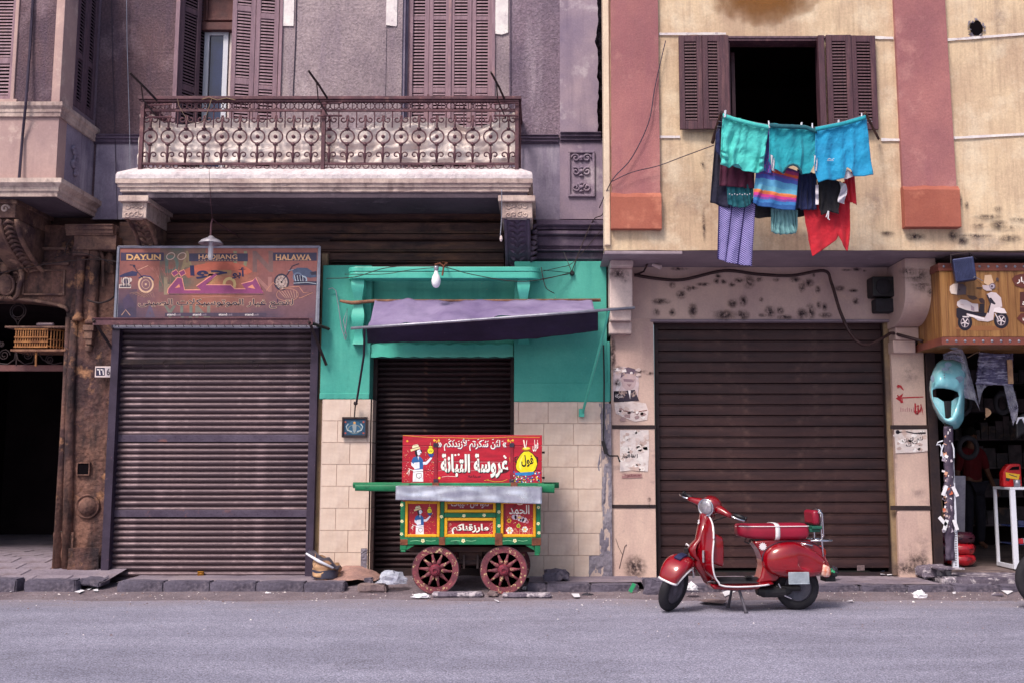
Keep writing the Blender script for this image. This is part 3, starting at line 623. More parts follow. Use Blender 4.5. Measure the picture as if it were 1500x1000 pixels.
# small vent, cord, hairline wires
for (pts, r, m_, lab) in [([(185, -30, 12.40), (186, 60, 12.40), (190, 200, 12.38), (191, 318, 12.3)], .005, 'galvanised', 'thin pale wire hanging down the brown wall nearest the balcony'),
                     ([(163, -30, 12.42), (165, 90, 12.42), (170, 250, 12.4), (172, 322, 12.3)], .004, 'steel_purple', 'thin dark wire on the brown wall close to the bay'),
                     ([(50, -30, 11.48), (44, 70, 11.46), (38, 150, 11.40), (33, 200, 11.47), (28, 262, 11.44)], .016, 'steel_purple', 'thick grey cable clipped down the front of the corner bay'),
                     ([(435, -30, 12.43), (433, 60, 12.43), (429, 145, 12.43)], .007, 'steel_purple', 'thin purple cable on the wall between the two balcony doors'),
                     ([(748, -30, 12.42), (748, 145, 12.42), (748, 200, 12.4)], .005, 'steel_purple', 'thin cable on the wall beside the closed balcony door')]:
    b = MB(); b.tube([P(*p) for p in pts], r, 6); o = b.build('cable', M[m_]); tag(o, lab, 'cable')

# --- BALCONY
bal = thing('balcony', None, None, (0, BF, zdoor)); bal.parent = LB; bal.location = Vector((0, BF, zdoor)) - wloc(LB)
zc0, zc1 = Z(285.5, BF), Z(262, BF); BX0, BX1 = X(169, BF, 265), X(780, BF, 265)
def round3(prof, out, z0, z1, ox0, ox1, Y0, name, m, **k):
    b = MB(); V = []; n = len(prof)
    for (o_, zz) in prof:
        o2 = out * (o_ - 1); z = z0 + (z1 - z0) * zz
        V += [(ox0 - o2, UW, z), (ox0 - o2, Y0 - o2, z)] + [(ox0 - o2 + (ox1 - ox0 + 2 * o2) * i / 60, Y0 - o2 + .004 * noise.noise(Vector((i * .9, z * 30, 0))), z + .005 * noise.noise(Vector((i * .7, z * 9, 4)))) for i in range(1, 60)] + [(ox1 + o2, Y0 - o2, z), (ox1 + o2, UW, z)]
    w_ = 63; fs = [(i * w_ + j, i * w_ + j + 1, (i + 1) * w_ + j + 1, (i + 1) * w_ + j) for i in range(n - 1) for j in range(w_ - 1)]
    b.add(V, fs); return b.build(name, m, bal, **k)
round3([(.0, 0), (.55, 0), (.55, .2), (.72, .26), (.72, .46), (.86, .52), (.86, .68), (1, .74), (1, 1), (.0, 1)], .15, zc0, zc1, BX0, BX1, BF, 'cornice', M['moulding_pale'])
RY = BF + .13; zr0 = Z(243, RY); round3([(1, 0), (1, .25), (.9, .42), (-.4, .92), (-.6, 1), (-3, 1)], .12, zc1 + .002, zr0, BX0, BX1, BF, 'slab_edge', M['slab_white'])
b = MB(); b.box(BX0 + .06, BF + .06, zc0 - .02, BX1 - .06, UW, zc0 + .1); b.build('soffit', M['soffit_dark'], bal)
# brackets
def bracket(xc, wd, lab):
    br = MB(); zt = Z(288, BF + .1)
    br.box(xc - wd / 2, BF + .10, zt - .33 * .78, xc + wd / 2, UW - .05, zt - .07)
    br.box(xc - wd / 2 - .035, BF + .05, zt - .07, xc + wd / 2 + .035, UW - .05, zt)
    o = br.build('bracket', M['moulding_pale'], LB, bevel=.008)
    c_ = MB(); n = 26; W = wd * .86; path = [(BF + .15 + .72 * t + .03 * math.sin(t * 6.28), zt - .25 - .50 * t ** 1.35) for t in [i / n for i in range(n + 1)]]
    prof = path + [(UW, path[-1][1]), (UW, zt - .25)]
    c_.prism(prof, xc - W / 2, xc + W / 2, 'x'); 
    for s_ in (-1, 1): c_.tube([(xc + s_ * W * .43, p[0] - .008, p[1]) for p in path], .022, 6)
    for i in range(2, n - 1, 3):
        for s_ in (-1, 1):
            p, q = path[i], path[min(i + 2, n)]; c_.tube([(xc + s_ * .008, q[0] - .012, q[1]), (xc + s_ * W * .16, (p[0] + q[0]) / 2 - .03, (p[1] + q[1]) / 2), (xc + s_ * W * .3, p[0] - .01, p[1])], [.008, .022, .006], 6)
    c2 = c_.build('scroll', M['frieze_purple'] if xc > -3 else M['stone_carved'], o, loc=(0, 0, 0))
    for k, (dx, dz_) in enumerate([(-.06, .03), (.06, .03), (-.06, -.05), (.06, -.05), (0, -.01)]):
        pass
    d_ = MB()
    for dx in (-.28, -.1, .1, .28):
        for dzz in (-.05, .05): scroll(d_, xc + dx * wd, zt - .165 + dzz, .035, BF + .10, 1.1, .010, 1 if dx > 0 else -1, dx * 9)
    d_.build('carving', M['moulding_pale'], o, loc=(0, 0, 0), smooth=True)
    return o
bracket(X(197, BF + .1, 305), .28, ''); bracket(X(757, BF + .1, 310), .36, '')
# --- railing: every baluster a piece
rail = thing('balcony_railing', None, None, (0, RY, zr0)); rail.parent = LB; rail.location = Vector((0, RY, zr0)) - wloc(LB)
RX0, RX1 = X(205, RY, 200), X(760, RY, 200); zt = Z(145, RY); zm = Z(162.5, RY); zb_ = Z(240.5, RY); H = zm - zb_
b = MB(); b.box(RX0 - .03, RY - .045, zt - .02, RX1 + .03, RY + .045, zt + .018); b.box(RX0, RY - .03, zt - .045, RX1, RY + .03, zt - .02)
for xx in (RX0, RX1): b.box(xx - .025, RY + .046, zt - .045, xx + .025, UW, zt + .015)
b.build('hand_rail', M['iron_maroon'], rail, bevel=.004)
b = MB(); b.box(RX0, RY - .012, zm - .012, RX1, RY + .012, zm + .012); b.build('middle_rail', M['iron_maroon'], rail)
b = MB(); b.box(RX0, RY - .014, zb_ - .012, RX1, RY + .014, zb_ + .014); b.build('bottom_rail', M['iron_maroon'], rail)
for xx in (RX0 + .022, X(474, RY, 200), RX1 - .022):
    b = MB(); b.box(xx - .022, RY - .024, zr0 - .06, xx + .022, RY + .024, zt - .046); b.build('post', M['iron_maroon'], rail, bevel=.003)
bm_ = MB(); r = .082
bm_.tube([(0, 0, 0), (0, 0, H * .40)], .013, 6); bm_.tube([(0, 0, H * .62), (0, 0, H * .84)], .013, 6)
bm_.tube([(r * math.cos(a), 0, H * .51 + r * math.sin(a)) for a in [i * 6.283 / 22 for i in range(22)]], .0095, 6, closed=True)
for z in (H * .36, H * .66): bm_.box(-.024, -.02, z - .008, .024, .02, z + .008)
bm_.lathe([(0, -.02), (.022, -.014), (.022, .014), (0, .02)], (0, 0, H * .51), (0, 1, 0), 10)
for f in (-1, 1):
    for z, q in ((H * .17, 1), (H * .83, -1)):
        pts = []
        for i in range(20):
            a = i / 19 * 5.4; rr = .036 * (1 - .1 * a); pts.append((f * (.050 + rr * math.cos(math.pi + a)), 0, z + q * rr * math.sin(a + math.pi) * -1))
        bm_.tube([(f * .006, 0, z - q * .05 * 1.0)] + pts, .0085, 6)
balu = bm_.mesh('baluster', M['iron_maroon'], True)
picket = MB().tube([(0, 0, H * .68), (0, 0, H)], .008, 6).mesh('picket', M['iron_maroon'])
loopm = MB(); 
for f in (-1, 1): loopm.tube([(f * .02 * 0 + f * .052 * math.cos(a), 0, .0 + .042 * math.sin(a)) for a in [-2.1 + i * .42 for i in range(11)]] if f > 0 else [(-.052 * math.cos(a), 0, .042 * math.sin(a)) for a in [-2.1 + i * .42 for i in range(11)]], .0065, 5)
loopm.box(-.004, -.006, -.055, .004, .006, .055); loopm = loopm.mesh('scroll_loop', M['iron_maroon'], True)
nb = 21; xb = [X(220, RY, 200) + (X(745, RY, 200) - X(220, RY, 200)) * i / (nb - 1) for i in range(nb)]; pit = xb[1] - xb[0]
for i, xx in enumerate(xb):
    inst('baluster', balu, rail, (xx, RY, zb_)); 
    if i < nb - 1: inst('picket', picket, rail, (xx + pit / 2, RY, zb_))
for i in range(2 * nb):
    xx = xb[0] - pit / 4 + i * pit / 2 
    if xx < RX1 - .06: inst('scroll_loop', loopm, rail, (xx, RY, (zm + zt) / 2 - .015))
b = MB()
for i in range(46): b.tube(arc(RX0 + .05 + i * (RX1 - RX0 - .1) / 45, zb_ - .018, .035, math.pi, 2 * math.pi, 6, RY), .006, 5)
o = b.build('scalloped_trim', M['iron_maroon'], rail)
# side rails of the balcony
b = MB()
for xx in (RX0, RX1):
    for z in (zm, zb_): b.box(xx - .01, RY + .02, z - .01, xx + .01, UW, z + .01)
    for k in range(5): b.tube([(xx, RY + .12 + k * .16, zb_), (xx, RY + .12 + k * .16, zt - .04)], .012, 6)
b.each('side_rail', M['iron_maroon'], rail)
# cloth tied behind the railing
def cloth(name, top, bot, Y, m, nu=40, nv=30, fold=.02, freq=9, seed=0, solid=.006, wr=.5, belly=0, yfun=None, parent=None, tilt=0, vfold=True):
    def L_(pts, u):
        k = u * (len(pts) - 1); i = min(int(k), len(pts) - 2); t = k - i; return pts[i][0] + (pts[i + 1][0] - pts[i][0]) * t, pts[i][1] + (pts[i + 1][1] - pts[i][1]) * t
    b = MB()
    def fn(u, v):
        a = L_(top, u); c = L_(bot, u); px_, py_ = a[0] + (c[0] - a[0]) * v, a[1] + (c[1] - a[1]) * v
        y = Y + (yfun(u, v) if yfun else 0)
        q = P(px_, py_, y)
        amp = fold * (.35 + .65 * v if vfold else 1)
        d_ = amp * (math.sin(u * freq * 6.283 + 2.2 * noise.noise(Vector((seed, v * 2, u * 3)))) * .45 + noise.noise(Vector((u * freq * 1.2, v * 1.6, seed))) * .8)
        d_ += fold * wr * .7 * noise.noise(Vector((u * freq * .9 + v * 3, v * freq * .8 - u * 2, seed + 7))) + fold * wr * .16 * noise.noise(Vector((u * 26 + v * 9, v * 9, seed)))
        q.y += d_ - belly * math.sin(v * 3.14); return q
    b.grid(fn, nu, nv)
    return b.build(name, m, parent, smooth=True, solid=solid)
dm('canvas_pale', 'f6ebe6', 'e4d3cc', s1=2.5, fine=.05, stain='c3a9a2', st=3, sta=.5, streak='a58d8c', ss=(2, 2, 9), sc=(.55, .75), sa=.4, bump=.2, sb=40)
o = cloth('balcony_sheet', [(206, 166), (214, 172), (226, 169), (236, 178), (262, 184), (300, 178), (330, 172), (372, 176), (420, 174), (462, 178), (472, 182)],
          [(201, 241), (230, 243), (260, 241), (300, 240), (350, 241), (410, 240), (440, 239), (472, 238)], RY + .03, M['canvas_pale'], 150, 40, .035, 10, 3, wr=1.4, vfold=False, yfun=lambda u, v: .05)
tag(o, 'dirty cream canvas tied behind the balcony ironwork, stretch west of the middle post', 'sheet', 'canvas sheets behind the balcony railing')
o = cloth('balcony_sheet', [(477, 186), (500, 192), (530, 190), (552, 178), (580, 174), (612, 172), (634, 182), (642, 171), (664, 178), (684, 190), (716, 182), (740, 168), (758, 166)],
          [(477, 240), (520, 243), (560, 241), (620, 240), (680, 240), (720, 241), (758, 242)], RY + .03, M['canvas_pale'], 150, 40, .045, 9, 8, wr=1.8, vfold=False, yfun=lambda u, v: .06)
tag(o, 'rumpled cream canvas with sagging torn top edge behind the ironwork, stretch east of the middle post', 'sheet', 'canvas sheets behind the balcony railing')
o['label'] = 'rumpled cream canvas with sagging top edge behind the balcony ironwork, above the white bulb'
bpy.data.objects['balcony_sheet']['label'] = 'smoother cream canvas tied behind the balcony ironwork, above the motorcycle parts sign'
# clothes-line arms
for (a, c, lab) in [((190, 107), (234, 152), 'dark metal clothes line arm leaning out at the bay end of the balcony'),
                    ((452, 104), (483, 150), 'dark metal clothes line arm at the middle post of the balcony'),
                    ((719, 106), (741, 150), 'dark metal clothes line arm at the crumbling pilaster end of the balcony')]:
    t = thing('clothes_line_arm', lab, 'line arm', P(c[0], c[1] + 20, RY), group='clothes line arms on the balcony')
    b = MB(); b.tube([P(a[0], a[1], RY - .42), P((a[0] + c[0]) / 2 + 1, (a[1] + c[1]) / 2, RY - .2), P(c[0], c[1], RY + .02)], .014, 6); b.build('arm', M['iron_dark'], t)
    b = MB(); b.tube([P(a[0] * .62 + c[0] * .38, a[1] * .62 + c[1] * .38, RY - .28), P(a[0] * .55 + c[0] * .45, (a[1] + c[1]) / 2 + 18, RY - .15), P(c[0], c[1] + 24, RY - .02)], .008, 6); b.build('strut', M['iron_dark'], t)
    b = MB(); b.tube([P(c[0] - 18, c[1] + 3, RY - .05), P(c[0] + 18, c[1] + 1, RY - .05)], .010, 6); b.tube([P(c[0] - 18, c[1] + 20, RY - .05), P(c[0] + 18, c[1] + 20, RY - .05)], .012, 6); b.each('cross_bar', M['iron_maroon'], t)
for pts, lab in [([(260, 145), (262, 155), (268, 166), (276, 178), (290, 182), (300, 176), (310, 146)], 'loose yellowish cord looped over the balcony hand rail')]:
    b = MB(); b.tube([P(p[0], p[1], RY - .06) for p in pts], .004, 5); b.tube([P(p[0], p[1], RY - .05) for p in [(296, 146), (306, 143), (318, 147), (332, 144), (345, 147)]], .005, 5); o = b.build('cord', M['ochre_strip']); tag(o, lab, 'cord')

# --- frieze mouldings above the shops
def frieze(x0, x1, rows, m, Y=12.36, name='frieze', amp=.006):
    for (ya, yb, out, mm) in rows:
        b = MB(); X0, X1 = X(x0, Y - out, ya), X(x1, Y - out, ya); za, zb2 = Z(ya, Y - out), Z(yb, Y - out); h_ = za - zb2
        pr = [(Y + .3, zb2 + .001), (Y - out + .03, zb2 + .001), (Y - out + .02, zb2 + h_ * .12), (Y - out, zb2 + h_ * .2), (Y - out, zb2 + h_ * .85), (Y - out + .02, za - .002), (Y + .3, za - .002)]
        V = []; n = 80
        for i in range(n + 1):
            x = X0 + (X1 - X0) * i / n; V += [(x, p[0] + (amp * noise.noise(Vector((x * 4, p[1] * 14, 0))) if p[0] < Y + .2 else 0), p[1] + amp * .5 * noise.noise(Vector((x * 3, p[1] * 9, 7)))) for p in pr]
        k = len(pr); fs = [(i * k + j, i * k + j + 1, (i + 1) * k + j + 1, (i + 1) * k + j) for i in range(n) for j in range(k - 1)] + [tuple(range(k)), tuple(range(n * k, n * k + k))[::-1]]
        b.add(V, fs); lbuild(b, name, M[mm])
frieze(205, 738, [(312, 324, .02, 'frieze_brown'), (325, 341, .10, 'frieze_brown'), (342, 352, .05, 'frieze_brown'), (353, 368, .09, 'frieze_brown'), (369, 384, .03, 'frieze_brown'), (385, 398, -.04, 'frieze_brown')], None)
frieze(786, 886, [(322, 331, .10, 'frieze_purple'), (331.5, 337, .05, 'frieze_purple'), (337.5, 344, .07, 'frieze_purple'), (344.5, 364, .02, 'frieze_purple'), (364.5, 368, .05, 'frieze_purple'), (368.5, 382, -.0, 'frieze_purple')], None)
b = MB()
for k in range(7):
    a = k * .9; b.tube([P(776 + 3 * math.cos(a), 330 + k * 8 + 3 * math.sin(a), 12.2), P(781 + 4 * math.sin(a), 333 + k * 8, 12.15), P(786, 330 + k * 8, 12.22)], [.02, .035, .02], 7)
lbuild(b, 'corbel_scroll', M['frieze_purple'], smooth=True)
# masonry core behind the ground floor frieze and at the far left
b = MB(); b.box(X(168, GW, 350), GW + .12, Z(470, GW), X(480, GW, 350), GW + .6, Z(322, GW)); lbuild(b, 'wall', M['frieze_brown'])
# --- carved brown corner: wall round the arch
YS = 12.3; b = MB(); 
def disp_wall(b, x0, x1, z0, z1, Y, amp, nx, nz, seed, relief=None, m=None, thick=.3):
    def fn(u, v):
        x = x0 + (x1 - x0) * u; z = z0 + (z1 - z0) * v
        d_ = amp * (noise.noise(Vector((x * 2.2, z * 2.2, seed))) + .6 * noise.noise(Vector((x * 7, z * 6, seed + 3))) + .35 * noise.noise(Vector((x * 20, z * 18, seed))))
        if relief: d_ -= relief(x, z)
        return (x, Y + d_, z)
    b.grid(fn, nx, nz, m)
    k = .0
    b.box(x0, Y + .06, z0, x1, Y + thick, z1, m)
zar = [(0, 440), (30, 441), (60, 444), (85, 449), (96, 453), (100, 459)]
jx = X(100, YS, 470); zj = Z(459, YS); ztop = Z(330, YS)
disp_wall(b, jx - .02, X(168, YS, 600), .12, Z(436.5, YS), YS, .02, 70, 170, 1)
disp_wall(b, -9, X(168, YS, 400), Z(437, YS), ztop, YS, .012, 220, 60, 2)
# spandrel between the arch curve and the wall above
pts = [(X(p[0], YS, p[1]), Z(p[1], YS)) for p in zar] + [(X(-60, YS), Z(442, YS)), ][::-1]
pts = [(-9, Z(442, YS))] + [(X(p[0], YS, p[1]), Z(p[1], YS)) for p in zar] + [(jx + .03, zj), (jx + .03, Z(436, YS)), (-9, Z(436, YS))]
b.prism(pts, YS - .004, YS + .3); lbuild(b, 'wall', M['stone_brown'])
# dark passage behind the arch
b = MB(); 
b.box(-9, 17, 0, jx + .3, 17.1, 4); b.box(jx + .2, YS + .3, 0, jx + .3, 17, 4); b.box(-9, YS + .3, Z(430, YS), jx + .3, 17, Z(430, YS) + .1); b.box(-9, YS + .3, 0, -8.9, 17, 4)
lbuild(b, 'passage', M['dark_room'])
# moulding along the arch
b = MB(); b.tube([P(p[0], p[1] - 2, YS - .02) for p in [(-60, 442)] + zar], .022, 6); lbuild(b, 'arch_moulding', M['stone_carved'], smooth=True)
# panel borders and cornice strip
b = MB()
for (x0_, y0_, x1_, y1_) in [(34, 395, 94, 397), (34, 430, 94, 432.5), (92, 395, 94.5, 432), (33, 395, 35, 432)]: b.bpx(x0_, y0_, x1_, y1_, YS - .03, .04)
b.bpx(-60, 384, 100, 388, YS - .05, .1); b.bpx(-60, 362, 100, 366, YS - .04, .1); b.each('panel_moulding', M['stone_carved'], LB, bevel=.006)
# cartouche
b = MB(); q = crop(0, 240, 3.125)
def bl(x, y, rx, rz_, t, Y=YS - .03): p = P(*q(x, y), Y); b.loft([(p.x - rx, Y, p.z, .005, .005), (p.x - rx * .7, Y - t * .4, p.z, t * .7, rz_ * .72), (p.x, Y - t * .5, p.z, t, rz_), (p.x + rx * .7, Y - t * .4, p.z, t * .7, rz_ * .72), (p.x + rx, Y, p.z, .005, .005)], 12, 2)
bl(30, 555, .10, .15, .06); bl(30, 480, .07, .08, .05); 
b.tube([P(*q(x, y), YS - .07) for x, y in [(30 + 34 * math.cos(a), 555 + 44 * math.sin(a)) for a in [i * .35 for i in range(18)]]], .016, 6, closed=True)
for f in (-1, 1):
    b.tube([P(*q(30 + f * x, y), YS - .06) for x, y in [(20, 470), (48, 462), (68, 490), (72, 520), (58, 560), (50, 600), (30, 622), (12, 612)]], [.015, .03, .035, .028, .03, .025, .02, .02], 7)
    b.tube([P(*q(30 + f * x, y), YS - .05) for x, y in [(35, 500), (55, 500), (60, 530), (45, 545)]], .016, 6)
for k in range(5): bl(10 + k * 10, 615, .02, .03, .03)
lbuild(b, 'cartouche', M['stone_carved'], smooth=True)
# bracket below the bay
b = MB(); zt_ = Z(292, BF + .05); xr = X(23, BF + .08, 300); b.box(xr - .5, BF + .08, Z(319, BF + .08), xr, UW, zt_); b.box(xr - .52, BF + .04, zt_ - .05, xr + .03, UW, zt_ + .0); ob = lbuild(b, 'bracket', M['stone_carved'], bevel=.008)
b = MB(); n = 24; path = []
for i in range(n + 1):
    t = i / n; path.append((BF + .12 + .30 * t + .42 * t ** 2.2, Z(320, BF + .08) - .50 * (t ** .8)))
b.prism(path + [(UW, path[-1][1]), (UW, path[0][1])], xr - .38, xr, 'x')
b.tube([(xr - .0, p[0], p[1]) for p in path], .03, 7); b.tube([(xr - .18, p[0] - .01, p[1]) for p in path], .02, 7)
for i in range(1, n, 2): b.tube([(xr - .03, path[i][0] - .01, path[i][1]), (xr - .09, path[i][0] - .04, path[i][1] + .01), (xr - .15, path[i][0] - .01, path[i][1] - .02)], [.01, .026, .012], 6)
b.build('scroll', M['stone_carved'], ob, loc=(0, 0, 0), smooth=True)
b = MB()
for dx in (-.12, .0): scroll(b, xr - .12 + dx, Z(306, BF + .08), .05, BF + .08, 1.2, .014)
b.build('carving', M['moulding_pale'], ob, loc=(0, 0, 0), smooth=True)
# capital block, colonnettes, niche, drop and boss on the brown pier
b = MB(); YP = YS - .05
b.bpx(108, 345, 170, 366, YP - .10, .25); band(b, X(104, YP, 335), X(173, YP, 335), Z(329, YP - .12), Z(345, YP - .12), YP - .1, .07); b.bpx(106, 366, 130, 374, YP - .07, .2)
lbuild(b, 'pier_capital', M['stone_carved'], bevel=.006)
def column(xc, y0, y1, r, name='colonnette'):
    b = MB(); z1_, z0_ = Z(y0, YP), Z(y1, YP); H_ = z1_ - z0_
    b.lathe([(r * 1.5, 0), (r * 1.5, .04), (r * 1.1, .06), (r, .1), (r * .96, H_ * .45), (r * .98, H_ * .7), (r * 1.1, H_ * .72), (r, H_ * .74), (r * 1.2, H_ * .82), (r * 1.05, H_ * .86), (r * 1.55, H_ * .96), (r * 1.6, H_)], (xc, YP + .02, z0_), n=16)
    return lbuild(b, name, M['stone_brown'], smooth=True)
column(X(117, YP, 400), 372, 470, .045); column(X(137, YP, 420), 368, 475, .058)
b = MB(); b.bpx(121, 476, 137, 484, YP - .06, .2); b.bpx(123, 484, 135, 496, YP - .04, .2); b.bpx(125, 496, 134, 504, YP - .025, .2); b.lathe([(0, -.05), (.03, -.03), (.045, .02), (.03, .05)], P(130, 510, YP + .03)); lbuild(b, 'carved_drop', M['stone_carved'], bevel=.006)
b = MB(); c0 = P(159, 372, YP); b.tube([P(152, 420, YP - .02), P(151, 378, YP - .02)] + [(c0.x + .085 * math.cos(a), YP - .02, c0.z + .03 + .085 * math.sin(a)) for a in [3.14 - i * .35 for i in range(9)]], .02, 6)
b.add([P(154, 400, YS - .028), P(166, 400, YS - .028), P(166, 376, YS - .028), P(160, 368, YS - .028), P(154, 376, YS - .028)], [(0, 1, 2, 3, 4)]); lbuild(b, 'niche', M['stone_brown'])
# lower pier: vertical rolls, square hole, round boss, base
b = MB()
b.tube([P(109, 470, YS - .01), P(104, 560, YS - .02), P(101, 690, YS - .03), P(98, 835, YS - .02)], [.045, .05, .055, .06], 9); b.tube([P(100, 465, YS - .0), P(95, 600, YS - .0), P(84, 830, YS - .02)], [.03, .04, .06], 8)
b.each('pier_roll', M['stone_brown'], LB, smooth=True)
b = MB(); c0 = P(128, 741, YS - .03); b.lathe([(.15, 0), (.145, .035), (.13, .05), (.12, .03), (.11, .03), (.10, .06), (.05, .085), (0, .09)], c0 + Vector((0, .03, 0)), (0, -1, 0), 22); lbuild(b, 'round_boss', M['stone_brown'], smooth=True)
b = MB(); p0, p1 = P(113, 694, YS - .04), P(130, 678, YS - .04)
b.box(p0.x - .012, YS - .04, p0.z - .012, p1.x + .012, YS + .0, p0.z); b.box(p0.x - .012, YS - .04, p1.z, p1.x + .012, YS + .0, p1.z + .012); b.box(p0.x - .012, YS - .04, p0.z, p0.x, YS, p1.z); b.box(p1.x, YS - .04, p0.z, p1.x + .012, YS, p1.z)
b.add([(p0.x, YS - .028, p0.z), (p1.x, YS - .028, p0.z), (p1.x, YS - .028, p1.z), (p0.x, YS - .028, p1.z)], [(0, 1, 2, 3)], 1); lbuild(b, 'square_vent', [M['stone_brown'], M['void_black']])
b = MB(); disp_wall(b, X(105, YS, 820), X(150, YS, 820), .1, .42, YS - .10, .03, 20, 14, 9, thick=.2); disp_wall(b, X(79, YS, 820), X(108, YS, 820), .12, .6, YS - .06, .035, 14, 20, 12, thick=.2); b.each('pier_base', M['stone_brown'], LB)
# ================================================================== ROLLER SHUTTERS
def roller(name, x0, x1, ytop, ybot, Y, pitch_px, m, prof, bars=(), barm=None, label=None, parent=None, xref=None, guide=True, bot_bar=None):
    """every slat its own piece; curtain between X0..X1"""
    Z0, Z1 = Z(ybot, Y), Z(ytop, Y); X0, X1 = x0, x1
    t = thing(name, None, None, ((X0 + X1) / 2, Y, Z0)); t.parent = parent; t.location = Vector(((X0 + X1) / 2, Y, Z0)) - wloc(parent)
    if label: t['label'] = label
    p = (Z(ytop, Y) - Z(ytop + pitch_px, Y)); L2 = (X1 - X0) / 2
    def prmesh(h, nm, mm):
        b = MB(); V = []; n = 14; pr = prof(h)
        for i in range(n + 1):
            x = -L2 + 2 * L2 * i / n; wob = .006 * noise.noise(Vector((x * 1.7, 3, h * 50)))
            V += [(x, q[0] + wob, q[1]) for q in pr]
        k = len(pr); b.add(V, [(i * k + j, i * k + j + 1, (i + 1) * k + j + 1, (i + 1) * k + j) for i in range(n) for j in range(k - 1)])
        return b.mesh(nm, mm, prof is corr)
    me = prmesh(p, 'slat', m); z = Z1 - p; k = 0; random.seed(5)
    while z > Z0 - p * .5:
        skip = any(Z(bb[1], Y) - p * .5 < z + p * .5 < Z(bb[0], Y) + p * .0 for bb in bars)
        if not skip: inst('slat', me, t, ((X0 + X1) / 2, Y + random.uniform(-.002, .002), z), (random.uniform(-.03, .03), random.uniform(-.0012, .0012), 0), (random.choice((-1, 1)), 1, 1))
        z -= p
    for bb in bars:
        b = MB(); b.box(X0, Y - .006, Z(bb[1], Y), X1, Y + .03, Z(bb[0], Y))
        zz = Z(bb[1], Y) + .015; 
        for i in range(34): b.lathe([(.006, 0), (.004, .005), (0, .006)], (X0 + .05 + (X1 - X0 - .1) * i / 33, Y - .006, zz + (.02 if i % 2 else Z(bb[0], Y) - zz - .02)), (0, -1, 0), 6)
        b.build('flat_bar', barm or m, t, bevel=.003)
    b = MB(); b.box(X0, Y + .07, Z0, X1, Y + .08, Z1); b.build('backing', M['void_black'], t)
    return t
def corr(h): return [(.030, 0), (.024, h * .08), (.004, h * .22), (-.008, h * .42), (-.009, h * .62), (.002, h * .82), (.026, h * .93), (.030, h)]
def corr_flat(h): return [(.026, 0), (.012, h * .03), (.001, h * .07), (.0, h * .5), (.002, h * .86), (-.005, h * .89), (-.005, h * .95), (.010, h * .965), (.026, h)]
Y1 = 12.27
s1x0, s1x1 = X(160, Y1, 800), X(449, Y1, 800)
roller('roller_shutter', s1x0, s1x1, 480, 849, Y1, 8.25, M['roller_grey'], corr, [(636, 646.5), (746, 756.5)], M['roller_bar'], 'wide grey purple corrugated roller shutter with flat riveted bars', LB)
b = MB()
for (a, c, ww) in ((155, 0, .085), (451, 0, .09)):
    pass
b.box(X(149, Y1 - .06, 840), Y1 - .10, .08, X(159, Y1 - .06, 840) + .012, Y1 + .12, Z(478, Y1)); lbuild(b, 'shutter_post', M['steel_purple'], bevel=.004)
b = MB(); b.box(X(447.5, Y1 - .06, 840), Y1 - .10, .08, X(459, Y1 - .06, 840), Y1 + .12, Z(478, Y1)); lbuild(b, 'shutter_post', M['steel_purple'], bevel=.004)
b = MB(); b.box(X(459.5, Y1 - .02, 840), Y1 - .02, .08, X(468.5, Y1 - .02, 840), Y1 + .12, Z(372, Y1)); lbuild(b, 'ochre_pilaster', M['ochre_strip'], bevel=.006)
b = MB(); b.bpx(163, 470, 467, 481, Y1 - .12, .3); lbuild(b, 'shutter_hood', M['steel_purple'], bevel=.005)
b = MB(); b.tube([P(168, 533, Y1 - .05), P(468, 529, Y1 - .05)], .014, 6); b.box(s1x0, Y1 - .04, Z(532, Y1), s1x1, Y1 - .01, Z(527, Y1))
for x in (195, 209, 300, 353, 395, 433): b.tube([P(x, 531, Y1 - .06), P(x - 1 + x % 3, 541, Y1 - .06)], .004, 4)
for x in (244, 374): b.tube([P(x + 5 * math.cos(a), 532 + 5 * math.sin(a), Y1 - .06) for a in [i * .45 for i in range(11)]], .005, 5)
lbuild(b, 'hook_bar', M['iron_dark'])
b = MB(); b.bpx(289, 836, 298, 848, Y1 - .05, .03); b.box(X(291, Y1 - .05, 843), Y1 - .056, Z(842, Y1), X(296, Y1 - .05, 843), Y1 - .05, Z(838, Y1)); dm('brass', 'a5722c', '7c5120', s1=9, metal=.8, rough=.4)
o = b.build('padlock', M['brass'], bevel=.003); tag(o, 'small brass padlock at the foot of the wide grey roller shutter', 'padlock')

# ================================================================== GREEN SHOPFRONT
GY = 12.16; SY = 12.52        # face of the green wall, plane of the black shutter
sx0, sx1 = X(541, GY, 560), X(753, GY, 560)
b = MB(); gx0, gx1 = X(470, GY, 480), X(889, GY, 480); zg0 = Z(584, GY)
b.box(gx0, GY + .03, zg0, sx0, SY + .1, Z(388, GY)); b.box(sx1, GY, Z(587, GY), gx1, SY + .1, Z(383, GY)); b.box(sx0, GY + .16, Z(520, GY), sx1, SY + .1, Z(405, GY))
def irr(x0, x1, z0, z1, Y, seed, amp=.012, m=None, dep=.03):
    pts = []; n = 26
    for i in range(n + 1): pts.append((x0 + (x1 - x0) * i / n, z0 + amp * noise.noise(Vector((i * .8, seed, 0)))))
    pts += [(x1, z1), (x0, z1)]; return pts
b.prism(irr(sx1, X(893, GY, 560), Z(588, GY), Z(560, GY), GY, 3), GY - .012, GY + .02); b.prism(irr(gx0, sx0, Z(584, GY), Z(575, GY), GY, 9), GY + .012, GY + .05)
b.box(gx1 - .002, GY + .002, Z(587, GY), X(894, GY, 560), GY + .2, Z(500, GY))
lbuild(b, 'painted_wall', M['green_plaster'], bevel=.01)
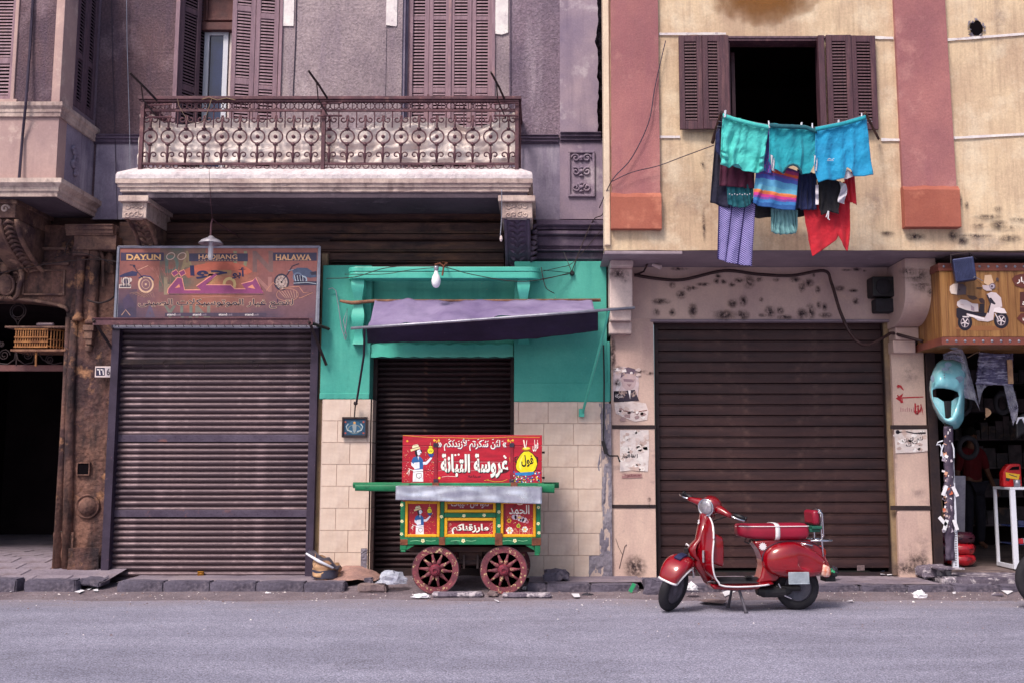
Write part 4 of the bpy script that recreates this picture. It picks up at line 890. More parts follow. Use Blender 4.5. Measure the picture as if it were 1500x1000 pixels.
# scalloped valance above the shutter
b = MB(); pts = []; z_hi, z_lo = Z(505, GY + .1), Z(521, GY + .1)
xa_, xb_ = X(541, GY + .1, 515), X(752, GY + .1, 515)
for i in range(80): t = i / 79; pts.append((xa_ + (xb_ - xa_) * t, z_hi + .020 * abs(math.sin(t * 9 * math.pi)) - .01))
b.prism([(xa_, z_lo)] + pts + [(xb_, z_lo)], GY + .06, GY + .16)
pts = []
for i in range(80): t = i / 79; pts.append((xa_ + (xb_ - xa_) * t, z_lo - .008 - .014 * abs(math.sin(t * 9 * math.pi + .5))))
b.prism(pts[::-1] + [(xa_, z_lo + .012), (xb_, z_lo + .012)][::1], GY + .05, GY + .10) if False else b.prism([(xa_, z_lo + .02)] + pts + [(xb_, z_lo + .02)], GY + .05, GY + .10)
lbuild(b, 'scalloped_valance', M['green_gloss'])
# shelf hood with rounded ends, and wavy brackets
b = MB(); hz1, hz0 = Z(391, GY - .22), Z(408, GY - .22); hx0, hx1 = X(508, GY - .22, 400), X(791, GY - .22, 400); r = .12; pts = []
for (cx, a0) in ((hx0 + r, math.pi), (hx1 - r, 1.5 * math.pi)):
    for i in range(9): a = a0 + i / 8 * math.pi / 2; pts.append((cx + r * math.cos(a), GY - .22 + r + r * math.sin(a)))
pts += [(hx1, GY), (hx0, GY)]
b.prism(pts, hz0, (hz0 + hz1) / 2 + .01, 'z'); b.prism([(p[0] * 1.0, p[1] - (.008 if p[1] < GY - .05 else 0)) for p in pts], (hz0 + hz1) / 2 + .012, hz1, 'z'); lbuild(b, 'shelf_hood', M['green_gloss'], bevel=.008)
for xc in (525, 767):
    b = MB(); pr = []; za, zb2 = hz0 - .001, Z(505, GY)
    n = 30
    for i in range(n + 1):
        t = i / n; o_ = .16 - .10 * t + .022 * math.sin(t * 4 * math.pi)
        pr.append((GY - o_, za + (zb2 - za) * t))
    V = []; xx = X(xc, GY - .1, 440); 
    for s_ in (-1, 1):
        for i, p in enumerate(pr): V.append((xx + s_ * (.062 + .014 * math.sin(i / n * 4 * math.pi + .6)), p[0], p[1]))
        for i, p in enumerate(pr): V.append((xx + s_ * (.062 + .014 * math.sin(i / n * 4 * math.pi + .6)), GY + .04, p[1]))
    k = n + 1; fs = []
    for i in range(n): fs += [(i, i + 1, i + 1 + 2 * k, i + 2 * k), (i, i + k, i + k + 1, i + 1), (i + 2 * k, i + 2 * k + 1, i + 3 * k + 1, i + 3 * k)]
    b.add(V, fs); lbuild(b, 'wavy_bracket', M['green_gloss'])
# black shutter
roller('roller_shutter', sx0 - .02, sx1 + .02, 520, 838, SY, 7.6, M['roller_black'], corr, [(800, 806)], M['roller_black'], 'narrow blackened roller shutter behind the painted food cart', LB)
b = MB(); b.box(sx0, SY - .09, .08, sx0 + .05, SY - .02, Z(523, SY)); b.box(sx1 - .05, SY - .09, .08, sx1, SY - .02, Z(523, SY)); b.box(sx0, SY - .06, .05, sx1, SY + .05, .16); b.each('shutter_guide', M['iron_dark'], LB)
# ceramic tiles
b = MB(); b.box(X(469, GY, 700), GY + .02, .08, X(539, GY, 700), SY + .1, zg0 - .001); b.box(sx1 + .0, GY - .0, .08, X(893, GY, 700), SY + .1, Z(588, GY)); b.each('tile_bed', M['tile_joint'], LB)
TW, TH = .352, .256
tcache = {}
def tile(x0, x1, z0, z1, Y, face='y'):
    key = (round(x1 - x0, 3), round(z1 - z0, 3), face)
    if key not in tcache:
        w_, h_ = x1 - x0 - .004, z1 - z0 - .004; tb = MB(); c = .003
        tb.add([(0, 0, 0), (w_, 0, 0), (w_, 0, h_), (0, 0, h_), (c, -.008, c), (w_ - c, -.008, c), (w_ - c, -.008, h_ - c), (c, -.008, h_ - c)], [(0, 1, 5, 4), (1, 2, 6, 5), (2, 3, 7, 6), (3, 0, 4, 7), (4, 5, 6, 7)])
        tcache[key] = tb.mesh('tile', M['tile_ceramic'])
    return inst('tile', tcache[key], LB, (x0 + .002, Y, z0 + .002), (random.uniform(-.004, .004), 0, (0 if face == 'y' else math.pi / 2)))
zt_ = Z(588, GY); xl, xr_ = sx1 + .002, X(893, GY, 700)
def rag(z): return X(884, GY, 700) + (-.02 if z > .9 else 0) - .14 * max(0, (.75 - z)) + .05 * noise.noise(Vector((z * 4, 3, 0))) - (.10 if z < .35 else 0)
row = 0; z = zt_
while z - TH > .05:
    x = xl + (0 if row % 2 else -.30); 
    while x < xr_:
        a, c = max(x, xl), x + TW; lim = rag(z - TH / 2)
        if a < lim and c - a > .03: tile(a, min(c, lim), z - TH, z, GY - .0)
        x += TW
    z -= TH; row += 1
z = Z(584, GY); row = 0
while z - TH > .05:
    xs0, xs1 = X(470, GY, 700), X(541, GY, 700); x = xs0 - (.17 if row % 2 else .02)
    while x < xs1 - .02:
        a, c = max(x, xs0), min(x + TW, xs1)
        if c - a > .02: tile(a, c, z - TH, z, GY + .02)
        x += TW
    tile(GY + .02, GY + .3, z - TH, z, 0, 'x').location = Vector((xs1 + .012, GY + .02, z - TH + .002)) - wloc(LB)
    z -= TH; row += 1
b = MB()
def mz(u, v):
    z = .06 + v * (zt_ - .08); x0_ = rag(z) - .04; x1_ = X(896, GY, 700)
    return (x0_ + (x1_ - x0_) * u, GY - .004 + .018 * noise.noise(Vector((u * 4, z * 6, 2))) + .01 * noise.noise(Vector((u * 12, z * 20, 2))) + (.01 if u < .1 else 0), z)
b.grid(mz, 16, 120); lbuild(b, 'bare_mortar', M['mortar_grey'], smooth=True)
b = MB(); b.grid(lambda u, v: (sx0 - .06 + .07 * u * (1 + .4 * noise.noise(Vector((v * 9, 1, 0)))), GY + .005 + .01 * noise.noise(Vector((u * 3, v * 20, 0))), .08 + v * .34), 6, 40); lbuild(b, 'bare_mortar', M['mortar_grey'])
# small mound of sand by the tiles
b = MB(); c0 = P(507, 838, 11.95); b.grid(lambda u, v: (c0.x - .32 + .7 * u, 11.75 + .42 * v, .1 + .13 * max(0, math.sin(u * 3.14)) * max(0, v) + .02 * noise.noise(Vector((u * 5, v * 5, 0)))), 20, 12)
dm('sand', 'a8847a', '866a68', s1=6, fine=.2, bump=.8); o = b.build('sand', M['sand'], smooth=True); tag(o, 'low heap of brownish sand at the foot of the narrow tiled pillar', 'sand', kind='stuff')

# ================================================================== RIGHT BUILDING
RB = thing('apartment_building', 'yellow plastered building with pink pilasters overhanging the shops', 'building', (3.0, GW, .1))
def rbuild(b, name, m, **k): return b.build(name, m, RB, **k)
OY = 11.2; zbt = Z(367, OY); xl0 = X(884.5, OY, 200); wx0, wx1 = X(1066, OY, 130), X(1207, OY, 130); wz1, wz0 = Z(57, OY), Z(205, OY); ZT2 = Z(-80, OY)
b = MB()
def wallp(b, x0, x1, z0, z1, Y=OY, th=.25, nx=None, nz=None, amp=.012, low=None):
    nx = nx or max(2, int((x1 - x0) * 10)); nz = nz or max(2, int((z1 - z0) * 10)); V = []
    def fn(u, v):
        x, z = x0 + (x1 - x0) * u, z0 + (z1 - z0) * v
        if low and v == 0: z += low * noise.noise(Vector((x * 3, 0, 0)))
        return (x, Y + amp * noise.noise(Vector((x * 1.3, z * 1.3, 4))) + amp * .3 * noise.noise(Vector((x * 5, z * 5, 4))), z)
    b.grid(fn, nx, nz); b.box(x0, Y + .03, z0 + .002, x1, Y + th, z1)
xr1 = 7.6; Z50, Z203 = Z(51, OY), Z(203, OY)
wallp(b, xl0, wx0, zbt, ZT2, low=.006); wallp(b, wx1, xr1, zbt, ZT2, low=.006); wallp(b, wx0, wx1, zbt, wz0, low=.006); wallp(b, wx0, wx1, wz1, ZT2)
rbuild(b, 'wall', M['yellow_plaster'], smooth=True)
b = MB(); b.box(xl0 - .002, OY - .035, zbt + .05, X(893, OY, 200), OY + .2, ZT2); rbuild(b, 'edge_strip', M['cream_edge'], bevel=.012)
b = MB(); 
for (x0_, y0_, x1_, y1_) in [(965, 51, 1063, 50.5), (1212, 54, 1308, 57), (1387, 59.5, 1600, 43), (965, 201.5, 996, 201.5), (1290, 205.5, 1318, 206), (1396, 203, 1600, 192)]:
    a, c = P(x0_, y0_, OY), P(x1_, y1_, OY); n = 24; V = []
    for i in range(n + 1):
        t = i / n; q = a.lerp(c, t); h_ = .014 + .006 * noise.noise(Vector((q.x * 9, 0, 0))); V += [(q.x, OY - .014, q.z - h_), (q.x, OY - .016, q.z + h_)]
    b.add(V, [(2 * i, 2 * i + 2, 2 * i + 3, 2 * i + 1) for i in range(n)])
o = b.each('white_line', M['white_paint'], RB, solid=.006)
# pilasters
def pil(xa, xb2, xa2, xb3, ybot, yblock, out, out2):
    """slightly flaring pilaster: pixel edges at the top row 0 and at row ybot"""
    b = MB(); zt2, zb3 = ZT2, Z(yblock, OY)
    A = [P(xa, 0, OY).x, P(xb2, 0, OY).x]; B = [P(xa2, ybot, OY).x, P(xb3, ybot, OY).x]; z00, z01 = Z(0, OY), Z(ybot, OY)
    def xe_(k, z): t = (z - z00) / (z01 - z00); return A[k] + (B[k] - A[k]) * t
    n = 40; V = []
    for i in range(n + 1):
        z = zb3 + (zt2 - zb3) * i / n; o_ = out + .006 * noise.noise(Vector((z * 2, xa, 0)))
        V += [(xe_(0, z), OY + .02, z), (xe_(0, z) + .004 * noise.noise(Vector((z * 9, 1, 0))), OY - o_, z), (xe_(1, z) + .004 * noise.noise(Vector((z * 9, 7, 0))), OY - o_, z), (xe_(1, z), OY + .02, z)]
    b.add(V, [(i * 4 + j, i * 4 + j + 1, i * 4 + 5 + j, i * 4 + 4 + j) for i in range(n) for j in range(3)]); rbuild(b, 'pilaster', M['pink_plaster'])
    b = MB(); zb4 = Z(ybot, OY); xa_, xb_ = xe_(0, (zb3 + zb4) / 2), xe_(1, (zb3 + zb4) / 2); V = []
    m_ = 16
    for i in range(m_ + 1):
        x = xa_ - .012 + (xb_ - xa_ + .024) * i / m_; j = .018 * noise.noise(Vector((x * 6, 2, 0)))
        V += [(x, OY + .02, zb3 + .03 + j), (x, OY - out - .006, zb3 + .03 + j), (x, OY - out2, zb3 - .02 + j * .6), (x, OY - out2, zb4), (x, OY + .02, zb4)]
    b.add(V, [(i * 5 + j, i * 5 + j + 1, i * 5 + 6 + j, i * 5 + 5 + j) for i in range(m_) for j in range(4)] + [(0, 1, 2, 3, 4), tuple(m_ * 5 + j for j in (4, 3, 2, 1, 0))]); rbuild(b, 'pilaster_block', M['orange_plaster'], bevel=.006)
pil(894, 963, 896, 967, 338, 289, .05, .085); pil(1307, 1381, 1323, 1402, 336, 279, .06, .11)
# hole knocked in the wall
b = MB(); c0 = P(1430, 42, OY - .012); V = [(c0.x, OY - .02, c0.z)]; n = 15
for i in range(n): a = i * 6.283 / n; r = .075 * (1 + .35 * noise.noise(Vector((i * 1.9, 4, 0)))); V.append((c0.x + r * math.cos(a), OY - .016, c0.z + r * 1.15 * math.sin(a)))
b.add(V[1:], [tuple(range(n))], 1)
for i in range(n): a = i * 6.283 / n; b.add([(c0.x + .085 * math.cos(a) + random.uniform(-.012, .012), OY - .02 - random.random() * .02, c0.z + .095 * math.sin(a))] + [(c0.x + .085 * math.cos(a) + random.uniform(-.04, .04), OY - .012, c0.z + .095 * math.sin(a) + random.uniform(-.04, .04)) for _ in range(3)], [(0, 1, 2), (0, 2, 3), (0, 3, 1)], 0)
rbuild(b, 'wall_hole', [M['mortar_grey'], M['void_black']])
# soot above the window, weathered patch, hairline cracks
dm('soot', '9c7a55', 'c4a074', s1=5, fine=.1); dm('weathered', 'b9a196', 'd6bd9d', s1=6, fine=.2, stain='6f5f6c', st=9, stc=(.5, .6), sta=.8)
def patch(cx, cy, rx, ry, Y, m, parent, seed, out=.0165, n=40, irr_=.35, name='stain'):
    b = MB(); c0 = P(cx, cy, Y); k = Y / FPX; V = []
    for i in range(n): a = i * 6.283 / n; q = 1 + irr_ * noise.noise(Vector((math.cos(a) * 2.2, math.sin(a) * 2.2, seed))) + irr_ * .5 * noise.noise(Vector((math.cos(a) * 7, math.sin(a) * 7, seed))); V.append((c0.x + rx * k * q * math.cos(a), Y - out, c0.z + ry * k * q * math.sin(a)))
    b.add(V, [tuple(range(n))]); return b.build(name, m, parent)
# soot stain under the storey above
b = MB()
def soot_mat():
    m = bpy.data.materials.new('soot_fade'); m.use_nodes = True; t = m.node_tree; N = t.nodes; L = t.links; bs = N['Principled BSDF']
    tc = N.new('ShaderNodeTexCoord'); mp = N.new('ShaderNodeMapping'); mp.inputs['Location'].default_value = (-X(1118, OY, 0), 0, -Z(-2, OY)); L.new(tc.outputs['Object'], mp.inputs[0])
    ln = N.new('ShaderNodeVectorMath'); ln.operation = 'MULTIPLY'; ln.inputs[1].default_value = (1.55, 0, 2.9); L.new(mp.outputs[0], ln.inputs[0])
    le = N.new('ShaderNodeVectorMath'); le.operation = 'LENGTH'; L.new(ln.outputs[0], le.inputs[0])
    nz = N.new('ShaderNodeTexNoise'); nz.inputs['Scale'].default_value = 6; L.new(tc.outputs['Object'], nz.inputs[0])
    ad = N.new('ShaderNodeMath'); ad.operation = 'MULTIPLY_ADD'; L.new(nz.outputs[0], ad.inputs[0]); ad.inputs[1].default_value = .7; L.new(le.outputs['Value'], ad.inputs[2])
    r = N.new('ShaderNodeMapRange'); r.inputs[1].default_value = .55; r.inputs[2].default_value = 1.35; r.inputs[3].default_value = .75; r.inputs[4].default_value = 0; L.new(ad.outputs[0], r.inputs[0])
    L.new(r.outputs[0], bs.inputs['Alpha']); bs.inputs['Base Color'].default_value = lin('8a5a2a'); bs.inputs['Roughness'].default_value = .9; return m
b.bpx(1030, -60, 1206, 48, OY - .018, .001); rbuild(b, 'soot_stain', soot_mat())
def blotch_mat(name, col, scale, lo, hi, seed, sq=1.0, amax=.85):
    """irregular mould or damp: alpha from noise, fading at the rim of each patch"""
    m = bpy.data.materials.new(name); m.use_nodes = True; t = m.node_tree; N = t.nodes; L = t.links; bs = N['Principled BSDF']
    tc = N.new('ShaderNodeTexCoord'); ln = N.new('ShaderNodeVectorMath'); ln.operation = 'LENGTH'; L.new(tc.outputs['Object'], ln.inputs[0])
    gp = N.new('ShaderNodeNewGeometry'); nz = N.new('ShaderNodeTexNoise'); nz.inputs['Scale'].default_value = scale; nz.inputs['Detail'].default_value = 7; nz.inputs['Roughness'].default_value = .7; L.new(gp.outputs['Position'], nz.inputs[0])
    r = N.new('ShaderNodeMapRange'); r.inputs[1].default_value = lo; r.inputs[2].default_value = hi; r.inputs[3].default_value = 0; r.inputs[4].default_value = amax; L.new(nz.outputs[0], r.inputs[0])
    r2 = N.new('ShaderNodeMapRange'); r2.inputs[1].default_value = 1.0; r2.inputs[2].default_value = sq; r2.inputs[3].default_value = 0; r2.inputs[4].default_value = 1; L.new(ln.outputs['Value'], r2.inputs[0])
    pw = N.new('ShaderNodeMath'); pw.operation = 'MULTIPLY'; L.new(r.outputs[0], pw.inputs[0]); L.new(r2.outputs[0], pw.inputs[1])
    L.new(pw.outputs[0], bs.inputs['Alpha']); bs.inputs['Base Color'].default_value = lin(col); bs.inputs['Roughness'].default_value = .95; return m
MOULD = blotch_mat('mould_spots', '34262c', 30, .36, .56, 0, .15, .92); DAMP = blotch_mat('damp_spots', '7a6672', 14, .40, .75, 0, .1, .55)
unit = MB().add([(-1, 0, -1), (1, 0, -1), (1, 0, 1), (-1, 0, 1)], [(0, 1, 2, 3)]).mesh('mould_spot', MOULD); unitd = MB().add([(-1, 0, -1), (1, 0, -1), (1, 0, 1), (-1, 0, 1)], [(0, 1, 2, 3)]).mesh('damp_spot', DAMP)
def spot(parent, px, py, rx, ry, Y, me=None):
    k = Y / FPX; return inst('mould_spot' if me is None else 'damp_spot', me or unit, parent, P(px, py, Y), None, (rx * k, 1, ry * k))
for (x, y, rx, ry) in [(1448, 318, 26, 5), (1463, 329, 16, 9), (1472, 333, 30, 4), (1434, 331, 12, 5), (1410, 353, 14, 7), (1428, 346, 34, 4), (1479, 349, 22, 7), (1406, 294, 5, 12), (1416, 300, 4, 6), (1341, 347, 18, 7), (1396, 346, 9, 10), (1300, 342, 14, 4), (1031, 330, 3, 30), (1029, 241, 4, 5), (1462, 306, 8, 5), (1490, 322, 16, 4)]: spot(RB, x, y, rx, ry, OY - .018)
for (x, y, rx, ry) in [(1046, 235, 24, 30), (1010, 295, 40, 20), (1440, 355, 60, 16), (1280, 300, 30, 40), (1465, 30, 14, 60), (1180, 345, 90, 15)]: spot(RB, x, y, rx, ry, OY - .0172, unitd)
# window: frame, reveal, dark room, shutters
b = MB(); t = .035
b.box(wx0, OY - .02, wz1 - t, wx1, OY + .16, wz1); b.box(wx0 - .004, OY + .0, wz0, wx0 + t, OY + .2, wz1 - t); b.box(wx1 - t, OY + .0, wz0, wx1 + .004, OY + .2, wz1 - t); b.box(wx0, OY - .05, wz0 - .02, wx1, OY + .2, wz0 + .02); b.each('window_frame', M['shutter_wood_dark'], RB, bevel=.004)
b = MB(); b.box(wx0 - .01, OY - .03, wz1 - .004, wx1 + .06, OY + .01, wz1 + .018); rbuild(b, 'window_lintel', M['shutter_wood_shade'])
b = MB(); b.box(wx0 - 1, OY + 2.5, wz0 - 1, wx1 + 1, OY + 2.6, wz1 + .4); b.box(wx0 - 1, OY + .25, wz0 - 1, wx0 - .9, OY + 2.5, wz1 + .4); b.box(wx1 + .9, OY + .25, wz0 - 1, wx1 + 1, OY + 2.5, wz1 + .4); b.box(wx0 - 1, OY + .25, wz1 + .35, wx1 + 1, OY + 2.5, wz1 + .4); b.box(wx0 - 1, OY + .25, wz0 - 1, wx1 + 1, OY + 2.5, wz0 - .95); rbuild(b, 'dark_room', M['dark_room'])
b = MB(); b.box(wx0 + .10, OY + .28, wz0, wx0 + .14, OY + .7, wz1 - .05); rbuild(b, 'inner_shutter', M['shutter_wood_dark'])
SZ0, SZ1 = Z(193, OY), Z(56.5, OY); hh2 = SZ1 - SZ0
for (xa, xb2, n) in [(995, 1063.5, 2), (1211.5, 1285, 2)]:
    Xa, Xb = X(xa, OY - .08, 120), X(xb2, OY - .08, 120); w_ = (Xb - Xa) / n
    for i in range(n):
        o = leaf(RB, w_ - .003, hh2, .062, [(0, .10), (hh2 - .075, hh2)], M['shutter_wood_dark'], (Xa + i * w_, OY - .085 - .012 * (i if xa < 1100 else 1 - i), SZ0), .02 if i else -.02, pitch=.036)
b = MB(); b.box(X(1059, OY - .07), OY - .09, SZ0 + .03, wx0 + .005, OY - .02, SZ1); b.box(wx1 - .005, OY - .09, SZ0 + .03, X(1212, OY - .07), OY - .02, SZ1); b.each('shutter_stile', M['shutter_wood_dark'], RB, bevel=.004)
# overhang soffit with a wavy drip edge
b = MB(); 
b.grid(lambda u, v: (xl0 + (xr1 - xl0) * u, OY + .005 + (GW + .4 - OY) * v, zbt - .002 - .022 * math.sin(min(1, max(0, (u - .45) * 2)) * 3.14) * (1 - v) + .006 * noise.noise(Vector((u * 12, v * 3, 0)))), 60, 10); rbuild(b, 'soffit', M['soffit_lilac'], smooth=True)
b = MB(); b.box(xl0, OY, zbt - .045, X(1000, OY, 370), OY + .12, zbt - .003); rbuild(b, 'drip_edge', M['soffit_lilac'], bevel=.01)
# lintel wall above the wide shutter
lx0, lx1 = X(893, GW, 420), X(1320, GW, 420); ll0, ll1 = X(960, GW, 470), X(1304, GW, 470); zl = Z(468, GW)
b = MB(); wallp(b, lx0, lx1, zl, Z(388, GW) + .3, GW, .5, amp=.01); rbuild(b, 'lintel_wall', M['lilac_plaster'], smooth=True)
random.seed(21)
for (x, y, rx, ry) in [(985, 418, 7, 7), (998, 432, 8, 7), (1009, 423, 6, 6), (1012, 422, 10, 3), (1030, 417, 12, 4), (1050, 412, 9, 8), (1060, 413, 6, 5), (1072, 417, 5, 5), (1083, 411, 12, 7), (1097, 413, 8, 8), (1110, 409, 8, 4), (1137, 410, 9, 6), (1165, 410, 10, 6), (1183, 415, 8, 6),
                       (1198, 425, 6, 8), (1175, 420, 8, 12), (1230, 423, 9, 5), (1250, 426, 9, 4), (1254, 442, 7, 10), (1073, 445, 7, 7), (1089, 441, 6, 9), (1062, 462, 14, 6), (1086, 462, 12, 7), (1128, 457, 9, 9), (1143, 455, 9, 9), (1175, 460, 8, 9), (1187, 457, 7, 9), (1200, 447, 5, 7), (1208, 450, 5, 8),
                       (1015, 455, 6, 10), (1045, 457, 5, 4), (968, 442, 14, 4), (985, 458, 6, 7), (962, 458, 6, 6), (1117, 462, 9, 4), (995, 394, 14, 3), (1240, 396, 12, 3), (1255, 395, 10, 3), (1265, 397, 6, 2), (1280, 427, 14, 4), (1192, 403, 4, 5), (1052, 405, 4, 5), (1209, 462, 10, 4), (1150, 465, 12, 3), (1115, 439, 4, 4)]:
    k_ = random.uniform(.7, 1.45); spot(RB, x, y, rx * k_, ry * k_ * random.uniform(.8, 1.2), GW - .016)
b = MB(); b.box(ll0 - .06, GW - .015, zl - .03, ll1 + .1, GW + .1, zl + .002); rbuild(b, 'lintel_edge', M['soffit_lilac'], bevel=.008)
# left pillar: corbel stages then cladding with two black bands
PX0, PX1 = X(896, GW, 700), X(960, GW, 700)
b = MB(); X0, X1 = X(891.5, GW - .1, 430), X(924.5, GW - .1, 430)
b.box(X0, GW - .45, Z(390, GW - .45), X1, GW + .3, zbt); b.box(X0, GW - .30, Z(452, GW - .3), X1, GW + .3, Z(390, GW - .45) - .002); b.box(X0 + .01, GW - .22, Z(470, GW - .22), X1 - .01, GW + .3, Z(452, GW - .3) - .002); b.box(X0 + .0, GW - .14, Z(489, GW - .14), X1 + .0, GW + .3, Z(470, GW - .22) - .002)
rbuild(b, 'corbel', M['pillar_stage'], bevel=.012)
b = MB(); b.box(PX0, GW, .05, PX1, GW + .5, Z(466, GW)); rbuild(b, 'pillar', M['pillar_cream'], bevel=.006)
for (ya, yb, nm) in [(622, 627.5, 'black_band'), (738.5, 743.5, 'black_band')]:
    b = MB(); b.bpx(896.5, ya, 960.5, yb, GW - .008, .02); b.cur = 0; rbuild(b, nm, M['iron_dark'])
for (x, y, rx, ry) in [(925, 543, 26, 4), (905, 540, 10, 6), (952, 546, 8, 3), (951, 731, 3, 5), (951, 740, 1, 6), (930, 830, 20, 20), (904, 560, 8, 8), (898, 520, 5, 40), (906, 393 + 8, 14, 10), (915, 405, 8, 12)]: spot(RB, x, y, rx, ry, (GW - .32 if y < 420 else GW - .008))
b = MB(); b.tube([P(907, 832, GW - .004), P(912, 812, GW - .004), P(915, 800, GW - .004), P(918, 797, GW - .004)], .004, 4); b.tube([P(912, 812, GW - .004), P(906, 800, GW - .004), P(902, 788, GW - .004)], .003, 4); b.each('hairline_crack', M['crack_dark'], RB)
# right pillar
QX0, QX1 = X(1308.5, GW, 600), X(1361, GW, 700)
b = MB(); b.box(QX0, GW, .05, QX1, GW + .4, Z(513, GW)); rbuild(b, 'pillar', M['pillar_cream'], bevel=.008)
for (ya, yb) in [(622, 628), (740, 746.5)]:
    b = MB(); b.bpx(1305, ya, 1364.5, yb, GW - .008, .02); rbuild(b, 'black_band', M['iron_dark'])
b = MB(); b.box(X(1361.5, GW, 680), GW - .03, .1, X(1375, GW, 680), GW + .3, Z(505, GW)); rbuild(b, 'door_post', M['iron_dark'], bevel=.004)
for (x, y, rx, ry) in [(1340, 815, 24, 30), (1318, 825, 14, 18), (1352, 800, 16, 30), (1335, 545, 20, 26), (1330, 660, 10, 10), (1345, 720, 14, 10), (1312, 680, 4, 50)]: spot(RB, x, y, rx, ry, GW - .009, unitd)
spot(RB, 1345, 825, 20, 18, GW - .0095); spot(RB, 1328, 832, 22, 10, GW - .0095)
# rounded corbel over it
b = MB(); cx0, cx1 = X(1322, GW - .5, 430), X(1367, GW - .5, 430); pr = [(GW + .2, zbt - .01), (GW - .62, zbt - .01), (GW - .62, Z(395, GW - .62)), (GW - .60, Z(396, GW - .6))]
for i in range(13): a = i / 12 * math.pi / 2; pr.append((GW - .12 - .48 * math.cos(a), Z(430, GW - .6) + .05 - .38 * math.sin(a)))
pr += [(GW + .2, pr[-1][1])]
b.prism(pr, cx0, cx1, 'x'); zc = pr[-1][1]; b.box(cx0 + .02, GW - .16, zc - .15, cx1 - .06, GW + .3, zc - .002); b.box(cx0 + .0, GW - .12, zc - .30, cx1 - .09, GW + .3, zc - .152); rbuild(b, 'corbel', M['lilac_plaster'], bevel=.012)
for (x, y, rx, ry, Y_) in [(1340, 402, 22, 14, GW - .63), (1350, 410, 20, 22, GW - .63), (1363, 428, 7, 9, GW - .63), (1330, 398, 16, 8, GW - .63)]: spot(RB, x, y, rx, ry, Y_)
b = MB(); b.box(X(1298, GW, 510), GW + .06, .1, X(1305, GW, 510), GW + .16, zl); rbuild(b, 'shutter_pipe', M['ochre_strip'])
b = MB()
for k in range(9): b.tube([P(1306 + k * 5, 500 + 3 * math.sin(k * 2), GW + .05), P(1312 + k * 5, 506 + 4 * math.cos(k * 1.7), GW - .02), P(1310 + k * 5.5, 497 + k % 3 * 4, GW + .06)], .012, 6)
rbuild(b, 'wire_tangle', M['iron_dark'])
# wide maroon shutter
MY = GW + .18
roller('roller_shutter', X(961.5, MY, 700), X(1307, MY, 700), 468, 836, MY, 15.4, M['roller_maroon'], corr_flat, [], None, 'wide maroon roller shutter of broad flat slats behind the red scooter', RB)
b = MB(); b.box(X(1303, MY - .04, 700) - .03, MY - .08, .09, X(1303, MY - .04, 700) + .05, MY + .05, zl); b.box(X(961, MY, 700), MY - .05, .09, X(961, MY, 700) + .04, MY + .04, zl); b.box(X(961, MY), MY - .05, .085, X(1307, MY), MY + .06, .125); b.each('shutter_guide', M['iron_dark'], RB)
# --- open motorcycle parts shop
DY = GW + .05
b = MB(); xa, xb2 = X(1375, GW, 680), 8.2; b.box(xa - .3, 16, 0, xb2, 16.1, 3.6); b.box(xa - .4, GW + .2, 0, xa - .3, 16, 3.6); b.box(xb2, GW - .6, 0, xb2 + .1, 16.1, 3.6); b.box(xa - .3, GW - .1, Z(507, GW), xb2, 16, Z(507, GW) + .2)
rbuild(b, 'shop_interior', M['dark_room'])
dm('shop_floor', '8d7b78', '5d4f52', s1=3, stretch=(1, 5, 1), fine=.15); b = MB(); b.box(xa - .3, 12.2, .0, xb2, 16, .155); rbuild(b, 'shop_floor', M['shop_floor'])
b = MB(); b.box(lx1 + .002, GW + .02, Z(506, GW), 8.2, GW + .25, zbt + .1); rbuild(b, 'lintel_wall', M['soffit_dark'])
# ================================================================== SIGN OF THE MOTORCYCLE PARTS SHOP
SG = 12.02
q = crop(170, 360, 5)
sg = thing('shop_signboard', 'wide faded motorcycle parts sign with purple Arabic lettering above the grey roller shutter', 'sign', P(318, 479, SG))
b = MB(); 
c4 = [P(*q(18, 10), SG), P(*q(1492, 8), SG), P(*q(1478, 597), SG), P(*q(-12, 597), SG)]
b.add([(p.x, SG + .004, p.z) for p in c4] + [(p.x, SG + .05, p.z) for p in c4], [(0, 1, 2, 3), (4, 5, 6, 7), (0, 1, 5, 4), (1, 2, 6, 5), (2, 3, 7, 6), (3, 0, 4, 7)])
b.build('backing', M['galvanised'], sg)
b = MB(); 
for i in range(4):
    a, c = c4[i], c4[(i + 1) % 4]; b.tube([(a.x, SG - .005, a.z), (c.x, SG - .005, c.z)], .017, 4)
b.build('frame', M['galvanised'], sg)
a = Art(SG, q)
# background blotches of faded orange, green, purple
W_, Hh = 1460, 560; cols = []
nx, ny = 74, 28
def bgc(u, v):
    n1 = noise.noise(Vector((u * 5, v * 3, 1))); n2 = noise.noise(Vector((u * 9, v * 6, 7)))
    def mixc(p, q_, t): t = max(0, min(1, t)); return tuple(p[i] + (q_[i] - p[i]) * t for i in range(3))
    base = mixc((176, 104, 96), (116, 88, 108), v * 1.25 - .15 + n1 * .25)
    cx = math.hypot((u - .47) * 1.5, (v - .45)); base = mixc(base, (222, 132, 92), (.55 - cx) * 1.6 + n2 * .2)
    if .2 < u < .42 and v < .55: base = mixc(base, (112, 112, 100), .55 + n2)
    if .44 < u < .56 and v > .25 and v < .6: base = mixc(base, (196, 180, 120), .35 + n2)
    if v > .7: base = mixc(base, (66, 58, 96), (v - .7) * 1.7 + n1 * .5)
    if u < .09 and v > .5: base = mixc(base, (62, 56, 92), .5 + n1)
    base = tuple(k * .84 for k in base); return '%02x%02x%02x' % tuple(int(max(0, min(255, k))) for k in base)
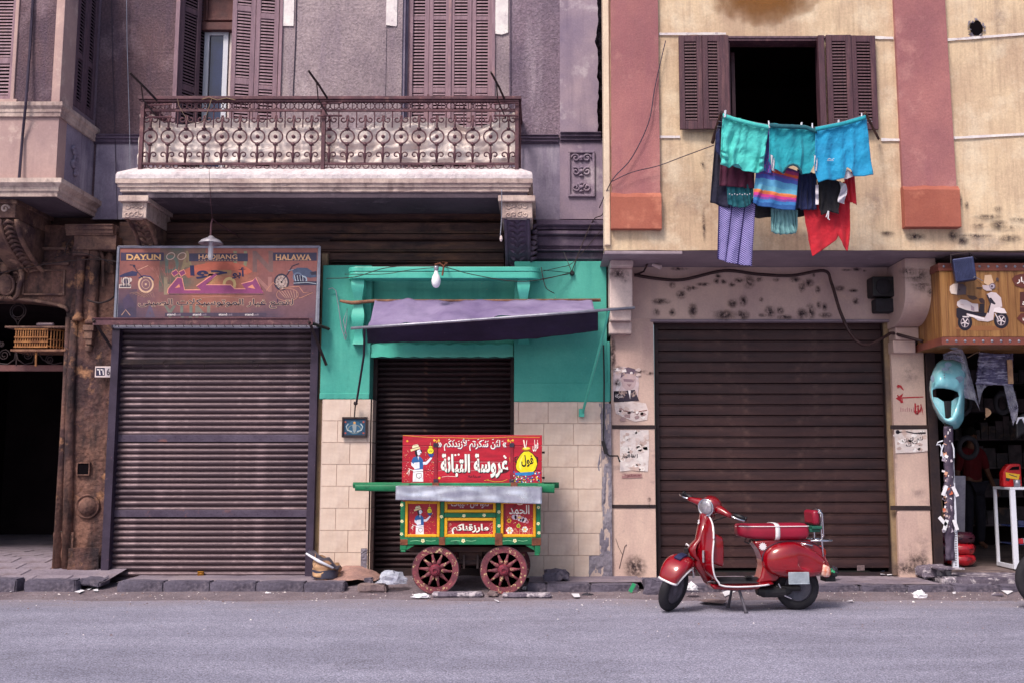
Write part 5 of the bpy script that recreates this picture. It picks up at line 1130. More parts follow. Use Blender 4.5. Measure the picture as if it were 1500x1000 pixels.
for j in range(ny):
    for i in range(nx):
        x0_, x1_ = 28 + W_ * i / nx - (30 * (j + .5) / ny if i == 0 else 0), 28 + W_ * (i + 1) / nx; sh = -22 * (j / ny)
        a.rect(30 + (W_ - 12) * i / nx + sh, 20 + Hh * j / ny, 30 + (W_ - 12) * (i + 1) / nx + sh, 20 + Hh * (j + 1) / ny, bgc(i / nx, j / ny), 0)
# ghost letters and ghost outlines
for (t_, x0_, x1_, y0_, y1_, c_) in [('D', 360, 460, 70, 200, '5f6a62'), ('A', 470, 570, 40, 200, '8e7a5c'), ('U', 860, 960, 40, 180, '8a8468'), ('N', 1000, 1150, 40, 195, '7a5a58'), ('H', 350, 460, 230, 360, '94806a'), ('O', 780, 880, 230, 340, 'c2a672'), ('N', 1020, 1140, 230, 340, 'a2706a'),
                           ('A', 200, 300, 440, 560, '5c4e66'), ('Y', 350, 440, 440, 555, '6f7068'), ('U', 470, 560, 440, 555, '6a6f68'), ('N', 580, 690, 440, 555, '78726a')]: a.text(t_, x0_, y0_, x1_, y1_, c_, 1, .03)
# header bars
a.rect(34, 52, 350, 112, '3c2f4e', 2); a.rect(535, 58, 965, 116, '35304c', 2); a.rect(1150, 52, 1470, 112, '35304c', 2)
a.text('DAYUN', 76, 64, 328, 106, 'd8a873', 3, .03); a.text('HAOJIANG', 604, 66, 888, 110, 'c79a78', 3, .02); a.text('HALAWA', 1170, 66, 1428, 108, 'cf9f76', 3, .02)
# serif feet on the latin capitals
for (x0_, x1_, y_, n_, c_) in [(76, 328, 106, 10, 'd8a873'), (604, 888, 110, 14, 'c79a78'), (1170, 1428, 108, 12, 'cf9f76')]:
    for i in range(n_): x = x0_ + 6 + (x1_ - x0_ - 12) * i / (n_ - 1); a.rect(x - 7, y_ - 4, x + 7, y_, c_, 4)
for x in (400, 482): a.stroke([(x + 30 * math.cos(t), 78 + 24 * math.sin(t) - 6 * math.cos(t)) for t in [i * .3 for i in range(21)]], 6, 'c4a79a', 3, True)
# red glow band and the two big lines of lettering
a.poly([(480, 190), (560, 150), (700, 122), (820, 118), (930, 140), (1000, 190), (960, 215), (850, 180), (720, 176), (600, 205), (530, 240)], 'b8604c', 3)
def warpA(x, y, p): return (x, y - 42 * math.sin(math.pi * min(1, max(0, (x - 500) / 470))) + 30)
a.text('أبو', 850, 160, 955, 244, '1f1d4c', 4, .03, arabic=True); a.text('حوا', 540, 146, 815, 244, '1f1d4c', 4, .03, arabic=True)
def mk_big(col, l, g):
    # traced letterforms of the big word, thick brush-cut shapes with g px of growth
    sh = [[(380, 350), (1082, 350), (1020, 238), (1000, 262), (920, 282), (950, 320), (866, 320), (840, 292), (655, 290), (745, 208), (722, 206), (590, 300), (625, 328), (500, 328), (480, 240), (452, 236), (384, 318)],
          [(408, 200), (440, 180), (456, 202), (424, 224)], [(462, 196), (496, 180), (508, 204), (476, 224)]]
    for s_ in sh:
        if g:
            a.stroke(s_ + [s_[0]], g, col, l)
        a.poly(s_, col, l + (1 if g else 0))
mk_big('e89a86', 4, 14); mk_big('8a3f6e', 6, 0)
a.poly([(430, 312), (470, 306), (462, 282)], 'd98c72', 7); a.poly([(962, 306), (1020, 318), (998, 286)], 'd98c72', 7); a.rect(384, 352, 1080, 356, '3a2a50', 7)
a.text('لقطع غيار الموتوسيكلات الصينى', 160, 388, 1300, 462, 'c9a68f', 4, .05, arabic=True)
a.text('لقطع غيار الموتوسيكلات الصينى', 163, 391, 1297, 459, '2e2340', 5, .012, arabic=True)
a.rect(358, 492, 1100, 518, '4a3c52', 4)
for x in (374, 562, 752, 944): a.text('stand', x, 496, x + 60, 513, 'e6dcdc', 5, .02); a.text('cell', x + 62, 500, x + 98, 513, 'a898a4', 5, 0)
# motorcycle on the bay side: partly cropped cruiser with a loose wheel
def wheel2(x, y, r, c1, c2, l): a.disc(x, y, r, c1, l, r * 1.12); a.disc(x, y, r * .78, c2, l + 1, r * .88); a.ring(x, y, r * .5, 3, c1, l + 2, r * .55); a.disc(x, y, r * .14, c1, l + 2)
wheel2(218, 284, 58, 'd9b394', '7d5860', 2); a.stroke([(165, 240), (200, 222), (250, 228), (276, 256)], 10, '3b3560', 4)
a.poly([(24, 222), (60, 204), (120, 186), (158, 196), (150, 222), (90, 226), (30, 232)], '2e2c55', 3); a.disc(72, 262, 30, 'd6c6be', 3); a.disc(72, 262, 20, '4b4058', 4); a.disc(100, 252, 17, 'cbb9b2', 4); a.rect(22, 285, 110, 312, 'cfc0b8', 3); a.rect(28, 292, 104, 305, '3b3348', 4)
a.stroke([(100, 142), (128, 144), (152, 188), (200, 240)], 6, '2a2340', 4); a.stroke([(160, 180), (236, 146)], 4, 'd8a08c', 4); a.disc(132, 150, 9, '2a2340', 5)
for k in range(8): a.stroke([(40 + k * 8, 236), (36 + k * 10, 300)], 3, ['cbb8b0', '2c2644'][k % 2], 5)
# cruiser on the lettering end
wheel2(1212, 268, 56, '262038', 'a38a84', 2)
for k in range(9): t = k * .7; a.stroke([(1212, 268), (1212 + 44 * math.cos(t), 268 + 50 * math.sin(t))], 2.5, 'd5c6bf', 4)
a.poly([(1290, 180), (1330, 162), (1400, 164), (1440, 192), (1468, 186), (1468, 232), (1420, 236), (1300, 214)], '3e4a66', 3); a.poly([(1420, 196), (1468, 188), (1468, 214), (1430, 216)], '231f38', 4)
a.disc(1330, 232, 36, '5d6a84', 4); a.disc(1330, 232, 24, '2d2c48', 5); a.disc(1372, 250, 28, '93a0b2', 4); a.disc(1372, 250, 18, '33304c', 5); a.rect(1300, 262, 1468, 290, '2a2742', 4)
a.stroke([(1218, 260), (1262, 200), (1290, 150), (1340, 132)], 6, '2a2340', 5); a.stroke([(1262, 186), (1300, 176)], 5, '8c98aa', 6); a.stroke([(1300, 276), (1400, 270), (1466, 280)], 5, 'a0a8b4', 6)
for k in range(7): a.stroke([(1306 + k * 10, 218), (1316 + k * 9, 262)], 3, ['c6ccd4', '2d2c48'][k % 2], 6)
# ghost motorcycle outlines
a.stroke([(1100, 330), (1150, 270), (1200, 310), (1340, 300), (1372, 345), (1440, 345), (1360, 380), (1340, 385)], 4, 'c78c72', 3); a.ring(1255, 360, 80, 4, 'b88470', 3, 46)
for k in range(7): a.stroke([(1190 + k * 22, 330), (1240 + k * 14, 384)], 3, 'c39a84', 3)
for k in range(11): a.stroke([(240 + k * 22, 150 + 8 * (k % 3)), (300 + k * 14, 210 + 30 * (k % 4))], 3, 'a86f66', 2)
for k in range(6): a.stroke([(100 + k * 20, 350 + k * 6), (150 + k * 24, 340), (210 + k * 14, 380)], 3, 'a07868', 3)
a.poly([(46, 400), (90, 352), (120, 392), (140, 440), (60, 470)], '4a3a58', 2); a.stroke([(40, 510), (70, 470), (104, 512)], 5, 'c49a86', 3)
a.stroke([(560, 372), (640, 380), (760, 372), (880, 380), (1000, 372)], 3, 'c48a7c', 3)
a.build('lettering', M['print'], sg)
# row of dangling hooks bar in front of the sign foot
hk = thing('hook_rail', 'rusty angle rail with small hooks across the foot of the motorcycle parts sign', 'rail', P(318, 478, SG - .12))
b = MB(); b.tube([P(136, 467, SG - .14), P(452, 467, SG - .14)], .013, 4); b.box(X(136, SG - .14, 468), SG - .14, Z(476, SG - .14), X(458, SG - .14, 468), SG - .134, Z(466, SG - .14)); b.build('rail', M['iron_maroon'], hk)
b = MB()
for i in range(24): x = 172 + i * 12; b.tube([P(x, 474, SG - .15), P(x + 1, 478, SG - .17), P(x + 2.5, 479, SG - .16)], .004, 4)
b.each('hook', M['iron_dark'], hk)
b = MB(); b.tube([P(137, 469, SG - .15), P(164, 510, 12.2)], .022, 4); b.tube([P(137, 468, SG - .15), P(139, 476, 12.24)], .02, 4); b.build('brace', M['iron_dark'], hk)
b = MB(); b.tube([P(455, 476, SG - .15), P(478, 534, 12.15)], .022, 4); b.tube([P(452, 472, SG - .15), P(482, 482, 12.15)], .02, 4); b.build('brace', M['iron_dark'], hk)
# ================================================================== HANGING LAMPS
def lamp_arm(name, label, pts, Y): pass
lm = thing('hanging_lamp', 'small tin shade lamp with a long clear bulb in front of the motorcycle parts sign', 'lamp', P(309, 356, 11.75), group='street lamps hung from the facade')
b = MB(); b.tube([P(311, 322, 11.75), P(309.5, 328, 11.75), P(308.5, 346, 11.75)], .011, 6); b.tube([P(311, 321, 11.75), P(320, 328, 11.95), P(350, 347, 12.3)], .007, 6); b.tube([P(306, 244, 11.4), P(309, 300, 11.6), P(311, 321, 11.75)], .003, 4); b.build('arm', M['iron_maroon'], lm)
dm('enamel', '6a6672', 'a8a3ac', s1=7, rough=.35, stain='3a2e36', st=6, sta=.5)
b = MB(); c0 = P(309, 357, 11.75); b.lathe([(.02, .09), (.035, .075), (.05, .065), (.11, .035), (.14, .0), (.138, -.006), (.105, .024), (.04, .05), (.0, .055)], c0, n=28); b.build('shade', M['enamel'], lm, smooth=True)
dm('bulb_glass', 'e8e8f0', rough=.08, fine=0, bump=0, alpha=.5, spec=.8); dm('bulb_white', 'f2f2f6', rough=.25, fine=0, bump=0, spec=.6)
b = MB(); b.lathe([(.022, .03), (.026, 0), (.030, -.04), (.030, -.15), (.022, -.19), (0, -.2)], c0, n=16); b.build('bulb', M['bulb_glass'], lm, smooth=True)
b = MB(); b.lathe([(.0, .06), (.016, .05), (.018, .0), (.012, -.03), (.006, -.06), (.010, -.09), (.009, -.13), (0, -.14)], c0, n=10); b.build('filament_stem', M['bulb_white'], lm, smooth=True)
YL = 11.75
lm = thing('hanging_lamp', 'bare white egg shaped bulb hanging over the green shelf hood', 'lamp', P(639, 400, YL), group='street lamps hung from the facade')
b = MB(); b.tube([P(648, 404, YL), P(650, 390, YL), P(644, 386, YL), P(637, 388, YL)], .011, 6); b.tube([P(650, 390, YL), P(655, 386, 12.0), P(648, 384, 12.3)], .012, 6); b.build('arm', M['rusty'], lm)
b = MB(); c0 = P(639, 396, YL); b.lathe([(.028, .045), (.030, .03), (.026, -.0), (.022, -.01)], c0, n=16); b.build('socket', M['galvanised'], lm, smooth=True)
b = MB(); b.lathe([(.020, -.0), (.022, -.03), (.044, -.075), (.055, -.12), (.048, -.17), (.03, -.20), (0, -.212)], c0, n=24); b.build('bulb', M['bulb_white'], lm, smooth=True)
# ================================================================== AWNING
dm('awning_cloth_shaded', '342a4c', '241d38', s1=2, fine=.06, stain='a898b4', st=16, stc=(.70, .73), sta=.7, bump=.3, sb=22)  # same cloth as the top; valance shade painted in as darker indigo
dm('awning_cloth', '9486a8', '6e5e86', s1=1.2, fine=.05, streak='9a88ad', ss=(3, 3, 3), sc=(.55, .7), sa=.35, stain='d8c8dc', st=12, stc=(.70, .73), sta=.7, bump=.25, sb=30, rough=.8)
aw = thing('awning', 'sagging purple cloth awning on a crooked pole over the narrow black shutter', 'awning', P(700, 480, 11.9))
YA, YB = 12.02, 11.25
top = [(549, 440), (620, 440), (700, 441), (780, 440), (867, 440)]; mid = [(537, 479), (620, 473), (700, 467), (780, 461), (876, 454)]; bot = [(538, 502), (560, 502), (620, 500), (700, 500), (780, 496), (840, 489), (876, 484)]
def li(pts, u): k = u * (len(pts) - 1); i = min(int(k), len(pts) - 2); t = k - i; return pts[i][0] + (pts[i + 1][0] - pts[i][0]) * t, pts[i][1] + (pts[i + 1][1] - pts[i][1]) * t
b = MB()
def fa(u, v):
    p0 = li(top, u); p1 = li(mid, u); A_ = P(p0[0], p0[1], YA); B_ = P(p1[0], p1[1] + 0, YB); q_ = A_.lerp(B_, v); q_.z -= .06 * math.sin(v * 3.14) * (.7 + .3 * math.cos(u * 25)) + .035 * noise.noise(Vector((u * 9, v * 3, 0))) + .012 * noise.noise(Vector((u * 26, v * 8, 3))); q_.y += .02 * math.sin(u * 22 + v * 2) * .4; return q_
def fb(u, v):
    p1 = li(mid, u); p2 = li(bot, u); A_ = P(p1[0], p1[1], YB); B_ = P(p2[0], p2[1], YB + .42); q_ = A_.lerp(B_, v); q_.y += .03 * v * noise.noise(Vector((u * 14, v * 2, 2))) + .012 * noise.noise(Vector((u * 30, v * 9, 3))); q_.z += .006 * noise.noise(Vector((u * 30, 2, 0))) * v; return q_
b.grid(fa, 90, 20); b.build('cloth', M['awning_cloth'], aw, smooth=True, solid=.004)
b = MB(); b.grid(fb, 90, 14); b.build('valance', M['awning_cloth_shaded'], aw, smooth=True, solid=.004)
b = MB(); b.tube([P(514, 481, YB), P(620, 474, YB), P(700, 468.5, YB), P(800, 461, YB), P(930, 451, YB)], .017, 8); b.build('front_pole', M['galvanised'], aw, smooth=True)
dm('bare_wood', '9a6f58', '6e4b3f', s1=8, fine=.2, bump=.5); b = MB(); b.tube([P(498, 441, YA + .02), P(515, 444, YA + .02), P(550, 441, YA + .02), P(700, 441, YA + .03), P(880, 440, YA + .02)], [.016, .024, .02, .018, .02], 7); b.build('back_pole', M['bare_wood'], aw, smooth=True)
b = MB(); b.tube([P(534, 480, YB), P(533, 520, YB + .3), P(522, 590, 12.1)], .013, 7); b.build('stay', M['steel_purple'], aw)
b = MB(); b.tube([P(892, 456, YB), P(873, 530, YB + .4), P(853, 606, 12.1)], .016, 7); b.build('stay', M['green_gloss'], aw)
b = MB(); b.bpx(848, 598, 856, 610, 12.08, .06); b.build('clamp', M['green_gloss'], aw, bevel=.004)
# faded wire hook on the green wall
b = MB(); b.tube([P(x, y, GY - .02) for x, y in [(481, 424), (487, 422), (492, 426), (496, 450), (500, 480), (506, 498), (508, 492), (503, 470), (509, 452), (508, 470), (505, 490)]], .006, 5); o = b.build('wire_hook', M['galvanised']); tag(o, 'bent wire hanger drooping on the green wall beside the sign', 'wire')
# ================================================================== PLATES
t = thing('house_number_plate', 'blue and white enamel house number plate on the rough brown pier', 'number plate', P(152, 552, 12.18))
b = MB(); b.bpx(139, 536, 163, 552, 12.19, .02); b.build('plate', M['pvc_cream'], t, bevel=.003)
a = Art(12.19, crop(0, 240, 3.125)); a.rect(439, 931, 480, 968, '2d2844', 0); a.text('٦٦', 444, 936, 476, 964, 'e8dfe0', 1, .03, arabic=False); a.rect(482, 929, 508, 972, 'b9aeb4', 0); a.text('6', 488, 934, 504, 966, '3a2f3c', 1, .03); a.build('number', M['print'], t)
t = thing('wall_plaque', 'small dark blue framed plaque with a painted ornament, on the tiles beside the black shutter', 'plaque', P(519, 639, 12.12))
b = MB(); frame_px(b, 501, 610, 538, 640, .022, 12.12, .03); b.build('frame', M['iron_dark'], t, bevel=.003)
b = MB(); b.bpx(502, 611, 537, 639, 12.135, .012); b.build('back', M['iron_dark'], t)
dm('plaque_blue', '2f5f8a', '24446e', s1=9, rough=.5)
a = Art(12.135, crop(500, 600, 3.333)); a.rect(10, 42, 121, 122, '1f4460', 0); a.disc(64, 85, 34, '2c5c7c', 1); a.ring(64, 92, 30, 3, '8a8a7a', 2, 20); a.poly([(64, 56), (74, 74), (72, 100), (64, 112), (56, 100), (54, 74)], '8e9aa0', 3); a.disc(64, 62, 6, 'd8a05a', 4)
for f in (-1, 1): a.stroke([(64 + f * 12, 104), (64 + f * 34, 98), (64 + f * 40, 80), (64 + f * 30, 66)], 5, 'a8b8c0', 3); a.disc(64 + f * 44, 58, 5, 'a05048', 3); a.disc(64 + f * 44, 112, 5, 'a05048', 3)
a.build('painting', M['print'], t)
b = MB(); b.tube([P(519, 610, 12.1), P(520, 598, 12.1), P(521, 590, 12.08)], .008, 6); b.lathe([(.02, -.02), (.026, 0), (.02, .02)], P(521, 590, 12.08), n=10); b.build('hook', M['iron_dark'], t)
# posters and stencils on the pillars
def poster(label, pts, Y, base, fn, cat='poster', name='wall_poster'):
    t = thing(name, label, cat, P(pts[2][0], pts[2][1], Y)); a = Art(Y, step=.0009); a.poly(pts, base, 0); fn(a); a.build('sheet', M['print_paper'], t); return t
random.seed(31)
def scr(a, x0, y0, x1, y1, n, cols, l=1, s=4):
    for i in range(n):
        x, y = random.uniform(x0, x1), random.uniform(y0, y1); m_ = random.randint(5, 8); rr = random.uniform(.4, 1) * s
        a.poly([(x + rr * random.uniform(.6, 1.3) * math.cos(k * 6.28 / m_), y + rr * .7 * random.uniform(.6, 1.3) * math.sin(k * 6.28 / m_)) for k in range(m_)], random.choice(cols), l + i % 3)
def p1(a):
    a.rect(899, 572, 914, 588, '2b2530', 1); a.poly([(900, 580), (906, 571), (912, 560), (905, 556)], 'e0d6da', 1); a.disc(921, 557, 11, 'b9a1a4', 2, 14); a.poly([(909, 553), (911, 541), (920, 537), (930, 540), (934, 552), (928, 548), (918, 546)], '6a5868', 3); a.poly([(913, 554), (930, 555), (928, 559), (914, 558)], '8a727c', 3); a.poly([(918, 562), (925, 562), (922, 566)], '96787e', 3); a.poly([(912, 572), (930, 570), (936, 586), (906, 588)], '3a3240', 2); a.poly([(920, 571), (924, 571), (923, 584)], 'e8e0e2', 4)
    a.text('شركة', 901, 576, 912, 583, 'd8d0d4', 4, .03, arabic=True); scr(a, 900, 538, 936, 552, 8, ['efe6e6', 'd8c4c0'], 4, 5)
poster('torn election poster with a faded portrait, high on the pale pillar beside the green wall', [(898, 540), (912, 536), (934, 542), (936, 560), (934, 586), (916, 588), (898, 586)], GW - .006, 'cbb8bc', p1)
def p2(a): a.stroke([(913, 601), (930, 603), (948, 600)], 1.2, '8a5a50', 2); scr(a, 902, 592, 948, 614, 22, ['efe7e4', 'd4bfb8', 'a58a8a', 'e0d2d0'], 2, 5)
poster('ragged white scraps of a torn poster just above the upper black band', [(900, 590), (920, 586), (946, 590), (950, 602), (948, 614), (930, 617), (912, 610), (901, 604)], GW - .006, 'ddcdca', p2)
def p3(a):
    scr(a, 910, 630, 948, 690, 46, ['efe7e4', 'd9c8c4', 'c9b0aa', 'e6dcda'], 1, 6); a.text('شقة للايجار', 911, 664, 932, 671, '2a2430', 4, .05, arabic=True); a.rect(933, 664, 934, 670, '2a2430', 4)
poster('large peeling white notice in the middle of the pale pillar, between its black bands', [(908, 629), (950, 629), (951, 660), (949, 690), (926, 688), (908, 690)], GW - .006, 'e2d6d4', p3)
poster('narrow reddish strip of an old notice below the peeling white notice', [(911, 693), (940, 693), (941, 699), (911, 700)], GW - .006, 'a07878', lambda a: a.text('ممنوع', 913, 694, 938, 699, '7a4c50', 1, .03, arabic=True))
def p4(a):
    scr(a, 1312, 630, 1356, 660, 30, ['f0eaea', 'd8cccc', 'c0a8a4'], 1, 5); a.text('مطلوب', 1345, 630, 1356, 636, '2a2430', 4, .04, arabic=True); a.stroke([(1314, 633), (1326, 631), (1340, 634), (1356, 633)], 1.6, '2a2430', 4); a.disc(1315, 632, 3, '2a2430', 4)
    for (x, y) in [(1325, 644), (1331, 650), (1340, 646), (1334, 642), (1348, 641)]: a.text('ك', x - 4, y - 3, x + 4, y + 3, '3a3440', 4, .02, arabic=True)
poster('torn white notice with black scribbles on the speckled pillar beside the parts shop', [(1310, 629), (1358, 628), (1359, 660), (1340, 662), (1312, 663)], GW - .010, 'ddd0ce', p4)
t = thing('wall_graffiti', 'red stencilled Arabic and arrow sprayed on the speckled pillar by the parts shop', 'graffiti', P(1335, 605, GW - .01)); a = Art(GW - .002, crop(1290, 360, 3.848))
a.stroke([(95, 782), (112, 790), (120, 800), (130, 812)], [6, 14, 10, 3], 'b2303a', 0); a.disc(98, 792, 9, 'b2303a', 1); a.poly([(84, 858), (128, 828), (120, 850), (240, 846), (240, 852), (124, 858), (128, 886)], 'b2303a', 0)
a.stroke([(95, 838), (118, 884)], 8, 'a82a36', 1); a.text('هنا', 190, 885, 240, 950, 'a82a36', 0, .05, arabic=True); a.stroke([(226, 890), (238, 950)], 6, 'a82a36', 1); a.stroke([(200, 900), (190, 935), (215, 925)], 7, 'a82a36', 1)
for k in range(7): a.rect(112 + k * 12, 908 + (k % 3) * 4, 116 + k * 12, 932, 'a8707a', 0)
a.build('paint', M['print_paper'], t)
# gas-style crank hook on the joint between the two buildings
b = MB(); b.tube([P(x, y, 12.1) for x, y in [(884, 505), (885, 560), (884, 640), (887, 662), (893, 667), (905, 667), (908, 676)]], .010, 6); b.tube([P(883, 645, 12.09), P(888, 664, 12.09)], .022, 6); o = b.build('hooked_cable', M['black_plastic']); tag(o, 'black cable ending in a bent metal hook beside the pale pillar', 'cable')
# ================================================================== CABLES
def wire(label, pts, r, m, cat='cable', name='cable'):
    b = MB(); P3 = [P(*p) for p in pts]
    # smooth with Catmull-Rom
    out = []
    for i in range(len(P3) - 1):
        p0, p1_, p2_, p3 = P3[max(i - 1, 0)], P3[i], P3[i + 1], P3[min(i + 2, len(P3) - 1)]
        for k in range(6): t = k / 6; out.append(.5 * ((2 * p1_) + (p2_ - p0) * t + (2 * p0 - 5 * p1_ + 4 * p2_ - p3) * t * t + (3 * p1_ - p0 - 3 * p2_ + p3) * t ** 3))
    out.append(P3[-1]); b.tube(out, r, 6); o = b.build(name, M[m], smooth=True); tag(o, label, cat); return o
wire('thick brown cable sagging across the stained wall over the wide maroon shutter', [(929, 403, 12.13), (960, 408, 12.13), (1000, 410, 12.13), (1060, 397, 12.13), (1110, 402, 12.13), (1160, 404, 12.13), (1207, 397, 12.1), (1218, 415, 12.1), (1232, 460, 12.05), (1250, 494, 12.0), (1270, 505, 12.0), (1295, 494, 12.05), (1306, 488, 12.1), (1322, 492, 12.0), (1352, 500, 11.9)], .019, 'roller_maroon')
wire('thin dark wire crossing the pink pilaster', [(878, 305, 11.3), (897, 264, 11.1), (925, 232, 11.1), (950, 180, 11.1), (960, 125, 11.12), (975, 60, 11.14)], .006, 'steel_purple')
wire('thin wire from the pink pilaster to the washing lines', [(897, 266, 11.08), (925, 253, 11.08), (965, 243, 11.08), (1000, 230, 11.02), (1046, 213, 10.9)], .005, 'steel_purple')
wire('black wire running down the gap onto the green wall', [(898, 262, 11.2), (884, 312, 11.9), (869, 323, 12.25), (850, 365, 12.2), (838, 397, 12.12)], .006, 'iron_dark')
wire('drooping black wires along the green shelf hood', [(478, 408, 12.05), (520, 406, 11.9), (570, 392, 11.85), (640, 390, 11.75), (690, 402, 11.88), (750, 412, 11.9), (792, 410, 11.9), (835, 400, 12.1)], .005, 'iron_dark')
wire('second thin wire across the green shelf hood', [(505, 402, 11.9), (560, 402, 11.88), (600, 396, 11.86), (639, 392, 11.76)], .004, 'iron_dark')
wire('thin wires fanning to the knob on the green wall', [(793, 398, 11.95), (820, 392, 12.08), (838, 386, 12.1), (862, 360, 12.2), (880, 338, 12.2)], .004, 'iron_dark')
b = MB(); b.lathe([(.03, 0), (.03, .03), (.02, .05), (.0, .05)], P(838, 401, GY), (0, -1, 0), 12); b.tube([P(838, 401, GY - .03), P(792, 409, 11.93)], .004, 5); b.tube([P(836, 400, GY - .04), P(796, 396, 11.93)], .004, 5); b.tube([P(837, 397, GY - .04), P(826, 370, 12.2)], .004, 5); o = b.build('insulator', M['black_plastic']); tag(o, 'black insulator knob with wires on the green wall', 'insulator')
wire('short twisted flex dangling off the rounded end of the green hood', [(793, 392, 11.95), (795, 405, 11.93), (800, 422, 11.92), (812, 430, 12.0)], .005, 'iron_dark')
wire('pale wire strung from the left bracket across the brown pier', [(80, 378, 12.2), (110, 370, 12.1), (140, 376, 12.1), (165, 388, 12.1)], .006, 'iron_dark')
wire('black wire sagging over the carved brown corner', [(0, 400, 12.2), (40, 392, 12.15), (90, 384, 12.1), (140, 380, 12.1), (172, 384, 12.05)], .007, 'iron_dark')
wire('black double wire looping from the brown pier to the sign', [(128, 440, 12.15), (145, 444, 12.15), (160, 440, 12.1), (170, 432, 12.05)], .012, 'iron_dark')
wire('dark wire hanging beside the corner bracket', [(95, 375, 12.2), (102, 352, 12.15), (130, 330, 12.2)], .006, 'iron_dark')
wire('grubby string with a knotted end hanging from the balcony cornice', [(735, 278, 11.33), (735, 310, 11.4), (734, 332, 11.42), (733, 345, 11.42), (734, 350, 11.42)], .006, 'galvanised')
b = MB(); c0 = P(734, 351, 11.42); b.lathe([(0, .05), (.014, .03), (.018, 0), (.01, -.02), (0, -.03)], c0); o = b.build('knot', M['pvc_cream']); tag(o, 'frayed knot at the end of the string below the balcony', 'knot')
# CCTV-like small grey floodlight on the soffit
t = thing('junction_box', 'small grey junction box with looping wires under the yellow overhang', 'junction box', P(957, 383, 12.0))
b = MB(); b.bpx(946, 374, 962, 386, 12.0, .08); b.build('box', M['galvanised'], t, bevel=.006)
b = MB(); 
for k in range(5): b.tube([P(946 + k * 5, 376, 11.98), P(950 + k * 4, 372 + k * 3, 11.95), P(948 + k * 5, 388 - k, 11.98)], .006, 5)
b.tube([P(949, 386, 11.98), P(943, 398, 12.1), P(931, 403, 12.13)], .012, 6); b.build('wire', M['roller_maroon'], t)
b = MB(); b.tube([P(956, 388, 11.95), P(968, 392, 11.9)], [.02, .028], 8); b.build('nozzle', M['pvc_cream'], t)
# black speaker in the recess, floodlight by the shop sign
t = thing('wall_speaker', 'grimy black loudspeaker box hanging above the corner of the maroon shutter', 'loudspeaker', P(1295, 458, 12.05))
b = MB(); b.bpx(1278, 405, 1312, 434, 11.98, .22); b.build('cabinet', M['black_plastic'], t, bevel=.015)
b = MB(); b.bpx(1283, 437, 1314, 457, 12.02, .18); b.build('lower_box', M['black_rubber'], t, bevel=.02)
b = MB(); b.lathe([(.10, .0), (.09, .01), (.03, -.0), (0, .012)], P(1295, 420, 11.98), (0, -1, 0), 20); b.build('cone', M['black_rubber'], t, smooth=True)
t = thing('floodlight', 'blue grey finned floodlight tilted in front of the wooden scooter sign', 'floodlight', P(1412, 395, 11.2))
fl = Matrix.Translation(P(1412, 395, 11.15)) @ Matrix.Rotation(math.radians(-6), 4, 'Y') @ Matrix.Rotation(math.radians(-14), 4, 'Z')
dm('lamp_blue', '3b4166', '2b2f50', s1=5, rough=.4, metal=.4)
b = MB(); b.T = fl; b.box(-.105, -.02, -.13, .115, .10, .13); b.build('housing', M['lamp_blue'], t, bevel=.012)
b = MB(); b.T = fl
for i in range(12): b.box(-.085 + i * .015, -.03, -.10, -.080 + i * .015, -.018, .10)
b.build('fins', M['lamp_blue'], t)
b = MB(); b.tube([P(1393, 372, 11.2), P(1393, 386, 11.2)], .008, 5); b.tube([P(1370, 384, 11.8), P(1393, 374, 11.2), P(1420, 370, 11.1), P(1430, 380, 11.15)], .007, 5); b.tube([P(1420, 370, 11.1), P(1420, 380, 11.2)], .007, 5); b.build('bracket', M['iron_dark'], t)
b = MB(); b.tube([P(1427, 405, 11.1), P(1440, 412, 11.1)], .004, 5); b.lathe([(0, -.012), (.012, 0), (0, .012)], P(1427, 407, 11.1)); b.build('wing_nut', M['galvanised'], t)
# ================================================================== WOODEN SCOOTER SIGN
WY = 11.35
t = thing('shop_signboard', 'wood grain light box sign with a picture of a white scooter over the open shop', 'sign', P(1440, 505, WY))
dm('sign_wood', 'a07446', '78502e', s1=1.2, stretch=(14, 14, 1.0), fine=.10, streak='6d3f24', ss=(26, 26, .8), sc=(.5, .65), sa=.8, rough=.45, bump=.05); dm('sign_band', '8a4c3c', '6c3a34', s1=4, rough=.45, bump=.05)
X0, X1 = X(1378, WY, 450), 8.1; Z0_, Z1_ = Z(505, WY), Z(386, WY)
b = MB(); b.box(X0, WY, Z0_, X1, GW + .02, Z1_); b.build('box', M['sign_wood'], t)
random.seed(8)
x = X0; pl = None
while x < X1:
    w_ = random.uniform(.07, .12); b = MB(); b.box(x + .0015, WY - .006, Z(493, WY), min(x + w_, X1) - .0015, WY - .0005, Z(400, WY)); o = b.build('plank', M['sign_wood'], t); x += w_
b = MB(); b.box(X0 - .012, WY - .014, Z(505, WY), X1, WY + .0, Z(494, WY)); b.box(X0 - .012, WY - .014, Z(397, WY), X1, WY + .0, Z(386, WY)); b.box(X0 - .012, WY - .002, Z(505, WY), X0, GW, Z(494, WY)); b.box(X0 - .012, WY - .002, Z(397, WY), X0, GW, Z(386, WY)); b.each('trim_band', M['sign_band'], t)
b = MB()
for zc in (Z(499.5, WY), Z(391, WY)):
    for i in range(14): b.lathe([(.016, 0), (.012, .006), (0, .009)], (X0 + .05 + i * .1, WY - .014, zc), (0, -1, 0), 8)
b.each('stud', M['galvanised'], t)
a = Art(WY - .007, crop(1380, 380, 8.333))
ol = 'e0a860'
a.disc(480, 840, 330, '8a5a38', 0, 30)
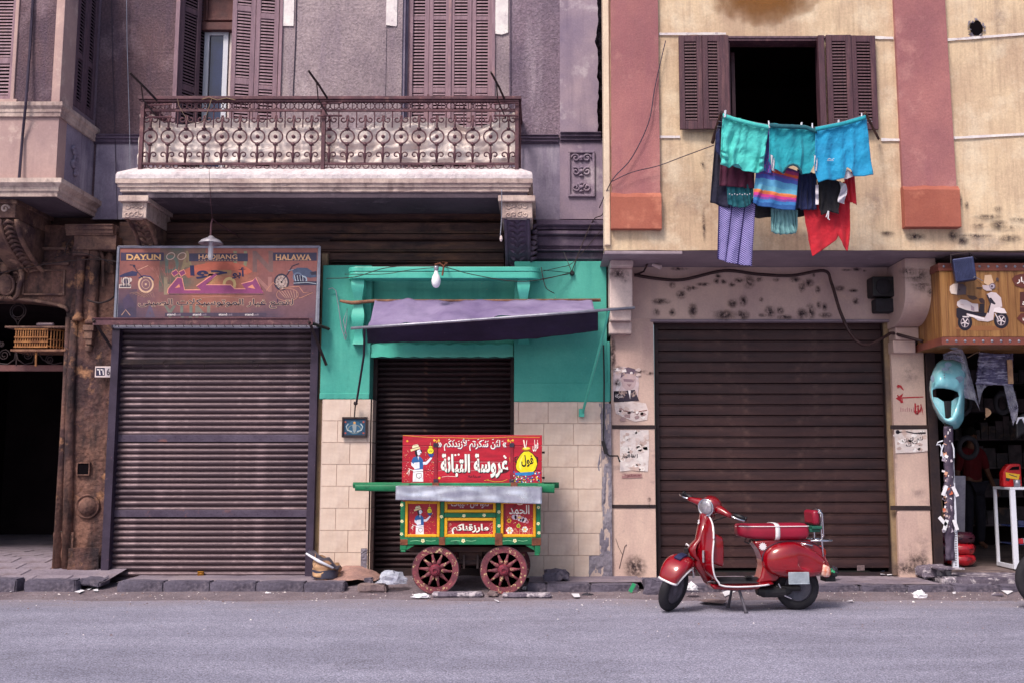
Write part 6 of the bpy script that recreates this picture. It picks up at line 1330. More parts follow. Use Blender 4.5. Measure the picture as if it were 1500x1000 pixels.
for (x, y, rx) in [(280, 770, 88), (722, 745, 90)]:
    a.disc(x, y, rx, '1e1826', 2, rx * 1.12); a.disc(x, y, rx * .62, '8f7f86', 3, rx * .72); a.disc(x, y, rx * .5, '2a2230', 4, rx * .6)
    for k in range(5): tt = k * 1.256 + .4; a.stroke([(x, y), (x + rx * .55 * math.cos(tt), y + rx * .64 * math.sin(tt))], 12, 'd9ccd0', 5)
    a.disc(x, y, rx * .17, 'c9bcc0', 6)
a.poly([(175, 600), (230, 590), (300, 620), (420, 650), (540, 655), (540, 700), (380, 700), (300, 655), (270, 690), (200, 730), (175, 700)], '221b28', 7)
a.poly([(185, 520), (230, 490), (300, 500), (370, 540), (440, 545), (445, 640), (380, 640), (290, 620), (200, 585), (180, 560)], 'cfbfc0', 8)
a.poly([(300, 660), (340, 668), (520, 715), (560, 640), (590, 540), (540, 430), (600, 400), (660, 410), (720, 470), (735, 580), (640, 600), (625, 740), (560, 762), (440, 748), (380, 710), (300, 690)], 'c8b8bc', 8)
a.poly([(540, 430), (556, 432), (600, 530), (570, 660), (552, 650), (584, 545)], '2a2230', 9); a.poly([(575, 470), (600, 472), (655, 545), (640, 555), (600, 535)], '2a2230', 9)
a.poly([(455, 490), (500, 478), (520, 530), (515, 660), (445, 640), (460, 560)], '2a2028', 9)
a.poly([(220, 440), (300, 440), (400, 450), (470, 475), (510, 500), (520, 540), (440, 545), (370, 540), (300, 500), (235, 485)], '8a5a30', 10); a.poly([(300, 440), (400, 448), (440, 480), (380, 500), (330, 480)], '4a3028', 11); a.poly([(440, 482), (490, 474), (520, 500), (522, 540), (470, 535)], '3a2628', 11)
a.poly([(350, 560), (390, 585), (395, 635), (355, 625)], 'a08a94', 9)
a.poly([(95, 330), (140, 300), (200, 295), (180, 430), (110, 420), (92, 380)], 'd8c6bc', 9); a.poly([(195, 295), (250, 300), (296, 340), (290, 430), (180, 438)], '5c4a50', 10); a.disc(212, 372, 10, '2a2028', 11)
a.poly([(622, 640), (640, 595), (700, 585), (760, 605), (790, 660), (720, 660), (660, 650)], 'ddd0d4', 9)
a.stroke([(645, 660), (690, 740)], 12, 'cfc2c6', 10); a.poly([(300, 665), (340, 672), (520, 716), (510, 740), (340, 700)], 'e6dadc', 10); a.stroke([(250, 700), (330, 705)], 12, 'e0d4d6', 11)
a.poly([(520, 195), (600, 190), (630, 290), (560, 320), (510, 290)], 'c9a88c', 9); a.disc(615, 330, 38, '6a5a68', 12); a.disc(612, 330, 28, 'b0a4b0', 13); a.disc(608, 332, 16, '5a4a5c', 14)
a.poly([(490, 315), (580, 320), (610, 385), (540, 385), (500, 360)], 'bcaab0', 11); a.stroke([(420, 352), (490, 352)], 12, '1e1826', 12); a.stroke([(660, 352), (695, 356)], 5, '6a5a58', 12)
a.stroke([(400, 240), (440, 268), (490, 305)], 4, '2a2028', 12); a.stroke([(635, 295), (668, 262)], 4, '2a2028', 12); a.disc(675, 245, 17, '4a3a40', 13, 22)
a.stroke([(225, 550), (268, 560)], 3, 'a86a50', 10)
a.poly([(850, 240), (890, 200), (960, 180), (1100, 180), (1100, 350), (960, 350), (890, 320)], '5f2f28', 8); a.poly([(910, 720), (960, 660), (1100, 640), (1100, 800), (1000, 800)], '5f2f28', 8); a.rect(950, 400, 1100, 640, '4f2824', 8); a.rect(950, 580, 1100, 586, '8a5a48', 9)
a.text('غيار', 912, 216, 1080, 300, 'e6dcd8', 9, .03, arabic=True); a.text('قطع', 980, 500, 1100, 560, 'e6dcd8', 9, .03, arabic=True); a.text('زيوت', 985, 695, 1100, 770, 'e6dcd8', 9, .03, arabic=True)
a.build('picture', M['print_clean'], t)
b = MB(); b.lathe([(.05, 0), (.03, -.012), (0, -.015)], (X(1397, WY + .3, 508), WY + .3, Z0_), n=14); b.build('downlight', M['galvanised'], t)
# ================================================================== CRATE AND IRONWORK OVER THE PASSAGE
t = thing('iron_fanlight', 'black wrought iron fanlight of scrolls in the arch of the passage', 'grille', P(40, 540, 12.42)); YG = 12.45
b = MB(); b.bpx(-60, 534, 95, 543, YG, .06); b.build('transom_bar', M['door_brown'], t, bevel=.004)
b = MB(); q2 = crop(0, 420, 7.143)
for (x, y, r, f, ph) in [(45, 712, 62, 1, 0), (290, 712, 56, -1, 0), (520, 760, 50, 1, 1), (20, 600, 30, 1, 2)]:
    c0 = P(*q2(x, y), YG); scroll(b, c0.x, c0.z, r / 7.143 * YG / FPX, YG, 1.9, .007, f, ph)
for r in (84, 62): c0 = P(*q2(190, 260), YG); b.tube([(c0.x + r / 7.143 * YG / FPX * math.cos(k * .3), YG, c0.z + r / 7.143 * YG / FPX * math.sin(k * .3)) for k in range(21)], .007, 5, closed=True)
b.tube([P(*q2(x, y), YG) for x, y in [(130, 300), (175, 370), (190, 410), (200, 370), (250, 300)]], .007, 5); b.tube([P(*q2(170, 660), YG), P(*q2(170, 820), YG)], .009, 5)
b.tube([P(*q2(x, y), YG) for x, y in [(170, 660), (190, 760), (260, 808), (340, 790), (370, 700)]], .008, 5); b.tube([P(*q2(x, y), YG) for x, y in [(170, 660), (150, 760), (80, 808), (0, 800)]], .008, 5)
b.tube([P(*q2(x, y), YG) for x, y in [(400, 690), (450, 760), (560, 810), (650, 790)]], .008, 5); b.each('scroll', M['iron_dark'], t)
t = thing('palm_crate', 'slatted palm rib crate sitting on a board in the arch of the passage', 'crate', P(48, 511, 12.3)); dm('cane', 'b07848', '7a4e34', s1=9, fine=.2, bump=.3)
YC = 12.30; cA, cB, cC = P(22, 481, YC), P(70, 509, YC), P(94, 481, YC + .3)
for i in range(14):
    x = cA.x + (cB.x - cA.x) * (i + .5) / 14; b = MB(); b.box(x - .007, YC, cB.z, x + .007, YC + .012, cA.z); b.build('slat', M['cane'], t)
b = MB()
for z in (cB.z + .01, cB.z + .07, cB.z + .125, cA.z - .01): b.box(cA.x, YC - .01, z - .009, cB.x, YC + .0, z + .009)
b.build('rail', M['cane'], t)
b = MB()
for i in range(9): x = cB.x + .02 + i * .022; b.box(x - .006, YC + .02 + i * .03, cB.z, x + .006, YC + .03 + i * .03, cA.z)
for z in (cB.z + .02, cB.z + .1, cA.z - .01): b.tube([(cB.x, YC + .01, z), (cB.x + .2, YC + .28, z)], .01, 4)
b.build('end_slat', M['cane'], t)
b = MB(); b.bpx(7, 477.5, 97, 480, YC - .02, .35); b.build('lid_board', M['stone_carved'], t)
b = MB(); b.bpx(15, 511, 96, 514, YC - .04, .45); o = b.build('shelf_board', M['bare_wood']); tag(o, 'thin board across the arch carrying the slatted crate', 'board')
b = MB(); p0, p1_ = P(54, 475.5, YC), P(79, 475.5, YC); b.tube([p0, (p0.x + .02, YC, p0.z), (p1_.x - .02, YC, p1_.z), p1_], [.018, .024, .024, .018], 10); o = b.build('bundle', M['roller_grey'], smooth=True); tag(o, 'small rolled purple grey bundle lying on the slatted crate', 'bundle')
b = MB(); b.tube([P(53, 515, YC), P(52.5, 536, YC)], .012, 6); o = b.build('stick', M['cane']); tag(o, 'short upright cane propping the board under the crate', 'stick')
# ================================================================== SACK
t = thing('rubbish_sack', 'folded cardboard coloured sack slumped against the tiles by the steel post', 'sack', P(477, 838, 11.9)); q3 = crop(450, 780, 2.941)
dm('sack_tan', 'c9a27c', 'a57c62', s1=7, fine=.12, stain='3a3038', st=9, stc=(.6, .64), sta=.7, rough=.7); dm('sack_black', '2e2c3c', '4a4a5c', s1=6, rough=.35)
b = MB(); c0 = P(*q3(75, 130), 11.85)
def sk(u, v):
    a = u * 6.283; r = .155 + .03 * math.sin(3 * a + 1) * .5 + .03 * noise.noise(Vector((math.cos(a) * 2, math.sin(a) * 2, v * 4))); r *= (1.05 - .15 * v) * (math.sin(min(1, v * 6 + .35) * 1.57)); return (c0.x + r * math.cos(a), 11.9 + r * .8 * math.sin(a), .115 + v * (.20 - .06 * math.cos(a) * -1 * -1) + .02 * math.sin(4 * a) * v)
b.grid(sk, 28, 12, wrap=True); b.build('body', M['sack_tan'], t, smooth=True)
b = MB(); 
b.grid(lambda u, v: (c0.x - .20 + .37 * u, 11.82 + .22 * v - .03 * u, .385 - .17 * u + .03 * math.sin(v * 3.14) + .05 * noise.noise(Vector((u * 4, v * 3, 5)))), 16, 10); b.build('flap', M['sack_black'], t, smooth=True, solid=.006)
b = MB(); b.tube([(c0.x - .20, 11.79, .395), (c0.x - .05, 11.77, .31), (c0.x + .12, 11.76, .235)], [.012, .02, .012], 6); b.build('rim', M['pvc_white'], t, smooth=True)
b = MB(); b.grid(lambda u, v: (c0.x + .155 * math.cos(3.4 + u * 2.9), 11.90 + .135 * math.sin(3.4 + u * 2.9), .115 + .09 * v + .015 * noise.noise(Vector((u * 4, v, 0)))), 14, 4); b.build('dark_print', M['sack_black'], t, smooth=True)
# crumpled plastic and litter
dm('clear_plastic', 'd9deee', 'b4b9d2', s1=8, rough=.15, spec=.6, alpha=.55, bump=.4, sb=20); dm('litter_white', 'e4e2ea', rough=.7); dm('litter_green', '2f9a6a', rough=.4); dm('litter_dark', '2c2834', rough=.6)
def crumple(name, label, c0, rx, ry, rz_, m, seed, cat='litter', grp=None, parent=None):
    bm = bmesh.new(); bmesh.ops.create_icosphere(bm, subdivisions=3, radius=1)
    for v in bm.verts:
        p = v.co.copy(); k = 1 + .45 * noise.noise(p * 2.2 + Vector((seed, 0, 0))) + .28 * noise.noise(p * 5 + Vector((0, seed, 0))); v.co = Vector((p.x * rx * k, p.y * ry * k, max(-.1, p.z) * rz_ * k))
    me = bpy.data.meshes.new(name); bm.to_mesh(me); bm.free(); me.materials.append(M[m]); o = bpy.data.objects.new(name, me); COL.objects.link(o); o.location = c0; tag(o, label, cat, grp); return o
crumple('plastic_bag', 'crumpled clear plastic bag beside the loose stone under the cart handle', P(573, 852, 11.5), .15, .1, .12, 'clear_plastic', 3, 'plastic bag')
crumple('plastic_bag', 'translucent white plastic bag on the road below the speckled pillar', G(1348, 875), .075, .06, .07, 'litter_white', 5, 'plastic bag')
crumple('paper_scrap', 'white wad of paper beside the front wheel of the cart', G(617, 876) + Vector((0, 0, .02)), .09, .05, .03, 'litter_white', 6)
crumple('paper_scrap', 'small white scrap between the cart and the kerb', G(772, 866) + Vector((0, 0, .03)), .05, .03, .03, 'litter_white', 8)
crumple('paper_scrap', 'white scrap in front of the four kerb blocks of the grey shutter', G(392, 870), .055, .04, .025, 'litter_white', 9)
crumple('foil_wrapper', 'dark crumpled wrapper on the pavement behind the scooter tail', P(1222, 838, 11.9), .05, .05, .07, 'litter_dark', 12)
crumple('foil_wrapper', 'green crumpled wrapper on the pavement behind the scooter tail', P(1213, 838, 11.8), .07, .05, .06, 'litter_green', 13)
crumple('paper_scrap', 'white and purple rag lying behind the scooter front wheel', P(1012, 862, 11.0), .07, .06, .07, 'litter_white', 15)
crumple('foil_wrapper', 'dark crushed can in the gutter below the white tiles', G(860, 872), .06, .03, .03, 'litter_dark', 17)
def flat(label, pts, z=.014, m='litter_white', name='paper_scrap', cat='litter'):
    b = MB(); V = [G(x, y, z) + Vector((0, 0, random.uniform(0, .02))) for x, y in pts]; b.add(V, [tuple(range(len(V)))]); o = b.build(name, M[m], solid=.003); tag(o, label, cat)
random.seed(14)
flat('long white paper strip nearest the leftmost kerb gap', [(109, 866), (118, 864), (124, 866), (116, 870)]); flat('white folded paper just beyond the long strip, by the kerb gap', [(125, 862), (134, 858), (139, 861), (130, 865)]); flat('small white scrap closest to the steel post', [(136, 864), (143, 862), (144, 866), (138, 867)])
flat('white paper scrap by the leftmost kerb blocks', [(13, 865), (22, 863), (23, 865), (15, 867)]); flat('broad white sheet at the foot of the maroon shutter corner', [(1298, 840), (1316, 837), (1319, 841), (1300, 842)], .10); flat('small folded white paper beside the broad sheet at the maroon shutter', [(1288, 838), (1296, 836), (1297, 841), (1290, 842)], .10)
flat('pale flat card on the concrete near the parts shop', [(1322, 838), (1332, 837), (1331, 840), (1323, 841)], .10, 'stone_warm'); flat('white scrap on the road at the parts shop step', [(1466, 866), (1474, 863), (1484, 868), (1476, 871)]); flat('grey splinter of wood on the road by the parts shop step', [(1452, 870), (1469, 871), (1470, 873), (1453, 872)], .014, 'step_worn')
flat('white scrap on the gutter dirt under the scooter floorboard', [(1058, 868), (1078, 862), (1082, 864), (1062, 873)], .02); flat('white scrap in the gutter midway between cart and pale pillar', [(837, 871), (848, 870), (850, 874), (841, 875)]); flat('pink and white wrapper in the gutter below the maroon shutter', [(1291, 863), (1300, 861), (1301, 865), (1293, 866)])
flat('white sliver in the gutter left of the translucent bag', [(1306, 862), (1312, 865), (1310, 867)]); flat('white scrap on the gutter behind the scooter rear wheel', [(1213, 865), (1219, 863), (1220, 866), (1215, 867)]); flat('thin white scrap on the asphalt behind the scooter', [(1240, 880), (1249, 879), (1249, 881)])
flat('tiny white scrap halfway between the translucent bag and the shop step', [(1395, 868), (1400, 867), (1400, 870), (1396, 870)]); flat('flattened pale cardboard in the gutter under the scooter', [(1022, 880), (1040, 876), (1064, 880), (1060, 884), (1030, 883)], .02, 'stone_warm'); flat('small white chip below the cart wheels', [(724, 880), (730, 879), (731, 881)])
b = MB(); b.T = Matrix.Translation(P(926, 860, 11.3)) @ Matrix.Rotation(.5, 4, 'Y'); b.box(-.02, -.01, -.05, .02, .01, .05); o = b.build('match_box', M['litter_green']); tag(o, 'little green packet stuck against the kerb below the pale pillar', 'packet')
b = MB(); b.T = Matrix.Translation(P(1261, 831, 12.15)) @ Matrix.Rotation(.5, 4, 'Z'); b.box(-.05, -.01, -.03, .05, .01, .03); o = b.build('card', M['stone_warm']); tag(o, 'dusty folded card leaning on the maroon shutter', 'card')
# ================================================================== LAUNDRY
lk = crop(980, 30, 2.703)
def L2(pts): return [lk(*p) for p in pts]
def fab(k, c, c2=None, **kw): dm(k, c, c2, s1=2.5, fine=.05, sfine=60, rough=.85, bump=.55, sb=15, bd=.03, sheen=.1, **kw)
fab('cloth_mint', '4fc6bd', '3fb3b2'); fab('cloth_teal', '1e9fae', '1a8c9e'); fab('cloth_blue', '1f9ccc', '1886b6'); fab('cloth_navy', '1d1b38', '15142a'); fab('cloth_maroon', '5a1c38', '451430'); fab('cloth_deepteal', '17616e', '114c5a')
fab('cloth_indigo', '1b2556', '141b40'); fab('cloth_red', 'c51f30', 'a8172a'); fab('cloth_palegreen', '6f9ea2', '567f88'); fab('cloth_black', '17151f', '0f0e16'); fab('cloth_white', 'd8d4dc', 'bdb8c6'); dm('fabric_print', 'ffffff', attr=True, rough=.85, fine=.06, sfine=50, bump=.5, sb=15, bd=.03)
LG = 'washing hung from the window'
def garment(name, label, top, bot, Y, m, **k):
    o = cloth(name, L2(top), L2(bot), Y, M[m], **k); tag(o, label, name.replace('_', ' '), LG); return o
YF = 10.5
tops = {'A': [(213, 368), (258, 384), (306, 397), (352, 408), (396, 416)], 'B': [(397, 408), (440, 412), (490, 414), (540, 416), (586, 432)], 'C': [(580, 424), (632, 414), (690, 402), (740, 388), (779, 376)]}
o = garment('shirt', 'mint green shirt pegged upside down, paler and more crinkled than its two neighbours', tops['A'], [(203, 540), (214, 572), (240, 582), (256, 572), (274, 574), (292, 594), (330, 606), (356, 604), (374, 560)], YF, 'cloth_mint', nu=70, nv=50, fold=.035, freq=5, seed=1, wr=1.1)
o = garment('shirt', 'teal shirt pegged upside down in the middle with a round dark neckline', tops['B'], [(398, 556), (412, 588), (440, 604), (456, 608), (464, 586), (490, 572), (514, 586), (524, 610), (556, 608), (580, 560)], YF - .02, 'cloth_teal', nu=70, nv=50, fold=.03, freq=4, seed=2, wr=.8)
o = garment('shorts', 'bright blue shorts pegged by the waist, with a pointed split between the legs', tops['C'], [(578, 596), (592, 642), (622, 634), (660, 632), (692, 626), (706, 580), (716, 592), (730, 618), (770, 620), (808, 612)], YF - .04, 'cloth_blue', nu=70, nv=50, fold=.035, freq=4, seed=3, wr=.8)
# waist and hem bands folded over the line, and the neckline openings
for k, m_, yy in (('A', 'cloth_mint', YF), ('B', 'cloth_deepteal', YF - .02), ('C', 'cloth_teal', YF - .04)):
    par = {'A': 'shirt', 'B': 'shirt.001', 'C': 'shorts'}[k]; po = bpy.data.objects[par]
    b = MB(); pts = L2(tops[k]); b.grid(lambda u, v: P(*li([(p[0], p[1] + v * 6) for p in pts], u), yy - .035 - .012 * math.sin(v * 3.14)), 30, 4); b.build('folded_hem', M[m_], po, smooth=True, solid=.006)
b = MB(); pts = L2([(252, 576), (262, 568), (276, 570), (292, 590), (276, 586), (262, 582)]); b.add([P(*p, YF - .04) for p in pts], [tuple(range(6))]); b.build('neck_opening', M['cloth_deepteal'], bpy.data.objects['shirt'])
b = MB(); b.tube([P(*lk(x, y), YF - .05) for x, y in [(454, 604), (462, 586), (476, 575), (492, 571), (508, 577), (520, 592), (524, 608)]], .012, 6); b.build('collar', M['cloth_deepteal'], bpy.data.objects['shirt.001'], smooth=True)
b = MB(); b.add([P(*lk(x, y), YF + .0) for x, y in [(692, 630), (704, 590), (716, 596), (730, 618), (706, 628)]], [(0, 1, 2, 3, 4)]); b.build('lining', M['cloth_white'], bpy.data.objects['shorts'])
b = MB(); 
for i in range(3): b.tube([P(*lk(628 + i * 9, 552 - (i % 2) * 4), YF - .062), P(*lk(636 + i * 9, 547 + (i % 2) * 6), YF - .062)], .004, 4)
b.tube([P(*lk(626, 556), YF - .062), P(*lk(652, 556), YF - .062)], .003, 4); b.build('emblem', M['cloth_white'], bpy.data.objects['shorts'])
for k in range(2):
    x0_ = (572, 402)[k]; b = MB(); b.grid(lambda u, v: P(*lk(x0_ + u * 14 + v * 4, 532 + v * 62 + u * 6), YF - .03 + .02 * math.sin(u * 9 + v * 7)), 6, 12); b.build('sleeve_lining', M['cloth_white'], bpy.data.objects['shirt.001'], smooth=True)
b = MB(); b.grid(lambda u, v: P(*lk(203 + u * 26 - v * 2 + 8 * math.sin(v * 3), 512 + v * 58 + u * 10), YF - .03 - .05 * math.sin(u * 3.1) + .02 * math.sin(v * 13)), 8, 14); b.build('sleeve', M['cloth_mint'], bpy.data.objects['shirt'], smooth=True)
b = MB(); b.grid(lambda u, v: P(*lk(356 + u * 20, 545 + v * 58 - u * 8), YF - .03 - .05 * math.sin(u * 3.1) + .02 * math.sin(v * 13)), 8, 14); b.build('sleeve', M['cloth_mint'], bpy.data.objects['shirt'], smooth=True)
garment('trousers', 'near black navy trousers hanging behind the mint shirt nearest the window frame stick', [(186, 440), (206, 380), (232, 384)], [(163, 722), (190, 730), (240, 746)], 10.72, 'cloth_navy', nu=24, nv=40, fold=.03, freq=2, seed=4)
garment('towel', 'plain dark maroon cloth showing below the mint shirt', [(206, 470), (270, 520), (336, 560)], [(200, 656), (260, 660), (338, 666)], 10.66, 'cloth_maroon', nu=40, nv=30, fold=.03, freq=4, seed=5)
garment('underpants', 'small dark teal garment under the maroon cloth', [(226, 640), (280, 644), (334, 648)], [(234, 728), (258, 740), (300, 742), (322, 730), (332, 700)], 10.68, 'cloth_deepteal', nu=40, nv=24, fold=.025, freq=6, seed=6)
b = MB()
for i in range(9): c0 = P(*lk(240 + i * 10, 688 + 3 * (i % 2)), 10.63); b.lathe([(.005, -.003), (.007, 0), (0, .003)], c0, (0, -1, 0), 6)
b.build('dot_print', M['cloth_white'], bpy.data.objects['underpants'])
# striped towel and checked pyjama trousers carry printed colour
def printed(name, label, top, bot, Y, colf, nu, nv, cat, **k):
    o = cloth(name, L2(top), L2(bot), Y, M['fabric_print'], nu=nu, nv=nv, **k); tag(o, label, cat, LG); me = o.data
    at = me.color_attributes.new('Col', 'FLOAT_COLOR', 'CORNER'); n = 0
    for p in me.polygons:
        i, j = p.index % nu, p.index // nu; c = lin(colf((i + .5) / nu, (j + .5) / nv, i, j))
        for _ in range(p.loop_total): at.data[n].color = c; n += 1
    return o
def stripes(u, v, i, j):
    v = v + .05 * u
    for t, c in [(.10, '6a3a7a'), (.17, 'a83c70'), (.24, 'd8583c'), (.30, '7a4a9a'), (.40, '4a5ab0'), (.55, '5aa0cc'), (.66, '6ab0cc'), (.69, 'e08a50'), (.74, 'd8704a'), (.80, 'c83c8c'), (.85, '7a4aa0'), (.93, '3a78b8'), (9, '2a5a9a')]:
        if v < t: return c
printed('towel', 'towel with blue, orange and magenta stripes under the middle shirt', [(348, 560), (400, 560), (460, 580), (514, 600)], [(333, 722), (352, 734), (420, 744), (500, 753)], 10.58, stripes, 60, 60, 'towel', fold=.025, freq=3, seed=8)
printed('scarf', 'narrow patterned blue and purple strip between the mint and teal shirts', [(380, 425), (398, 425)], [(366, 600), (408, 610)], 10.56, lambda u, v, i, j: ['3a4aa0', '8a4a9a', '2a6ab0', '5a3a7a'][(i + j // 3) % 4], 8, 40, 'scarf', fold=.02, freq=2, seed=9)
printed('pyjama_trousers', 'long purple and white checked trousers hanging lowest, furthest from the red cloth', [(196, 690), (250, 700), (300, 712), (342, 730)], [(192, 944), (214, 952), (238, 962), (284, 968), (327, 974)], 10.74, lambda u, v, i, j: ['362a74', 'a49bd0'][(i + j) % 2] if i % 9 else '2c2058', 27, 64, 'trousers', fold=.03, freq=3, seed=10, wr=.4)
garment('shorts', 'dark indigo shorts hanging between the striped towel and the black pair', [(508, 590), (550, 600), (586, 610)], [(500, 745), (545, 752), (584, 750)], 10.66, 'cloth_indigo', nu=40, nv=30, fold=.035, freq=4, seed=11)
garment('skirt', 'black cloth showing as a dark hem above the pale green gathered cloth', [(310, 700), (400, 720), (500, 735), (586, 730)], [(306, 776), (360, 784), (440, 774), (520, 778), (586, 764)], 10.76, 'cloth_black', nu=60, nv=16, fold=.03, freq=6, seed=12)
garment('shorts', 'black drawstring shorts with pale pocket edges beside the bright red cloth', [(588, 620), (640, 628), (682, 640)], [(594, 740), (604, 770), (640, 758), (672, 768), (674, 720)], 10.6, 'cloth_black', nu=40, nv=30, fold=.03, freq=4, seed=13)
po = bpy.data.objects['shorts.002']; b = MB(); b.grid(lambda u, v: P(*lk(674 + u * 26 + 6 * math.sin(v * 5), 640 + v * 80 + u * 8), 10.56 + .03 * math.sin(v * 11 + u * 5)), 6, 16); b.grid(lambda u, v: P(*lk(580 + u * 12, 652 + v * 78), 10.57 + .02 * math.sin(v * 11)), 4, 14); b.build('pocket_edge', M['cloth_white'], po, smooth=True)
b = MB(); b.tube([P(*lk(632, 756), 10.54), P(*lk(630, 786), 10.53), P(*lk(636, 790), 10.53)], .007, 5); b.tube([P(*lk(630, 756), 10.54), P(*lk(622, 780), 10.53)], .006, 5); b.build('drawstring', M['cloth_white'], po)
garment('tablecloth', 'bright red cloth hanging in two ragged points below the black shorts', [(532, 745), (580, 735), (640, 690), (690, 640), (716, 640)], [(552, 868), (568, 936), (610, 908), (660, 872), (672, 852), (688, 890), (708, 916), (716, 820)], 10.7, 'cloth_red', nu=60, nv=40, fold=.03, freq=4, seed=14)
garment('shirt', 'small red shirt edge under the split leg of the blue shorts', [(690, 600), (734, 600)], [(704, 716), (722, 720), (742, 732)], 10.66, 'cloth_red', nu=20, nv=24, fold=.03, freq=3, seed=15)
garment('pillowcase', 'pale grey green gathered cloth hanging in the middle below the black hem', [(404, 745), (450, 748), (510, 752)], [(405, 838), (420, 847), (460, 848), (500, 846), (506, 830)], 10.7, 'cloth_palegreen', nu=60, nv=24, fold=.04, freq=8, seed=16)
garment('cloth', 'violet rag edge hanging behind the mint shirt by the stick', [(186, 450), (200, 430)], [(186, 520), (202, 540)], 10.6, 'cloth_indigo', nu=10, nv=16, fold=.02, freq=2, seed=17)
# lines, stick frame, pegs
t = thing('drying_frame', 'wooden stick frame and lines reaching out of the window under the washing', 'clothes airer', P(*lk(210, 460), OY - .1))
b = MB(); b.tube([P(*lk(172, 485), OY - .06), P(*lk(188, 430), 10.9), P(*lk(208, 364), 10.45)], [.02, .022, .016], 7); b.build('stick', M['frieze_brown'], t)
b = MB(); b.tube([P(*lk(830, 470), OY - .04), P(*lk(776, 366), 10.42)], .014, 7); b.build('stick', M['frieze_brown'], t)
b = MB()
for (Y_, pts) in [(YF - .02, [(208, 368), (300, 398), (396, 414), (490, 420), (580, 424), (690, 402), (778, 374)]), (10.6, [(196, 400), (380, 432), (580, 442), (800, 390)]), (10.7, [(190, 420), (400, 450), (600, 450), (806, 400)])]: b.tube([P(*lk(*p), Y_) for p in pts], .004, 5)
b.build('line', M['galvanised'], t)
pg = MB(); pg.box(-.006, -.012, -.045, .006, -.002, .03); pg.box(-.006, .002, -.045, .006, .012, .03); pg.tube([(-.008, 0, .002), (.008, 0, .002)], .008, 6); pgm = pg.mesh('clothes_peg', M['pvc_white'])
random.seed(2)
for (x, y), lab in zip([(222, 360), (396, 402), (524, 408), (567, 412), (671, 398), (763, 372)], ['white clothes peg at the outer corner of the mint shirt', 'white clothes peg where the mint and teal shirts meet', 'small clothes peg behind the top of the teal shirt', 'white clothes peg where the teal shirt meets the blue shorts', 'small clothes peg behind the waist of the blue shorts', 'white clothes peg at the outer corner of the blue shorts']):
    o = bpy.data.objects.new('clothes_peg', pgm); COL.objects.link(o); o.location = P(*lk(x, y + 8), YF - .05 if 'behind' not in lab else YF + .05); o.rotation_euler = (0, random.uniform(-.12, .12), random.uniform(-.4, .4)); tag(o, lab, 'clothes peg', 'clothes pegs on the washing line')

# ================================================================== FOOD CART
dm('cart_green', '187a50', '126240', s1=5, fine=.12, stain='123c30', st=9, stc=(.6, .66), sta=.7, rough=.42, bump=.25, sb=18); dm('cart_yellow', 'f0b41e', 'd99a1c', s1=6, fine=.1, stain='7a4a28', st=8, stc=(.6, .7), sta=.6, rough=.42, bump=.2)
dm('cart_red', 'c01e34', 'a2182e', s1=4, fine=.1, stretch=(1, 1, 5), stain='e07a80', st=10, stc=(.64, .7), sta=.5, streak='7a1826', ss=(2, 2, 12), sc=(.58, .75), sa=.4, rough=.4, bump=.3, sb=14, rand=.06); dm('cart_red_dark', 'a02034', '7c1828', s1=6, fine=.14, stain='3c1420', st=9, sta=.6, rough=.45, bump=.3)
dm('wheel_wood', '86404a', '64323e', world=True, s1=9, fine=.2, stain='e2cb98', st=26, stc=(.57, .62), sta=.8, streak='4f2a38', ss=(20, 20, 20), sc=(.55, .65), sa=.6, rough=.6, bump=.4, sb=30); dm('hub_paint', '8c3344', '5a2636', s1=14, fine=.2, rough=.5, bump=.3)
dm('sheet_metal', 'b4b6c8', 'd8dae8', s1=2.5, stretch=(3, 3, 1.2), fine=.04, rough=.32, metal=.75, bump=.15, sb=4, bd=.02, stain='8c8ca2', st=5, sta=.4)
CY = 11.15
cart = thing('food_cart', 'brightly painted red, yellow and green bean seller cart on four wooden spoked wheels', 'cart', (X(690, CY, 800), CY + .35, 0))
def cb(b, name, m, parent=None, **k): return b.build(name, m, parent or cart, **k)
c1 = crop(580, 630, 5.882)
# body core
b = MB(); b.bpx(590, 730, 790, 794, CY + .03, .66); cb(b, 'body', M['cart_red_dark'])
# green frame members
for (x0_, y0_, x1_, y1_) in [(586, 786.5, 792, 797), (586.5, 734, 593, 786), (785.5, 734, 792, 786), (645, 734, 650.5, 786), (727, 734, 733, 786), (651, 750.5, 726.5, 757)]:
    b = MB(); b.bpx(x0_, y0_, x1_, y1_, CY, .05); cb(b, 'frame_beam', M['cart_green'], bevel=.004)
for (x0_, x1_, y1_) in [(586, 595, 808), (782, 791.5, 813)]:
    b = MB(); b.bpx(x0_ + (0 if x0_ < 700 else 1), 797.5, x1_, y1_ - 3, CY + .002, .05); b.bpx(x0_ + 1, y1_ - 3, x1_ - 1, y1_, CY - .004, .06); cb(b, 'leg', M['cart_green'], bevel=.006)
    b = MB(); 
    s_ = 1 if x0_ < 700 else -1; p0 = P(x1_ if s_ > 0 else x0_, 798, CY + .01); b.prism([(p0.x, p0.z), (p0.x + s_ * .09, p0.z), (p0.x, p0.z - .05)], CY + .01, CY + .04); cb(b, 'corner_brace', M['cart_green'])
# yellow mouldings
for (x0_, y0_, x1_, y1_) in [(593.5, 733, 644.5, 786), (651, 733, 726.5, 750), (651, 757.5, 726.5, 786), (733.5, 733, 785, 786)]:
    b = MB(); frame_px(b, x0_, y0_, x1_, y1_, .03 if x1_ - x0_ < 60 else .032, CY + .006, .04); cb(b, 'moulding', M['cart_yellow'], bevel=.006)
